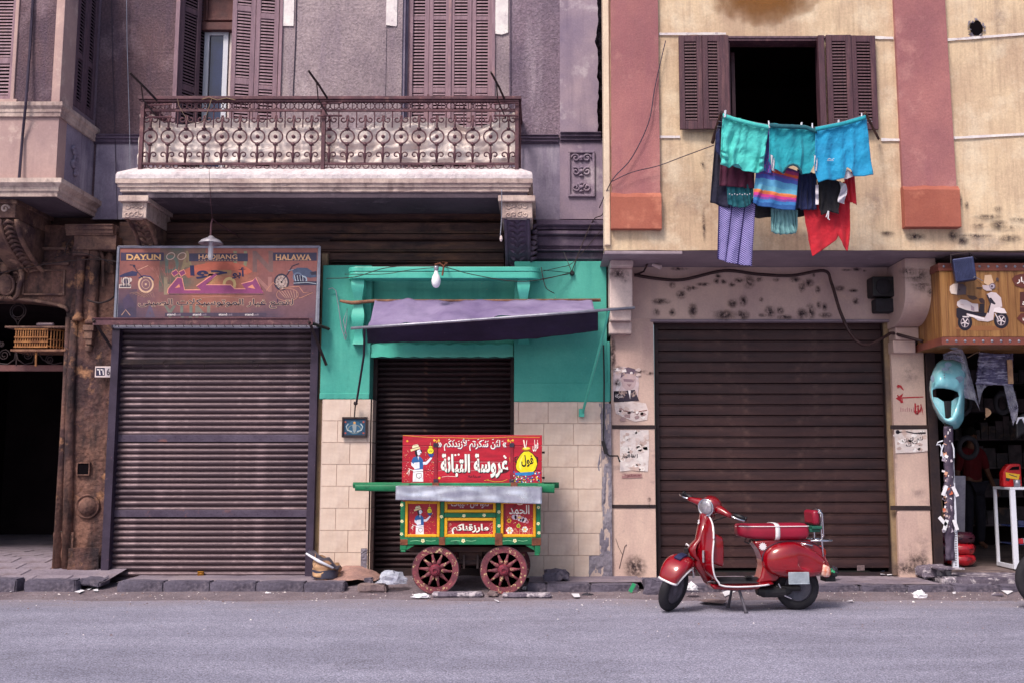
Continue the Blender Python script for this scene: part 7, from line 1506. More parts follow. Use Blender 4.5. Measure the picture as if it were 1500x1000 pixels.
# upper red box with planks, lid batten and hinges
TY = CY + .13
b = MB(); b.bpx(591, 638, 793, 708, TY + .02, .5); cb(b, 'box', M['cart_red_dark'])
for i, (ya, yb) in enumerate([(636.5, 652), (652.4, 674.6), (675, 688.4), (688.8, 707.5)]):
    b = MB(); za, zb2 = Z(yb, TY), Z(ya, TY); V = []; n = 30
    xl_, xr2 = X(589.5 - .1 * i, TY, 670), X(794 - .1 * i, TY, 670)
    b.box(xl_, TY, za, xr2, TY + .02, zb2); cb(b, 'plank', M['cart_red'], bevel=.004)
for x in (635.5, 747):
    b = MB(); b.bpx(x, 649, x + 5, 705, TY - .010, .012); cb(b, 'batten', M['cart_red_dark'], bevel=.003)
    for y in (651, 704): b = MB(); b.bpx(x - .8, y - 3, x + 6, y + 3, TY - .015, .008); b.lathe([(.006, 0), (0, .006)], P(x + 2.5, y, TY - .015), (0, -1, 0), 6); cb(b, 'hinge', M['steel_purple'], bevel=.002)
for y in (662, 699): b = MB(); b.tube([P(794, y, TY + .1), P(798, y, TY + .1)], .012, 6); cb(b, 'bolt', M['iron_dark'])
# green carrying rails with handles
b = MB(); b.bpx(578, 706.5, 797, 713.5, CY + .06, .06); cb(b, 'carrying_rail', M['cart_green'], bevel=.006)
b = MB(); p0, p1_ = P(521, 713.5, CY + .06), P(600, 713, CY + .06); b.loft([(p0.x, CY + .06, p0.z, .042, .034), (p0.x + .1, CY + .06, p0.z, .044, .036), (p0.x + .4, CY + .06, p0.z - .002, .045, .04), (p1_.x, CY + .06, p1_.z, .045, .042)], 16, 5); cb(b, 'handle', M['cart_green'], auto=40)
b = MB(); p0 = P(796, 714, CY + .06); b.loft([(p0.x - .06, CY + .06, p0.z, .045, .048), (p0.x + .12, CY + .06, p0.z - .005, .045, .05)], 16, 5); cb(b, 'handle', M['cart_green'], auto=40)
b = MB(); p0 = P(575, 710, CY + .65); b.tube([(p0.x - .45, CY + .66, p0.z), (p0.x + 1.9, CY + .66, p0.z)], .035, 6); cb(b, 'carrying_rail', M['cart_green'])
for x in (633, 748): b = MB(); b.bpx(x, 706, x + 10, 714.5, CY + .05, .03); cb(b, 'strap', M['rusty'], bevel=.003)
# tin counter
b = MB()
def tin(u, v):
    xa_, xb_ = X(579.5, CY - .12, 720), X(794, CY - .12, 720); x = xa_ + (xb_ - xa_) * u
    zt2, zb2 = Z(711.5 + 1.5 * u, CY - .12), Z(731.5 + 6 * u, CY - .12)
    if v < .35: t = v / .35; return (x, CY + .1 - .22 * t, zt2 + .008 * (1 - t))
    t = (v - .35) / .65; return (x, CY - .12 + .010 * noise.noise(Vector((x * 5, t * 2, 0))), zt2 + (zb2 - zt2) * t)
b.grid(tin, 60, 20); cb(b, 'tin_counter', M['sheet_metal'], auto=35, solid=.004)
# iron straps on the frame, under-carriage
for (x0_, y0_, x1_, y1_) in [(586, 789, 597, 797.5), (643, 786, 652, 797.5), (725, 780, 736, 798), (779, 787, 792.5, 798)]:
    b = MB(); b.bpx(x0_, y0_, x1_, y1_, CY - .005, .06); cb(b, 'iron_strap', M['rusty'], bevel=.002)
b = MB(); b.bpx(672, 806, 706, 827, CY + .2, .3); b.bpx(600, 800, 785, 808, CY + .15, .4); cb(b, 'under_frame', M['frieze_brown'], bevel=.006)
b = MB()
for k in range(3): b.tube([P(650, 812 + k * 3, CY + .16), P(670, 819 + k * 2, CY + .16), P(690, 821 + k * 2, CY + .16), P(712, 818 + k * 2, CY + .16), P(730, 811 + k * 3, CY + .16)], .008, 5)
for x in (678, 698): b.bpx(x, 812, x + 3, 832, CY + .14, .04)
cb(b, 'leaf_spring', M['iron_dark'])
# wheels
WR = .254
def wheel_meshes():
    rim = MB(); rim.lathe([(WR * .72, -.022), (WR * .72, .022), (WR * .97, .026), (WR * .97, -.026), (WR * .72, -.022)], (0, 0, 0), (0, -1, 0), 48)
    ty = MB(); ty.lathe([(WR * .97, -.027), (WR * .97, .027), (WR, .027), (WR, -.027), (WR * .97, -.027)], (0, 0, 0), (0, -1, 0), 48)
    sp = MB(); sp.loft([(.05, 0, 0, .016, .020), (.09, 0, 0, .018, .024), (.13, 0, 0, .012, .014), (WR * .73, 0, 0, .012, .013)], 10, 2.4)
    hb = MB(); hb.lathe([(0, -.07), (.045, -.07), (.05, -.03), (.062, -.025), (.062, .03), (.054, .04), (.05, .06), (.045, .062), (.045, .078), (.03, .08), (.028, .10), (.022, .10), (.02, .085), (0, .085)], (0, 0, 0), (0, -1, 0), 24)
    return rim.mesh('rim', M['wheel_wood'], False), ty.mesh('tyre', M['iron_maroon']), sp.mesh('spoke', M['wheel_wood'], True), hb.mesh('hub', M['hub_paint'], False)
for m_ in ([WM := wheel_meshes()][0]): pass
smooth_by_angle(WM[0], 40); smooth_by_angle(WM[3], 35)
for (px, Yw, ph) in [(638, CY + .05, .1), (738, CY + .05, -.05), (643, CY + .62, .2), (744, CY + .62, .3)]:
    c0 = Vector((X(px, Yw, 834), Yw, WR + .018)); wt = thing('wheel', None, None, c0); wt.parent = cart; wt.location = c0 - wloc(cart); wt.rotation_euler = (0, ph, 0)
    for nm, me in (('rim', WM[0]), ('tyre', WM[1]), ('hub', WM[3])): o = bpy.data.objects.new(nm, me); COL.objects.link(o); o.parent = wt
    for k in range(10): o = bpy.data.objects.new('spoke', WM[2]); COL.objects.link(o); o.parent = wt; o.rotation_euler = (0, k * 6.2832 / 10, 0)
b = MB()
for px in (638, 738): b.tube([(X(px, CY + .1, 834), CY + .08, WR + .018), (X(px, CY + .1, 834), CY + .66, WR + .018)], .022, 8)
cb(b, 'axle', M['iron_dark'])
# painting on the upper box
a = Art(TY - .0005, c1); wh = 'f2efe6'; bk = '1c1420'
def cook(a, ox, oy, s_, L=1):
    q_ = lambda pts: [(ox + x * s_, oy + y * s_) for x, y in pts]
    a.poly(q_([(20, 62), (55, 52), (84, 58), (84, 78), (64, 92), (52, 100), (46, 128), (24, 92)]), bk, L)
    a.poly(q_([(-16, 52), (60, 28), (70, 42), (-10, 70)]), 'e8d8a0', L + 1); a.poly(q_([(0, 22), (10, 14), (46, 6), (54, 12), (58, 36), (2, 52)]), 'f0e6c0', L + 2); a.stroke(q_([(2, 44), (56, 30)]), 5 * s_, '7a5a2a', L + 3); a.stroke(q_([(0, 22), (54, 10)]), 3 * s_, '3a2a20', L + 3)
    a.poly(q_([(40, 62), (66, 50), (72, 66), (82, 80), (70, 84), (68, 98), (50, 104), (44, 88)]), 'dfe0ee', L + 2); a.disc(ox + 62 * s_, oy + 66 * s_, 2.5 * s_, bk, L + 3); a.stroke(q_([(66, 92), (74, 88)]), 2 * s_, 'a02838', L + 3)
    a.poly(q_([(-6, 150), (8, 122), (40, 108), (72, 116), (92, 140), (96, 190), (92, 226), (24, 226), (20, 196), (4, 186)]), '2a5f9c', L); a.poly(q_([(44, 112), (60, 112), (54, 146)]), 'c8d0e0', L + 1)
    a.poly(q_([(-8, 160), (-8, 188), (8, 204), (22, 216), (26, 200), (14, 178)]), 'e6e6f0', L + 1)
    a.poly(q_([(92, 160), (118, 158), (146, 132), (160, 118), (172, 126), (150, 156), (126, 182), (94, 184)]), 'dfe0ee', L + 1)
    a.poly(q_([(14, 166), (62, 160), (64, 214), (18, 222)]), 'eceaf2', L + 2); a.poly(q_([(8, 228), (92, 222), (96, 330), (4, 330)]), 'efeaf0', L + 1); a.stroke(q_([(4, 246), (96, 240)]), 4 * s_, bk, L + 2); a.stroke(q_([(36, 262), (78, 258), (78, 290), (58, 302), (38, 290), (36, 262)]), 5 * s_, '5a4a30', L + 2)
    a.stroke(q_([(8, 232), (-20, 222), (-34, 216)]), 5 * s_, wh, L + 1); a.stroke(q_([(-20, 224), (-46, 262)]), 5 * s_, wh, L + 1); a.stroke(q_([(-20, 224), (-30, 274)]), 4 * s_, wh, L + 1)
    a.disc(ox + 158 * s_, oy + 64 * s_, 30 * s_, bk, L); a.disc(ox + 158 * s_, oy + 64 * s_, 26 * s_, 'e8d830', L + 1); a.poly(q_([(142, 34), (146, 24), (170, 24), (174, 36)]), 'e8d830', L + 1); a.stroke(q_([(148, 70), (158, 62), (166, 72), (172, 60)]), 4 * s_, bk, L + 2); a.stroke(q_([(158, 18), (154, 4), (160, -8)]), 3 * s_, 'e8c890', L + 1)
    a.poly(q_([(134, 90), (188, 88), (182, 108), (164, 122), (146, 112)]), '2a4a8c', L + 2)
cook(a, 140, 110, 1.0)
random.seed(5)
for i in range(230):
    x, y = random.uniform(64, 330), random.uniform(170, 445)
    if 130 < x < 250 and y < 440 and random.random() < .9: continue
    if x < 120 and y < 300 and random.random() < .5: continue
    s_ = random.uniform(2, 4.5); a.poly([(x, y - s_), (x + s_, y), (x - s_ * .3, y + s_)], random.choice(['e8a23a', 'f0d8a0', 'e86a3a', wh]), 0)
a.text('« لئن شكرتم لأزيدنكم »', 366, 72, 955, 178, '5a3a66', 1, .02, None, None, True); a.text('« لئن شكرتم لأزيدنكم »', 363, 68, 951, 173, wh, 2, .02, None, None, True)
for i in range(12): x = 450 + i * 42; a.stroke([(x, 78 + 8 * (i % 3)), (x + 14, 72 + 8 * (i % 3))], 5, wh, 2)
a.text('عروسة التبانة', 392, 205, 974, 416, '4a1420', 1, .03, None, None, True); a.text('عروسة التبانة', 386, 198, 968, 408, 'bfe0d8', 2, .04, None, None, True); a.text('عروسة التبانة', 389, 201, 965, 402, wh, 3, .022, None, None, True)
for (x, y) in [(512, 210), (540, 206), (944, 232), (934, 220)]: a.disc(x, y, 9, wh, 3)
a.stroke([(372, 266), (700, 270), (960, 272)], 2.5, 'e8a0a8', 1); a.stroke([(366, 344), (600, 342), (960, 348)], 2.5, 'e8a0a8', 1); a.text('صناعة', 620, 380, 730, 404, '5a1828', 1, .03, None, None, True)
a.stroke([(395, 400), (440, 392), (530, 396)], 4, 'f0c8c0', 1); a.disc(374, 408, 10, 'e8c030', 1); a.disc(98, 90, 9, 'e8b030', 1)
for (pts) in ([(60, 40), (200, 52), (330, 60), (460, 58), (640, 66), (800, 62), (990, 54), (1240, 58)], [(780, 425), (850, 440), (920, 436), (960, 420)], [(800, 420), (760, 430)]): a.stroke(pts, 5, 'd89a3a', 1)
for (x, f) in ((352, 1), (985, -1)):
    a.stroke([(x - 26 * f, 74), (x - 4 * f, 88), (x, 120), (x - 8 * f, 180), (x + 4 * f, 240), (x - 4 * f, 310), (x, 390), (x - 12 * f, 430)], 6, 'e8a83a', 1); a.stroke([(x + 20 * f, 70), (x + 4 * f, 92), (x + 24 * f, 98)], 6, 'e8b040', 1); a.disc(x - 22 * f, 84, 9, 'e8c040', 2); a.disc(x + 18 * f, 84, 8, 'e8c040', 2)
# bean jar on a blue stand
a.poly([(1028, 310), (1040, 250), (1072, 200), (1100, 176), (1146, 172), (1180, 196), (1214, 240), (1222, 290), (1206, 340), (1180, 366), (1070, 366), (1036, 340)], bk, 1)
a.poly([(1034, 310), (1046, 254), (1076, 206), (1102, 182), (1144, 178), (1176, 200), (1208, 244), (1216, 290), (1200, 336), (1176, 360), (1074, 360), (1042, 336)], 'ecd51e', 2); a.poly([(1060, 320), (1070, 250), (1096, 210), (1080, 270), (1080, 340)], 'f6e860', 3); a.disc(1124, 156, 38, 'b87c1c', 3, 16); a.disc(1124, 152, 30, 'f0e04a', 4, 10)
for f in (-1, 1): a.stroke([(1124 + f * 74, 222), (1124 + f * 98, 232), (1124 + f * 96, 268), (1124 + f * 84, 280)], 9, bk, 1)
a.text('فول', 1078, 210, 1184, 312, bk, 4, .03, None, None, True, -10); a.text('فول', 1178, 78, 1226, 180, wh, 2, .03, None, None, True); a.stroke([(1100, 80), (1112, 150)], 10, 'f0e0d0', 5); a.stroke([(1128, 84), (1118, 150)], 5, wh, 5)
a.poly([(1028, 362), (1188, 354), (1192, 372), (1160, 386), (1050, 388), (1026, 378)], '2a7ab8', 3)
for i in range(150):
    x, y = random.uniform(1020, 1190), random.uniform(390, 446)
    if random.random() < .25: x = random.choice([random.uniform(985, 1018), random.uniform(1200, 1240)]); y = random.uniform(352, 446)
    a.disc(x, y, random.uniform(4, 9), random.choice(['3a8a4a', wh, 'c83a5a', '3a6ab0', 'e8c04a', '7a3a8a']), 1 + i % 3, n=7)
a.build('painting', M['print_paint'], cart)
# painting on the lower panels
a = Art(CY + .0295, c1)
a.rect(112, 590, 342, 905, 'a81e30', 0); cook(a, 166, 640, .78, 1)
for i in range(150):
    x, y = random.uniform(118, 338), random.uniform(680, 900)
    if 150 < x < 246: continue
    s_ = random.uniform(2, 5); a.poly([(x, y - s_), (x + s_, y), (x - s_ * .3, y + s_)], random.choice(['e8a23a', 'f0d8a0', 'e86a3a']), 0 + 1)
a.rect(436, 590, 842, 672, '8c1a2c', 0); a.text('كلوا من طيبات', 474, 590, 806, 668, 'c8b8c0', 1, .03, None, None, True)
a.rect(440, 784, 846, 905, 'a81e30', 0); a.text('مارزقناكم', 486, 808, 806, 898, '4a1420', 1, .04, None, None, True); a.text('مارزقناكم', 480, 802, 798, 890, wh, 2, .04, None, None, True)
for i in range(70): x = random.choice([random.uniform(444, 480), random.uniform(800, 842), random.uniform(444, 842)]); y = random.uniform(790, 902) if (x < 482 or x > 800) else random.uniform(880, 903); a.disc(x, y, random.uniform(2, 4), random.choice(['e8a0a8', 'f0c0a0']), 1, n=6)
a.rect(946, 590, 1180, 905, 'a81e30', 0); a.text('الحمد', 975, 640, 1150, 720, wh, 2, .015, None, None, True); a.text('لله', 1010, 596, 1120, 640, wh, 2, .03, None, None, True)
for (x, y, r, c_, c2_) in [(975, 775, 20, 'e8b43a', '7a3a20'), (1055, 820, 18, 'c8c840', '5a7a30'), (1110, 850, 26, wh, 'e8c040'), (980, 860, 30, wh, 'e8c040'), (1130, 785, 14, 'e8a0b0', 'c83a5a')]:
    for k in range(6): a.disc(x + r * .62 * math.cos(k * 1.047), y + r * .62 * math.sin(k * 1.047), r * .42, c_, 2, n=9)
    a.disc(x, y, r * .36, c2_, 3, n=9)
for k in range(5): a.disc(1020 + k * 22, 758 + 14 * math.sin(k * .8 + 1.2) * -1, 20, ['c8b8c8', 'e8d0d8', 'f4ecf0'][k % 3], 2, 24, rot=k * .5 - 1)
a.disc(1064, 748, 26, 'd8a0a8', 3, 14); a.disc(1064, 748, 14, 'e8c860', 4, 8)
for k in range(14): x = 960 + k * 16; a.stroke([(x, 900), (x + random.uniform(-14, 14), 868), (x + random.uniform(-20, 20), 840)], 3, 'd8a080', 1)
for i in range(60): x, y = random.uniform(950, 1176), random.uniform(730, 900); a.disc(x, y, random.uniform(2, 3.5), random.choice(['e8a23a', 'f0d8a0']), 1, n=6)
a.build('painting', M['print_paint'], cart)
a = Art(CY - .0005, c1)
def flower(x, y, r):
    for k in range(5): a.disc(x + r * .6 * math.cos(k * 1.257 + .3), y + r * .6 * math.sin(k * 1.257 + .3), r * .42, 'e8e6b8', 1, n=8)
    a.disc(x, y, r * .3, 'c8a83a', 2, n=8)
for x in (232, 580, 1024): flower(x, 948, 18); a.stroke([(x - 110, 952), (x - 60, 945), (x - 26, 950)], 4, '8fd0a0', 0); a.stroke([(x + 26, 946), (x + 70, 952), (x + 110, 945)], 4, '8fd0a0', 0)
for (x, y) in [(50, 640), (52, 780), (48, 890), (1228, 660), (1226, 800), (392, 740), (888, 820), (888, 700), (586, 732), (760, 728), (1232, 880)]: flower(x, y, 15)
a.build('painting', M['print_paint'], cart)

# ================================================================== SCOOTER
dm('scooter_red', '8e0214', '72020f', s1=3, fine=.06, rough=.2, coat=.9, bump=.02, sb=60, spec=.5, stain='7a1220', st=5, stc=(.6, .75), sta=.35); dm('seat_red', '9c1434', '860f2c', s1=4, fine=.05, rough=.38, spec=.5, bump=.12, sb=60)
dm('trim_white', 'e2dee2', rough=.3, fine=.03, bump=0); dm('lens', '8c868e', 'c8c2c8', s1=26, rough=.1, spec=.8, metal=.6, bump=.5, sb=30); dm('lens_orange', 'd86a3a', 'e8d0c8', s1=16, rough=.2, bump=.1); dm('plate_grey', 'b4bcc4', '98a2ac', s1=8, rough=.4, metal=.3); dm('tail_red', 'd83a28', rough=.2, fine=.02, bump=0); dm('wheel_grey', '6a6670', '4c4852', s1=9, rough=.5, metal=.5); dm('green_tape', '1f5a4a', rough=.5)
fg = G(986, 895); sc = thing('motor_scooter', 'red classic step-through scooter parked on its stand in front of the maroon shutter', 'scooter', fg, math.radians(6.5), local=True)
WRr = .215
def sb(b, name, m, parent=None, **k): return b.build(name, m, parent or sc, loc=(0, 0, 0), **k)
AXP = Vector((.01, 0, .2)); AXD = Vector((math.sin(math.radians(25)), 0, math.cos(math.radians(25))))
ST = Matrix.Translation(AXP) @ Matrix.Rotation(math.radians(49), 4, AXD) @ Matrix.Translation(-AXP)
def wheelset(T, c, parent_name, spare=False):
    wt = bpy.data.objects.new('wheel', None); COL.objects.link(wt); wt.parent = sc; wt['_local'] = 1
    b = MB(); b.T = T; R, r = WRr - .045, .048; n1, n2 = 56, 14
    def ty(u, v):
        a_, c_ = u * 6.2832, v * 6.2832; rr = r * (1 + .05 * (1 if (int(u * n1) + int(v * n2)) % 2 else 0) * max(0, math.cos(c_)))
        return (c[0] + (R + rr * math.cos(c_)) * math.cos(a_), c[1] + rr * .98 * math.sin(c_), c[2] + (R + rr * math.cos(c_)) * math.sin(a_))
    V = [ty(i / n1, j / n2) for j in range(n2) for i in range(n1)]; fs = [(j * n1 + i, j * n1 + (i + 1) % n1, ((j + 1) % n2) * n1 + (i + 1) % n1, ((j + 1) % n2) * n1 + i) for j in range(n2) for i in range(n1)]
    b.add(V, fs); b.build('tyre', M['black_rubber'], wt, smooth=True, loc=(0, 0, 0))
    b = MB(); b.T = T
    for s_ in (-1, 1): b.lathe([(.128, .030), (.135, .036), (.120, .030), (.10, .012), (.075, .018), (.05, .03), (.03, .045), (0, .048)], c, (0, s_, 0), 28)
    b.build('rim', M['wheel_grey'], wt, smooth=True, loc=(0, 0, 0)); return wt
wheelset(ST, (0, 0, WRr), 'front'); wheelset(None, (1.235, 0, WRr), 'rear')
# mudguard (steers with the wheel)
b = MB(); b.T = ST
def fend(u, v, g=0):
    a_ = math.radians(14 + 156 * v); ph = (u - .5) * math.pi; w_ = (.075 + .045 * math.sin(min(1, v * 1.15 + .1) * math.pi)) ; out_ = .06 + .03 * math.sin(v * math.pi)
    cs, sn = math.cos(ph), math.sin(ph); rad = .185 + (out_ + g) * (abs(cs) ** .55) - .02; lat = (w_ + g) * math.copysign(abs(sn) ** .7, sn)
    return (0.035 - rad * math.cos(a_) * 1.0, lat, WRr + .075 + rad * math.sin(a_) * 1.0)
b.grid(lambda u, v: fend(u, v), 28, 40); sb(b, 'mudguard', M['scooter_red'], smooth=True, solid=.006)
b = MB(); b.T = ST; b.tube([fend(0.0, v / 30, .004) for v in range(0, 31)], .009, 6); b.tube([fend(1.0, v / 30, .004) for v in range(0, 31)], .009, 6); b.tube([fend(u / 16, 0, .004) for u in range(17)], .011, 6); sb(b, 'mudguard_trim', M['trim_white'], smooth=True)
b = MB(); b.T = ST; b.grid(lambda u, v: Vector(fend(.5 + (u - .5) * .09, .36 + v * .2, .012)), 4, 12); sb(b, 'mudguard_crest', M['lamp_blue'], solid=.02)
b = MB(); b.T = ST; b.tube([(0.02, .075, WRr), (.10, .075, .36), (.12, .04, .45)], .018, 8); b.tube([(0, .0, WRr), (0, .085, WRr)], .02, 8); sb(b, 'fork', M['iron_dark'])
# headset, lamp, bars
b = MB(); b.T = ST; hz = .995; hx = .395
b.loft([(hx - .075, 0, hz, .045, .06), (hx - .04, 0, hz + .005, .085, .085), (hx + .02, 0, hz + .01, .10, .09), (hx + .08, 0, hz - .005, .085, .07), (hx + .13, 0, hz - .02, .045, .04)], 24, 2.2)
for s_ in (-1, 1):
    T0 = b.T; b.T = ST @ Matrix.Translation((hx + .02, 0, hz)) @ Matrix.Rotation(s_ * math.pi / 2 + .18 * s_, 4, 'Z'); b.loft([(.04, 0, .0, .06, .045), (.12, 0, .0, .05, .038), (.20, 0, -.005, .032, .027), (.245, 0, -.008, .022, .022)], 16, 2.3); b.T = T0
b.loft([(hx - .02, 0, hz - .09, .04, .05), (hx + .06, 0, hz - .10, .04, .05)], 12, 2); sb(b, 'handlebar_head', M['scooter_red'], smooth=True)
b = MB(); b.T = ST
for s_ in (-1, 1): b.tube([(hx + .04, s_ * .24, hz - .01), (hx + .062, s_ * .30, hz - .012), (hx + .075, s_ * .35, hz - .014)], [.019, .021, .019], 12); b.lathe([(.026, 0), (.026, .012), (0, .014)], (hx + .075, s_ * .35, hz - .014), (.2, s_, 0), 12)
b.each('grip', M['black_plastic'], sc, smooth=True, loc=(0, 0, 0))
b = MB(); b.T = ST
for s_ in (-1, 1): b.tube([(hx - .005, s_ * .22, hz - .005), (hx - .03, s_ * .27, hz - .01), (hx - .005, s_ * .33, hz - .016), (hx + .025, s_ * .37, hz - .02)], [.010, .009, .008, .011], 8)
b.each('lever', M['chrome'], sc, smooth=True, loc=(0, 0, 0))
b = MB(); b.T = ST; hl = (hx - .075, 0, hz - .0); b.lathe([(.075, .0), (.084, .012), (.086, .024), (.078, .028), (.074, .022)], hl, (-1, 0, .05), 32); sb(b, 'lamp_ring', M['chrome'], smooth=True)
b = MB(); b.T = ST; b.lathe([(.075, .018), (.06, .030), (.03, .038), (0, .040)], hl, (-1, 0, .05), 28); sb(b, 'headlight', M['lens'], smooth=True)
b = MB(); b.T = ST; b.tube([(hx + .02, .2, hz - .03), (hx + .0, .10, hz - .10), (hx + .02, .03, hz - .16)], .006, 5); b.tube([(hx + .02, -.2, hz - .03), (hx - .01, -.09, hz - .11), (hx + .02, -.03, hz - .16)], .006, 5); b.box(hx - .02, .16, hz - .04, hx + .03, .20, hz + .02); sb(b, 'brake_cable', M['black_plastic'])
# leg shield sweeping into the floorboard
LS = [(.350, .905, .050), (.328, .86, .11), (.300, .79, .168), (.272, .68, .208), (.252, .56, .224), (.262, .46, .222), (.300, .375, .212), (.362, .312, .20), (.44, .278, .195), (.54, .268, .195), (.66, .268, .195), (.80, .272, .18), (.95, .285, .15)]
def ls(v):
    k = v * (len(LS) - 1); i = min(int(k), len(LS) - 2); t = k - i; p0, p1_, p2_, p3 = LS[max(i - 1, 0)], LS[i], LS[i + 1], LS[min(i + 2, len(LS) - 1)]
    return tuple(.5 * ((2 * p1_[j]) + (p2_[j] - p0[j]) * t + (2 * p0[j] - 5 * p1_[j] + 4 * p2_[j] - p3[j]) * t * t + (3 * p1_[j] - p0[j] - 3 * p2_[j] + p3[j]) * t ** 3) for j in range(3))
def lsp(u, v, d_=0):
    x, z, w_ = ls(v); uu = (u - .5) * 2; k = max(0, 1 - v * 1.9); sweep = .085 * uu * uu * max(0, math.sin(min(1, v * 1.6) * math.pi)) if v < .62 else 0
    return (x + sweep - .018 * (1 - abs(uu)) * k - d_, w_ * uu, z - (.02 * uu * uu if v > .62 else 0))
b = MB(); b.grid(lambda u, v: lsp(u, v), 24, 70); sb(b, 'leg_shield', M['scooter_red'], smooth=True, solid=.008)
b = MB(); b.tube([lsp(0, v / 60) for v in range(0, 59)], .0085, 6); b.tube([lsp(1, v / 60) for v in range(0, 59)], .0085, 6); b.tube([lsp(u / 10, 0) for u in range(11)], .0085, 6); sb(b, 'shield_trim', M['trim_white'], smooth=True)
# steering column cover, horn casting and badge
b = MB(); V = []; cs = [(.325, .905, .036, .022), (.300, .84, .042, .032), (.266, .76, .048, .042), (.234, .68, .055, .05), (.19, .63, .07, .06), (.175, .585, .075, .075), (.185, .53, .068, .07), (.235, .47, .05, .04)]
n = 14
for (x, z, hy, dpt) in cs:
    for j in range(n): a_ = math.pi * (j / (n - 1)); V.append((x - dpt * math.sin(a_) ** .6 * .8 + .035, hy * math.cos(a_), z))
b.add(V, [(i * n + j, i * n + j + 1, (i + 1) * n + j + 1, (i + 1) * n + j) for i in range(len(cs) - 1) for j in range(n - 1)]); sb(b, 'horn_cover', M['scooter_red'], smooth=True)
b = MB(); b.box(.125, -.045, .545, .150, .045, .60); sb(b, 'horn_grille', M['black_plastic'], bevel=.008)
b = MB(); b.tube([(.150, -.055, .622), (.142, 0, .637), (.150, .055, .622)], .008, 6); sb(b, 'horn_trim', M['trim_white'])
b = MB(); b.tube([(.262, -.035, .865), (.256, -.025, .86), (.262, -.03, .845), (.252, -.028, .83)], .008, 6); sb(b, 'badge', M['trim_white'])
b = MB(); p0 = Vector(lsp(.17, .37)); b.T = Matrix.Translation(p0 + Vector((-.012, .0, .02))) @ Matrix.Rotation(-.5, 4, 'Z'); b.box(-.012, -.035, -.06, .006, .035, .055); sb(b, 'side_indicator', M['lens'], bevel=.006)
b = MB(); b.loft([(.33, 0, .60, .17, .13), (.40, 0, .59, .165, .15), (.455, 0, .57, .155, .145), (.468, 0, .57, .14, .13)], 24, 7); sb(b, 'glove_box', M['scooter_red'], auto=40)
b = MB(); b.tube([(.34, 0, .92), (.27, 0, .6), (.26, 0, .46), (.36, 0, .30)], .06, 10); sb(b, 'column', M['scooter_red'], smooth=True)
# floor: rubber mat, centre tunnel, underside
b = MB()
for y in (-.15, -.11, -.07, .07, .11, .15): b.box(.40, y - .012, .272, .80, y + .012, .284)
b.box(.44, -.055, .268, .84, .055, .315); sb(b, 'floor_mat', M['black_rubber'], bevel=.005)
b = MB(); b.prism([(.33, .262), (.38, .215), (.60, .20), (.82, .21), (.86, .262)], -.12, .12); sb(b, 'underside', M['scooter_red'], bevel=.03)
b = MB(); b.tube([(.70, -.07, .315), (.72, -.07, .335)], .01, 6); b.box(.70, -.10, .325, .76, -.04, .333); sb(b, 'brake_pedal', M['black_plastic'])
# rear body
prof = [(.80, .262), (.845, .33), (.868, .42), (.862, .50), (.835, .575), (.79, .635), (.78, .665), (1.0, .69), (1.36, .675), (1.44, .62), (1.50, .52), (1.545, .41), (1.555, .33), (1.50, .30), (1.36, .40), (1.235, .45), (1.10, .40), (1.0, .28)]
b = MB(); b.prism(prof, -.105, .105); sb(b, 'rear_body', M['scooter_red'], bevel=.045, auto=50)
def cowl(s_):
    b = MB(); nU, nV = 40, 14; cx, cz = 1.165, .475
    def q_(u, v):
        a_ = u * 6.2832; ca, sa = math.cos(a_), math.sin(a_); e = 2 / 2.35; rx = .335 if ca > 0 else .30; rz = .185 if sa > 0 else .165
        X_ = math.copysign(abs(ca) ** e, ca) * rx; Z_ = math.copysign(abs(sa) ** e, sa) * rz
        k = math.cos(v * math.pi / 2) ** .55; out_ = math.sin(v * math.pi / 2)
        taper = 1 - .22 * max(0, X_ / .335); 
        return (cx + X_ * k, s_ * (.10 + .125 * out_ * taper), cz + Z_ * k * taper - .05 * max(0, X_ / .335) + .0)
    b.grid(q_, nU, nV, wrap=True); return sb(b, 'side_cowl', M['scooter_red'], smooth=True)
cowl(-1); cowl(1)
b = MB()
for s_ in (-1,): b.tube([(1.165 + (.342 if c_ > 0 else .306) * math.copysign(abs(c_) ** .85, c_), s_ * .102, .475 + .19 * abs(sn) ** .85) for c_, sn in [(math.cos(a_), math.sin(a_)) for a_ in [math.pi * i / 24 for i in range(4, 25)]]], .006, 6)
sb(b, 'cowl_seam', M['steel_purple'], smooth=True)
b = MB(); b.grid(lambda u, v: (.92 + .55 * u, -.2255 + .02 * u + .006, .395 - .02 * u + .004 * v), 10, 1); sb(b, 'cowl_crease', M['cart_red_dark'])
b = MB(); b.loft([(1.425, -.145, .39, .02, .05), (1.45, -.16, .385, .035, .06), (1.50, -.15, .375, .03, .05), (1.525, -.135, .37, .012, .03)], 14, 2.5); sb(b, 'rear_indicator', M['lens_orange'], smooth=True)
b = MB(); b.box(1.06, -.262, .275, 1.265, -.250, .385); b.box(1.06, -.268, .271, 1.265, -.25, .281); sb(b, 'side_plate', M['plate_grey'], bevel=.008)
b = MB(); b.tube([(1.10, -.25, .33), (1.10, -.12, .32)], .008, 6); b.tube([(1.22, -.25, .33), (1.22, -.12, .32)], .008, 6); sb(b, 'plate_bracket', M['iron_dark'])
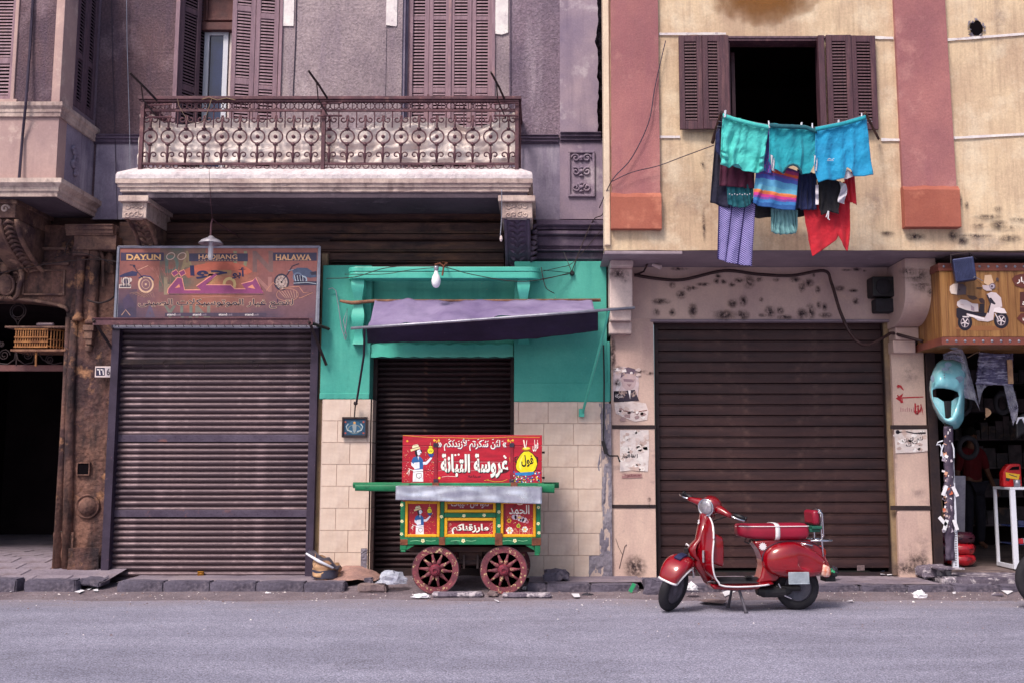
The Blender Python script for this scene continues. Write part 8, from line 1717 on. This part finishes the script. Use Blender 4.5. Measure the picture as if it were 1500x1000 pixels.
# seat
seat = MB(); seat.loft([(.635, 0, .775, .05, .045), (.65, 0, .768, .085, .06), (.70, 0, .76, .115, .068), (.80, 0, .752, .13, .074), (1.0, 0, .75, .14, .078), (1.2, 0, .752, .142, .080), (1.30, 0, .754, .138, .076), (1.325, 0, .756, .12, .062), (1.333, 0, .756, .09, .045)], 28, 3.6)
so_ = sb(seat, 'seat', M['seat_red'], smooth=True)
b = MB(); b.tube([(.634, 0, .80)] + [(x, -y, .806) for x, y in [(.65, .083), (.70, .117), (.80, .133), (1.0, .1425), (1.2, .1445), (1.30, .141), (1.325, .123)]], .0045, 6); sb(b, 'seat_piping', M['trim_white'])
b = MB(); b.loft([(.985, 0, .751, .1435, .083), (1.03, 0, .751, .1445, .083)], 28, 3.6, cap=False); sb(b, 'seat_strap', M['trim_white'], smooth=True, solid=.004)
b = MB(); b.tube([(.72, -.05, .69), (.70, -.06, .66), (.74, -.06, .64), (.76, -.05, .67)], .008, 6); b.box(.80, -.09, .66, 1.30, .09, .70); sb(b, 'seat_base', M['black_plastic'])
# sun sticker
b = MB(); c0 = (.865, -.1095, .615); 
pts = [(c0[0] + (.028 if k % 2 else .042) * math.cos(k * 6.2832 / 24), c0[2] + (.028 if k % 2 else .042) * math.sin(k * 6.2832 / 24)) for k in range(24)]
b.prism([(p[0] + .0, p[1]) for p in pts], -.112, -.1115); sb(b, 'sun_sticker', M['trim_white'])
# backrest, rack, tail lamp
b = MB(); b.T = Matrix.Translation((1.405, 0, .885)) @ Matrix.Rotation(-.06, 4, 'Y'); b.box(-.035, -.13, -.07, .035, .13, .07); sb(b, 'backrest', M['seat_red'], bevel=.025, auto=60)
b = MB()
for y in (-.10, .10): b.tube([(1.452, y, .95), (1.462, y, .88), (1.462, y, .70), (1.465, y, .50)], .011, 8)
b.tube([(1.452, -.10, .95), (1.455, 0, .965), (1.452, .10, .95)], .011, 8); b.tube([(1.42, -.13, .93), (1.435, -.13, .955), (1.462, -.13, .92), (1.465, -.13, .70)], .009, 8); sb(b, 'backrest_tube', M['chrome'], smooth=True)
b = MB(); b.tube([(1.34, -.12, .665), (1.55, -.12, .665)], .011, 8); b.tube([(1.34, .12, .665), (1.55, .12, .665)], .011, 8); b.tube([(1.55, -.12, .665), (1.55, .12, .665)], .011, 8); b.tube([(1.25, -.1, .64), (1.36, -.12, .62)], .009, 6); sb(b, 'rear_rack', M['chrome'], smooth=True)
b = MB(); b.box(1.36, -.125, .775, 1.48, .125, .805); b.box(1.34, -.10, .745, 1.45, .10, .78); sb(b, 'green_wrap', M['green_tape'], bevel=.008)
b = MB(); b.loft([(1.47, 0, .565, .06, .05), (1.50, 0, .555, .055, .045), (1.53, 0, .545, .03, .03)], 14, 3); sb(b, 'tail_lamp', M['tail_red'], smooth=True)
b = MB(); b.tube([(1.55, -.11, .35), (1.60, -.08, .33), (1.61, .08, .33), (1.55, .11, .35)], .016, 8); b.box(1.50, -.07, .27, 1.60, .07, .33); sb(b, 'bumper', M['black_plastic'])
# underside: engine, silencer, stand
b = MB(); b.loft([(.82, -.02, .19, .05, .04), (.88, -.03, .18, .085, .055), (1.08, -.03, .18, .085, .055), (1.16, -.03, .20, .05, .04)], 16, 2.6); b.tube([(1.0, -.05, .22), (1.2, -.09, .215), (1.235, -.09, .215)], .03, 8); b.prism([(.98, .26), (1.40, .30), (1.42, .22), (1.25, .14), (1.02, .18)], .06, .12); sb(b, 'engine', M['black_plastic'], bevel=.01)
b = MB(); b.tube([(1.02, -.085, .26), (1.07, -.10, .15)], .008, 6); b.tube([(1.07, -.10, .15), (1.14, -.10, .12)], .01, 6); sb(b, 'kick_start', M['chrome'])
b = MB()
for s_, tip in ((-1, (.66, -.19, .006)), (1, (.60, .19, .006))): b.tube([(.62, s_ * .09, .235), tip], [.014, .013], 8); b.lathe([(.02, -.006), (.02, .01), (.013, .012)], tip, n=10)
b.tube([(.62, -.09, .235), (.62, .09, .235)], .012, 6); sb(b, 'stand', M['wheel_grey'])

# ================================================================== INSIDE AND IN FRONT OF THE PARTS SHOP
sk_ = crop(1340, 500, 4.544); FY = 11.75
dm('fairing_turquoise', '96d4de', '7cc4d0', s1=5, fine=.03, rough=.2, coat=.6, streak='c6e8ee', ss=(9, 9, 3), sc=(.55, .65), sa=.4, bump=.2, sb=20); dm('film_clear', 'b8b6d2', 'e2e0f0', s1=7, c1=(.45, .6), rough=.14, spec=.7, alpha=.42, fine=.1, bump=.9, sb=22, bd=.02)
dm('film_dark', '5a5578', 'a8a6c2', s1=8, c1=(.5, .62), stretch=(1, 1, 6), rough=.16, spec=.7, fine=.15, bump=.8, sb=18, bd=.02)
t = thing('scooter_fairing', 'turquoise scooter front shell wrapped in film, hung at the mouth of the parts shop', 'scooter fairing', P(1392, 622, FY))
Oo = [(98, 320), (100, 270), (118, 200), (150, 140), (190, 118), (260, 118), (320, 138), (345, 180), (344, 240), (336, 320), (330, 420), (325, 520), (290, 574), (255, 582), (210, 560), (160, 510), (120, 430), (104, 370)]
Ii = [(116, 340), (118, 318), (146, 308), (190, 308), (250, 318), (288, 334), (296, 362), (286, 404), (268, 452), (246, 500), (222, 514), (200, 508), (176, 474), (146, 430), (124, 388)]
b = MB(); n = len(Oo)
CX_, CY_ = 208, 400
def ray(pts, an):
    dx, dy = math.cos(an), math.sin(an); best = None
    for i in range(len(pts)):
        (x1, y1), (x2, y2) = pts[i], pts[(i + 1) % len(pts)]; ex, ey = x2 - x1, y2 - y1; den = dx * ey - dy * ex
        if abs(den) < 1e-9: continue
        t_ = ((x1 - CX_) * ey - (y1 - CY_) * ex) / den; s_ = ((x1 - CX_) * dy - (y1 - CY_) * dx) / den
        if t_ > 0 and -1e-6 <= s_ <= 1 + 1e-6: best = t_ if best is None else max(best, t_)
    best = best or 30; return CX_ + dx * best, CY_ + dy * best
def ff(u, v):
    p, q_ = ray(Oo, u * 6.28318), ray(Ii, u * 6.28318); x, y = p[0] + (q_[0] - p[0]) * v, p[1] + (q_[1] - p[1]) * v
    dd = math.hypot(q_[0] - p[0], q_[1] - p[1]) / 190; return P(*sk_(x, y), FY + .16 * (1 - v) ** 2 - .12 * min(1, dd + .2) * math.sin(v * math.pi * .8) + .02)
b.grid(ff, 90, 16, wrap=True); b.build('shell', M['fairing_turquoise'], t, smooth=True, solid=.008)
b = MB()
for (x, y, rx, ry, ro) in [(292, 252, 34, 22, .5), (222, 152, 24, 16, 0), (205, 180, 26, 12, .1), (118, 245, 12, 24, .1)]:
    b.add([P(*sk_(x + rx * math.cos(k * .42) * math.cos(ro) + ry * math.sin(k * .42) * math.sin(ro), y - rx * math.cos(k * .42) * math.sin(ro) + ry * math.sin(k * .42) * math.cos(ro)), FY - .105 + (.03 if x > 280 or x < 130 else 0)) for k in range(15)], [tuple(range(15))])
for (x, y) in [(196, 205), (197, 222), (198, 238)]: b.lathe([(.006, 0), (0, .004)], P(*sk_(x, y), FY - .10), (0, -1, 0), 6)
dm('grille_grey', '7e92a4', '5e7286', s1=9); b.build('grille_opening', M['grille_grey'], t, solid=.006)
b = MB()
for pts in ([(120, 366), (150, 372), (196, 402), (204, 430), (210, 512), (200, 508), (176, 474), (146, 430), (124, 388)], [(296, 362), (262, 380), (236, 402), (232, 430), (226, 512), (246, 500), (268, 452), (286, 404)]): b.prism([(P(*sk_(*p), FY + .05).x, P(*sk_(*p), FY + .05).z) for p in pts], FY + .04, FY + .06)
b.each('inner_lip', M['fairing_turquoise'], t)
b = MB(); b.tube([P(*sk_(215, 395), FY + .06), P(*sk_(218, 560), FY + .06)], [.05, .035], 8); b.tube([P(*sk_(196, 512), FY), P(*sk_(240, 512), FY)], .012, 6); b.build('inner_stem', M['black_plastic'], t)
b = MB()
def film(top, bot, Y, seed, nu=24, nv=24, amp=.03): 
    b.grid(lambda u, v: P(*(lambda a_, c_: sk_(a_[0] + (c_[0] - a_[0]) * v, a_[1] + (c_[1] - a_[1]) * v))(li(top, u), li(bot, u)), Y + amp * noise.noise(Vector((u * 5, v * 5, seed))) + amp * .5 * noise.noise(Vector((u * 14, v * 12, seed)))), nu, nv)
film([(188, 84), (240, 60), (300, 44), (320, 60)], [(192, 118), (260, 120), (330, 150), (345, 190)], FY + .02, 1); film([(300, 44), (320, 60), (340, 100)], [(330, 372), (400, 390), (436, 462)], FY + .06, 2, amp=.05)
b.build('plastic_film', M['film_clear'], t, smooth=True)
t = thing('wrapped_panel', 'flat package in shiny dark film hanging beside the turquoise fairing', 'package', P(*sk_(530, 280), 11.95)); b = MB()
film([(432, 72), (500, 78), (600, 82), (648, 80)], [(408, 280), (480, 284), (560, 286), (650, 290)], 11.95, 5, 40, 40, .035); b.build('package', M['film_dark'], t, smooth=True, solid=.03)
b = MB(); film([(408, 284), (486, 288)], [(430, 420), (448, 330)], 11.95, 6, 12, 12); film([(590, 288), (652, 292)], [(655, 560), (690, 430)], 11.95, 7, 12, 24, .05); film([(648, 470), (690, 440)], [(655, 540), (680, 520)], 11.94, 9, 8, 8); b.build('loose_film', M['film_clear'], t, smooth=True)
b = MB(); b.box(*([0] * 6)) if False else None; p0 = P(*sk_(615, 120), 11.90); b.box(p0.x, 11.90, p0.z - .28, p0.x + .06, 11.91, p0.z); b.build('tape', M['sack_tan'], t)
b = MB(); b.tube([P(*sk_(352, 106), 11.9), P(*sk_(400, 78), 11.9), P(*sk_(430, 66), 11.9), P(*sk_(420, 30), 11.95)], .006, 5); b.tube([P(*sk_(300, 44), FY), P(*sk_(298, 10), 11.9)], .006, 5); o = b.build('packing_twine', M['ochre_strip']); tag(o, 'yellowish cord tying the hanging packages under the wooden sign', 'cord')
# pole with stickers
PY = 11.8; kz = crop(1290, 600, 3.571)
t = thing('sticker_pole', 'thin pole wrapped in film and old stickers standing on the shop step', 'pole', P(*kz(365, 830), PY))
b = MB(); b.grid(lambda u, v: P(*kz(330 + u * 44 + 10 * v, 85 + v * 700), PY + .0 + .02 * math.sin(u * 3.1) * -1 + .02 * noise.noise(Vector((u * 4, v * 20, 3)))), 8, 60); b.build('wrapping', M['roller_bar'], t, smooth=True, solid=.03)
b = MB(); b.bpx(*kz(372, 380), *kz(400, 825), PY - .01, .05); b.build('scale_post', M['pvc_white'], t, bevel=.003)
b = MB(); b.bpx(*kz(373, 90), *kz(383, 380), PY - .01, .04); b.build('tube', M['galvanised'], t)
b = MB()
for i in range(20): b.bpx(*kz(388, 640 + i * 9), *kz(399, 643 + i * 9), PY - .012, .002)
b.build('tick_mark', M['black_plastic'], t)
random.seed(17); a = Art(PY - .03, kz, step=.0012)
for i in range(64):
    y = random.uniform(100, 640) if i > 24 else random.uniform(390, 630); x = random.uniform(328, 372); ww, hh3 = random.uniform(5, 20), random.uniform(4, 22); r_ = random.uniform(-.5, .5)
    a.poly([(x + ww * dx * math.cos(r_) - hh3 * dy * math.sin(r_), y + ww * dx * math.sin(r_) + hh3 * dy * math.cos(r_)) for dx, dy in ((-.5, -.5), (.5, -.5), (.5, .5), (-.5, .5))], random.choice(['e2dce4', 'c8bcc8', '8a7a88', '5a4a5c', 'd8a088', 'c86a50', 'efeaf0', '3a3040', 'b0a4b4']), i % 4)
a.build('sticker', M['print_paper'], t)['kind'] = 'stuff'
b = MB(); 
for pts in ([(325, 160), (300, 168), (292, 182), (310, 180), (320, 200), (316, 240)], [(372, 170), (382, 200), (384, 250)], [(328, 180), (318, 214), (328, 250)]): b.tube([P(*kz(*p), PY - .04) for p in pts], .008, 5)
b.build('tape_strip', M['pvc_white'], t)
b = MB()
for (x, y, a_) in [(335, 420, .4), (390, 425, -.4), (340, 600, .3), (325, 580, -.7), (392, 600, -.3)]:
    b.T = Matrix.Translation(P(*kz(x, y), PY - .05)) @ Matrix.Rotation(a_, 4, 'Y'); b.box(-.02, -.002, -.06, .02, .002, .06); b.T = None
b.build('paper_tag', M['litter_white'], t)
b = MB(); b.bpx(*kz(300, 826), *kz(440, 834), PY - .08, .25); b.build('base_plate', M['step_worn'], t)
# stack of red wrapped tubes, panel, sticks
t = thing('tube_stack', 'stack of inner tubes in glossy red wrappers on the shop floor behind the pole', 'tyre stack', P(*kz(430, 800), 12.7)); dm('wrapper_red', 'b8202c', '7a1420', s1=9, c1=(.5, .58), rough=.18, coat=.5, bump=.5, sb=12); dm('wrapper_dark', '4a1c2c', '241a2c', s1=12, c1=(.5, .58), rough=.2, bump=.5)
for i, (y, m_, rx) in enumerate([(782, 'wrapper_red', .16), (725, 'wrapper_red', .155), (668, 'wrapper_dark', .15)]):
    b = MB(); c0 = P(*kz(425, y), 12.7); b.grid(lambda u, v: (c0.x + (rx * (.72 + .28 * math.cos(v * 6.283))) * math.cos(u * 6.283) * 1.15, 12.75 + rx * (.72 + .28 * math.cos(v * 6.283)) * math.sin(u * 6.283), c0.z + .065 * math.sin(v * 6.283) + .014 * noise.noise(Vector((u * 14, v * 4, i)))), 40, 14); b.build('inner_tube', M[m_], t, smooth=True)
b = MB(); c0 = P(*kz(318, 730), 12.75)
for i in range(3): c0 = P(*kz(318, 660 + i * 58), 12.75); b.loft([(c0.x - .08, 12.8, c0.z, .04, .04), (c0.x - .04, 12.8, c0.z, .1, .068), (c0.x + .05, 12.8, c0.z, .1, .068), (c0.x + .09, 12.8, c0.z, .04, .04)], 14, 2.4)
o = b.build('bundle', M['wrapper_dark'], smooth=True); tag(o, 'dark red wrapped bundles standing beside the speckled pillar inside the shop', 'bundle')
b = MB(); b.T = Matrix.Translation(P(*kz(405, 520), 12.9)) @ Matrix.Rotation(.15, 4, 'X'); b.box(-.09, 0, -.42, .09, .02, .42); o = b.build('leaning_panel', M['galvanised'], bevel=.004); tag(o, 'pale grey perforated panel leaning inside the shop above the red tube stack', 'panel')
b = MB()
for k in range(3): b.tube([P(*kz(285 + k * 14, 430), 12.8), P(*kz(300 + k * 16, 640), 12.6)], .014, 6)
o = b.build('cane_bundle', M['ochre_strip']); tag(o, 'yellow brown canes leaning in the dark behind the sticker pole', 'canes')
# dim stock at the back of the shop
random.seed(41); b = MB(); q0 = X(1395, 15.4, 650)
for r_ in range(6):
    z = .5 + r_ * .42; b.box(q0, 15.3, z - .02, q0 + 2.4, 15.8, z); x = q0 + .03
    while x < q0 + 2.3: w_ = random.uniform(.08, .24); b.box(x, 15.35, z + .001, x + w_ * .92, 15.6, z + random.uniform(.12, .34)); x += w_
dm('stock_dim', '4a3c44', '2a242c', s1=3, c1=(.45, .55), rough=.6, stain='7a5a4a', st=3, sta=.5); o = b.build('shelf_stock', M['stock_dim']); tag(o, 'crowded dim shelves of boxed parts along the back of the shop', 'stock', kind='stuff')
for i, (x, y, Y_, r_) in enumerate([(1409, 590, 12.9, .17), (1418, 655, 13.1, .16), (1468, 590, 12.8, .15)]):  # small rubber tyres hung up as shop stock
    c0 = P(x, y, Y_); b = MB(); b.grid(lambda u, v: (c0.x + (r_ - .035 + .035 * math.cos(v * 6.283)) * math.cos(u * 6.283) * (.75 if i != 1 else .9), Y_ + .035 * math.sin(v * 6.283), c0.z + (r_ - .035 + .035 * math.cos(v * 6.283)) * math.sin(u * 6.283)), 40, 10); o = b.build('hanging_tyre', M['black_rubber'], smooth=True)
    tag(o, ['small black rubber tyre hanging in the dark just behind the turquoise fairing', 'small black rubber tyre hanging lower, above the grey perforated panel', 'small black rubber tyre hanging under the dark film package'][i], 'tyre', 'tyres hanging inside the shop')
# display cabinet
cx0 = P(*kz(683, 420), 12.25); t = thing('display_cabinet', 'white framed glass display cabinet at the mouth of the parts shop', 'cabinet', (cx0.x, 12.25, .155)); zc1 = Z(713, 12.25)
X0 = X(1482, 12.25, 760); X1 = X0 + .95; Y0_, Y1_ = 12.25, 12.72; z0_ = .17
for (x, y) in [(X0, Y0_), (X0, Y1_ - .03), (X1, Y0_), (X1, Y1_ - .03)]: b = MB(); b.box(x, y, z0_, x + (.062 if y == Y0_ else .035), y + .035, zc1 - .03); b.build('post', M['pvc_white'], t, bevel=.004)
b = MB(); b.box(X0, Y0_, zc1 - .03, X1 + .06, Y1_ + .01, zc1); b.build('top', M['pvc_white'], t, bevel=.006)
b = MB(); b.box(X0 + .063, Y0_, z0_, X1, Y0_ + .03, z0_ + .06); b.box(X0, Y0_ + .036, z0_, X0 + .03, Y1_ - .03, z0_ + .05); b.build('bottom_rail', M['pvc_white'], t, bevel=.004)
for zz in (.45, .66): b = MB(); b.box(X0 + .03, Y0_ + .04, zz, X1, Y1_ - .03, zz + .008); b.build('shelf', M['glass_blue'], t)
b = MB(); b.lathe([(.03, 0), (.03, .03), (.02, .035)], (X0 + .03, Y0_ + .03, .14)); b.build('foot', M['black_plastic'], t)
random.seed(9)
for i, (dx, zz, m_, lab) in enumerate([(.1, .458, 'wrapper_red', 'small red box on the lower cabinet shelf'), (.19, .458, 'pvc_white', 'small white box on the lower cabinet shelf'), (.12, .668, 'lamp_blue', 'blue box on the upper cabinet shelf'), (.12, .17, 'wrapper_red', 'dark red packet at the bottom of the cabinet')]):
    b = MB(); b.box(X0 + dx, Y0_ + .1, zz, X0 + dx + .07, Y0_ + .22, zz + .06); o = b.build('part_box', M[m_], bevel=.004); tag(o, lab, 'box', 'boxes in the display cabinet')
t = thing('oil_can', 'red plastic oil jug with a yellow label on the display cabinet', 'oil can', P(*kz(685, 398), 12.35)); zj0 = zc1
xj0, xj1 = X(1468, 12.4, 700), X(1496, 12.4, 700); b = MB(); hj = .28
b.prism([(xj0, zj0), (xj0 + .005, zj0 + hj * .6), (xj0 + .05, zj0 + hj * .86), (xj0 + .09, zj0 + hj * .98), (xj1 - .01, zj0 + hj), (xj1, zj0 + hj * .9), (xj1, zj0)], 12.38, 12.5); dm('jug_red', 'c01f24', 'a0181e', s1=5, rough=.3); b.build('body', M['jug_red'], t, bevel=.02)
b = MB(); b.prism([(xj0 + .075, zj0 + hj * .72), (xj0 + .12, zj0 + hj * .86), (xj1 - .03, zj0 + hj * .88), (xj1 - .03, zj0 + hj * .74)], 12.375, 12.379); b.build('handle_hole', M['void_black'], t)
a = Art(12.378); a.poly([(1473, 691), (1494, 694), (1492, 702), (1474, 699)], 'e0b030', 0); a.poly([(1474, 699), (1480, 700), (1478, 704), (1473, 703)], '2a2430', 1); a.stroke([(1478, 694), (1490, 698)], 1.2, '3a3040', 1); a.build('label', M['print_clean'], t)
b = MB(); c0 = P(1490, 712, 12.3); b.lathe([(.036, 0), (.04, .09), (.036, .09), (.033, .01), (0, .01)], (c0.x, 12.3, zc1)); o = b.build('tin_cup', M['galvanised'], smooth=True); tag(o, 'small tin cup in front of the red oil jug', 'cup')
# hanging bits
b = MB(); b.grid(lambda u, v: P(1489 + u * 18, 612 + v * 30 - 8 * math.sin(u * 2), 12.0 + .03 * math.sin(u * 3)), 8, 8); b.build('mirror_shell', M['black_plastic'], None, smooth=True, solid=.02); o = bpy.data.objects['mirror_shell']; tag(o, 'black plastic cover hanging at the edge of the shop above the oil jug', 'cover')
b = MB(); b.tube([P(1489, 620, 11.96), P(1492, 612, 11.95), P(1498, 611, 11.95), P(1503, 622, 11.95), P(1502, 636, 11.95)], [.006, .014, .018, .012, .006], 7); b.build('white_edge', M['pvc_white'], o, loc=(0, 0, 0))
b = MB(); b.grid(lambda u, v: P(*sk_(470 + u * 40 * math.sin(v * 3.1 + .3), 440 + v * 75), 12.1), 8, 8); b.build('visor', M['sack_tan'], smooth=True); tag(bpy.data.objects['visor'], 'dull tan visor hanging in the dark under the film package', 'visor')
# the shopkeeper, a dim figure in a red shirt
def skin_body(name, verts, edges, rad, m, parent, sub=2):
    me = bpy.data.meshes.new(name); me.from_pydata(verts, edges, []); me.materials.append(m); o = bpy.data.objects.new(name, me); COL.objects.link(o)
    if parent: o.parent = parent
    q_ = o.modifiers.new('k', 'SKIN'); 
    for v, r in zip(me.skin_vertices[0].data, rad): v.radius = r if isinstance(r, tuple) else (r, r)
    me.skin_vertices[0].data[0].use_root = True; s_ = o.modifiers.new('s', 'SUBSURF'); s_.levels = s_.render_levels = sub
    for p in me.polygons: p.use_smooth = True
    return o
dm('skin', '7a5240', '6a4638', s1=6, rough=.6, bump=.1); dm('shirt_red', '701420', '580f18', s1=5, rough=.9); dm('trousers_dark', '25222e', rough=.9); dm('hair', '14100f', rough=.9)
pr_ = thing('person', 'dim figure in a red shirt and dark trousers standing inside the parts shop', 'person', (X(1425, 15.2, 720), 15.2, .155), .35, local=True)
Vp = [(0, 0, .95), (0, 0, 1.12), (0, .0, 1.32), (0, .01, 1.44), (0, -.01, 1.52), (0, -.02, 1.60), (0, -.02, 1.70), (.19, 0, 1.40), (.26, -.02, 1.14), (.24, -.16, .92), (.235, -.20, .85), (-.19, 0, 1.40), (-.27, .0, 1.12), (-.27, -.05, .86), (-.27, -.06, .79), (.10, 0, .90), (.11, -.02, .50), (.12, .02, .09), (.13, -.10, .03), (-.10, 0, .90), (-.11, -.02, .50), (-.12, .02, .09), (-.13, -.10, .03)]
Ep = [(0, 1), (1, 2), (2, 3), (3, 4), (4, 5), (5, 6), (3, 7), (7, 8), (8, 9), (9, 10), (3, 11), (11, 12), (12, 13), (13, 14), (0, 15), (15, 16), (16, 17), (17, 18), (0, 19), (19, 20), (20, 21), (21, 22)]
Rp = [(.14, .11), (.13, .10), (.15, .11), (.09, .08), .052, (.075, .09), (.07, .085), .055, .042, .030, (.035, .018), .055, .042, .030, (.035, .018), .085, .058, .038, (.04, .03), .085, .058, .038, (.04, .03)]
for base, sgn in ((10, 1), (14, -1)):
    bx_, by_, bz_ = Vp[base]
    for k in range(4): Vp += [(bx_ + (k - 1.5) * .016, by_ - .02, bz_ - .045), (bx_ + (k - 1.5) * .018, by_ - .03, bz_ - .08 - (.01 if k in (1, 2) else 0))]; i = len(Vp); Ep += [(base, i - 2), (i - 2, i - 1)]; Rp += [.009, .008]
    Vp += [(bx_ - sgn * .03, by_ - .03, bz_ - .03)]; Ep += [(base, len(Vp) - 1)]; Rp += [.010]
skin_body('body', Vp, Ep, Rp, M['skin'], pr_)
skin_body('shirt', [Vp[i] for i in (0, 1, 2, 3, 7, 8, 11, 12)], [(0, 1), (1, 2), (2, 3), (3, 4), (4, 5), (3, 6), (6, 7)], [(.165, .13), (.155, .12), (.17, .13), (.10, .09), .075, .06, .075, .06], M['shirt_red'], pr_)
skin_body('trousers', [Vp[i] for i in (0, 15, 16, 17, 19, 20, 21)], [(0, 1), (1, 2), (2, 3), (0, 4), (4, 5), (5, 6)], [(.15, .12), .10, .075, .06, .10, .075, .06], M['trousers_dark'], pr_)
b = MB(); b.lathe([(0, .13), (.05, .115), (.085, .07), (.092, .01), (.08, -.03)], (0, -.0, 1.66), n=18); b.build('hair', M['hair'], pr_, smooth=True, loc=(0, 0, 0))
b = MB()
for s_ in (-1, 1): b.lathe([(0, -.008), (.009, 0), (0, .008)], (s_ * .03, -.102, 1.66), (0, -1, 0), 8)
b.loft([(-.012, -.11, 1.63, .008, .02), (0, -.12, 1.628, .012, .024), (.012, -.11, 1.63, .008, .02)], 8, 2); b.box(-.024, -.108, 1.592, .024, -.100, 1.598); b.build('face', M['skin'], pr_, smooth=True, loc=(0, 0, 0))
# motorcycle whose front wheel just enters the picture
mg = Vector((X(1531, 10.2, 850), 10.2, 0)); mc = thing('parked_motorcycle', 'black tyred motorcycle wheel just entering the picture at the parts shop kerb', 'motorcycle', mg, local=True); R_ = .29
b = MB(); n1, n2 = 60, 12; V = [((R_ - .05 + .05 * math.cos(j * 6.2832 / n2)) * math.cos(i * 6.2832 / n1), .05 * math.sin(j * 6.2832 / n2), R_ + (R_ - .05 + .05 * math.cos(j * 6.2832 / n2)) * math.sin(i * 6.2832 / n1)) for j in range(n2) for i in range(n1)]
b.add(V, [(j * n1 + i, j * n1 + (i + 1) % n1, ((j + 1) % n2) * n1 + (i + 1) % n1, ((j + 1) % n2) * n1 + i) for j in range(n2) for i in range(n1)]); b.build('tyre', M['black_rubber'], mc, smooth=True, loc=(0, 0, 0))
b = MB(); b.lathe([(.20, -.02), (.20, .02), (.19, .02), (.19, -.02), (.20, -.02)], (0, 0, R_), (0, 1, 0), 36); b.lathe([(.05, -.04), (.05, .04)], (0, 0, R_), (0, 1, 0), 14)
for k in range(16): b.tube([(.05 * math.cos(k * .3927), 0, R_ + .05 * math.sin(k * .3927)), (.19 * math.cos(k * .3927 + .2), 0, R_ + .19 * math.sin(k * .3927 + .2))], .003, 4)
b.build('rim', M['chrome'], mc, loc=(0, 0, 0))
b = MB(); b.tube([(0, -.08, R_), (.30, -.08, .95)], .022, 8); b.tube([(0, .08, R_), (.30, .08, .95)], .022, 8); b.tube([(.30, -.32, 1.0), (.34, 0, 1.02), (.30, .32, 1.0)], .013, 8); b.build('fork', M['chrome'], mc, loc=(0, 0, 0))
b = MB(); b.loft([(.30, 0, .75, .06, .08), (.45, 0, .78, .13, .14), (.75, 0, .76, .13, .12), (.90, 0, .70, .08, .06)], 16, 2.3); b.loft([(.85, 0, .72, .10, .04), (1.4, 0, .74, .12, .05)], 14, 4); b.loft([(.40, 0, .42, .14, .14), (.85, 0, .40, .14, .14)], 12, 5); b.build('body', M['black_plastic'], mc, smooth=True, loc=(0, 0, 0))
b = MB(); V = [(1.25 + (R_ - .05 + .05 * math.cos(j * 6.2832 / n2)) * math.cos(i * 6.2832 / n1), .05 * math.sin(j * 6.2832 / n2), R_ + (R_ - .05 + .05 * math.cos(j * 6.2832 / n2)) * math.sin(i * 6.2832 / n1)) for j in range(n2) for i in range(n1)]
b.add(V, [(j * n1 + i, j * n1 + (i + 1) % n1, ((j + 1) % n2) * n1 + (i + 1) % n1, ((j + 1) % n2) * n1 + i) for j in range(n2) for i in range(n1)]); b.build('tyre', M['black_rubber'], mc, smooth=True, loc=(0, 0, 0))
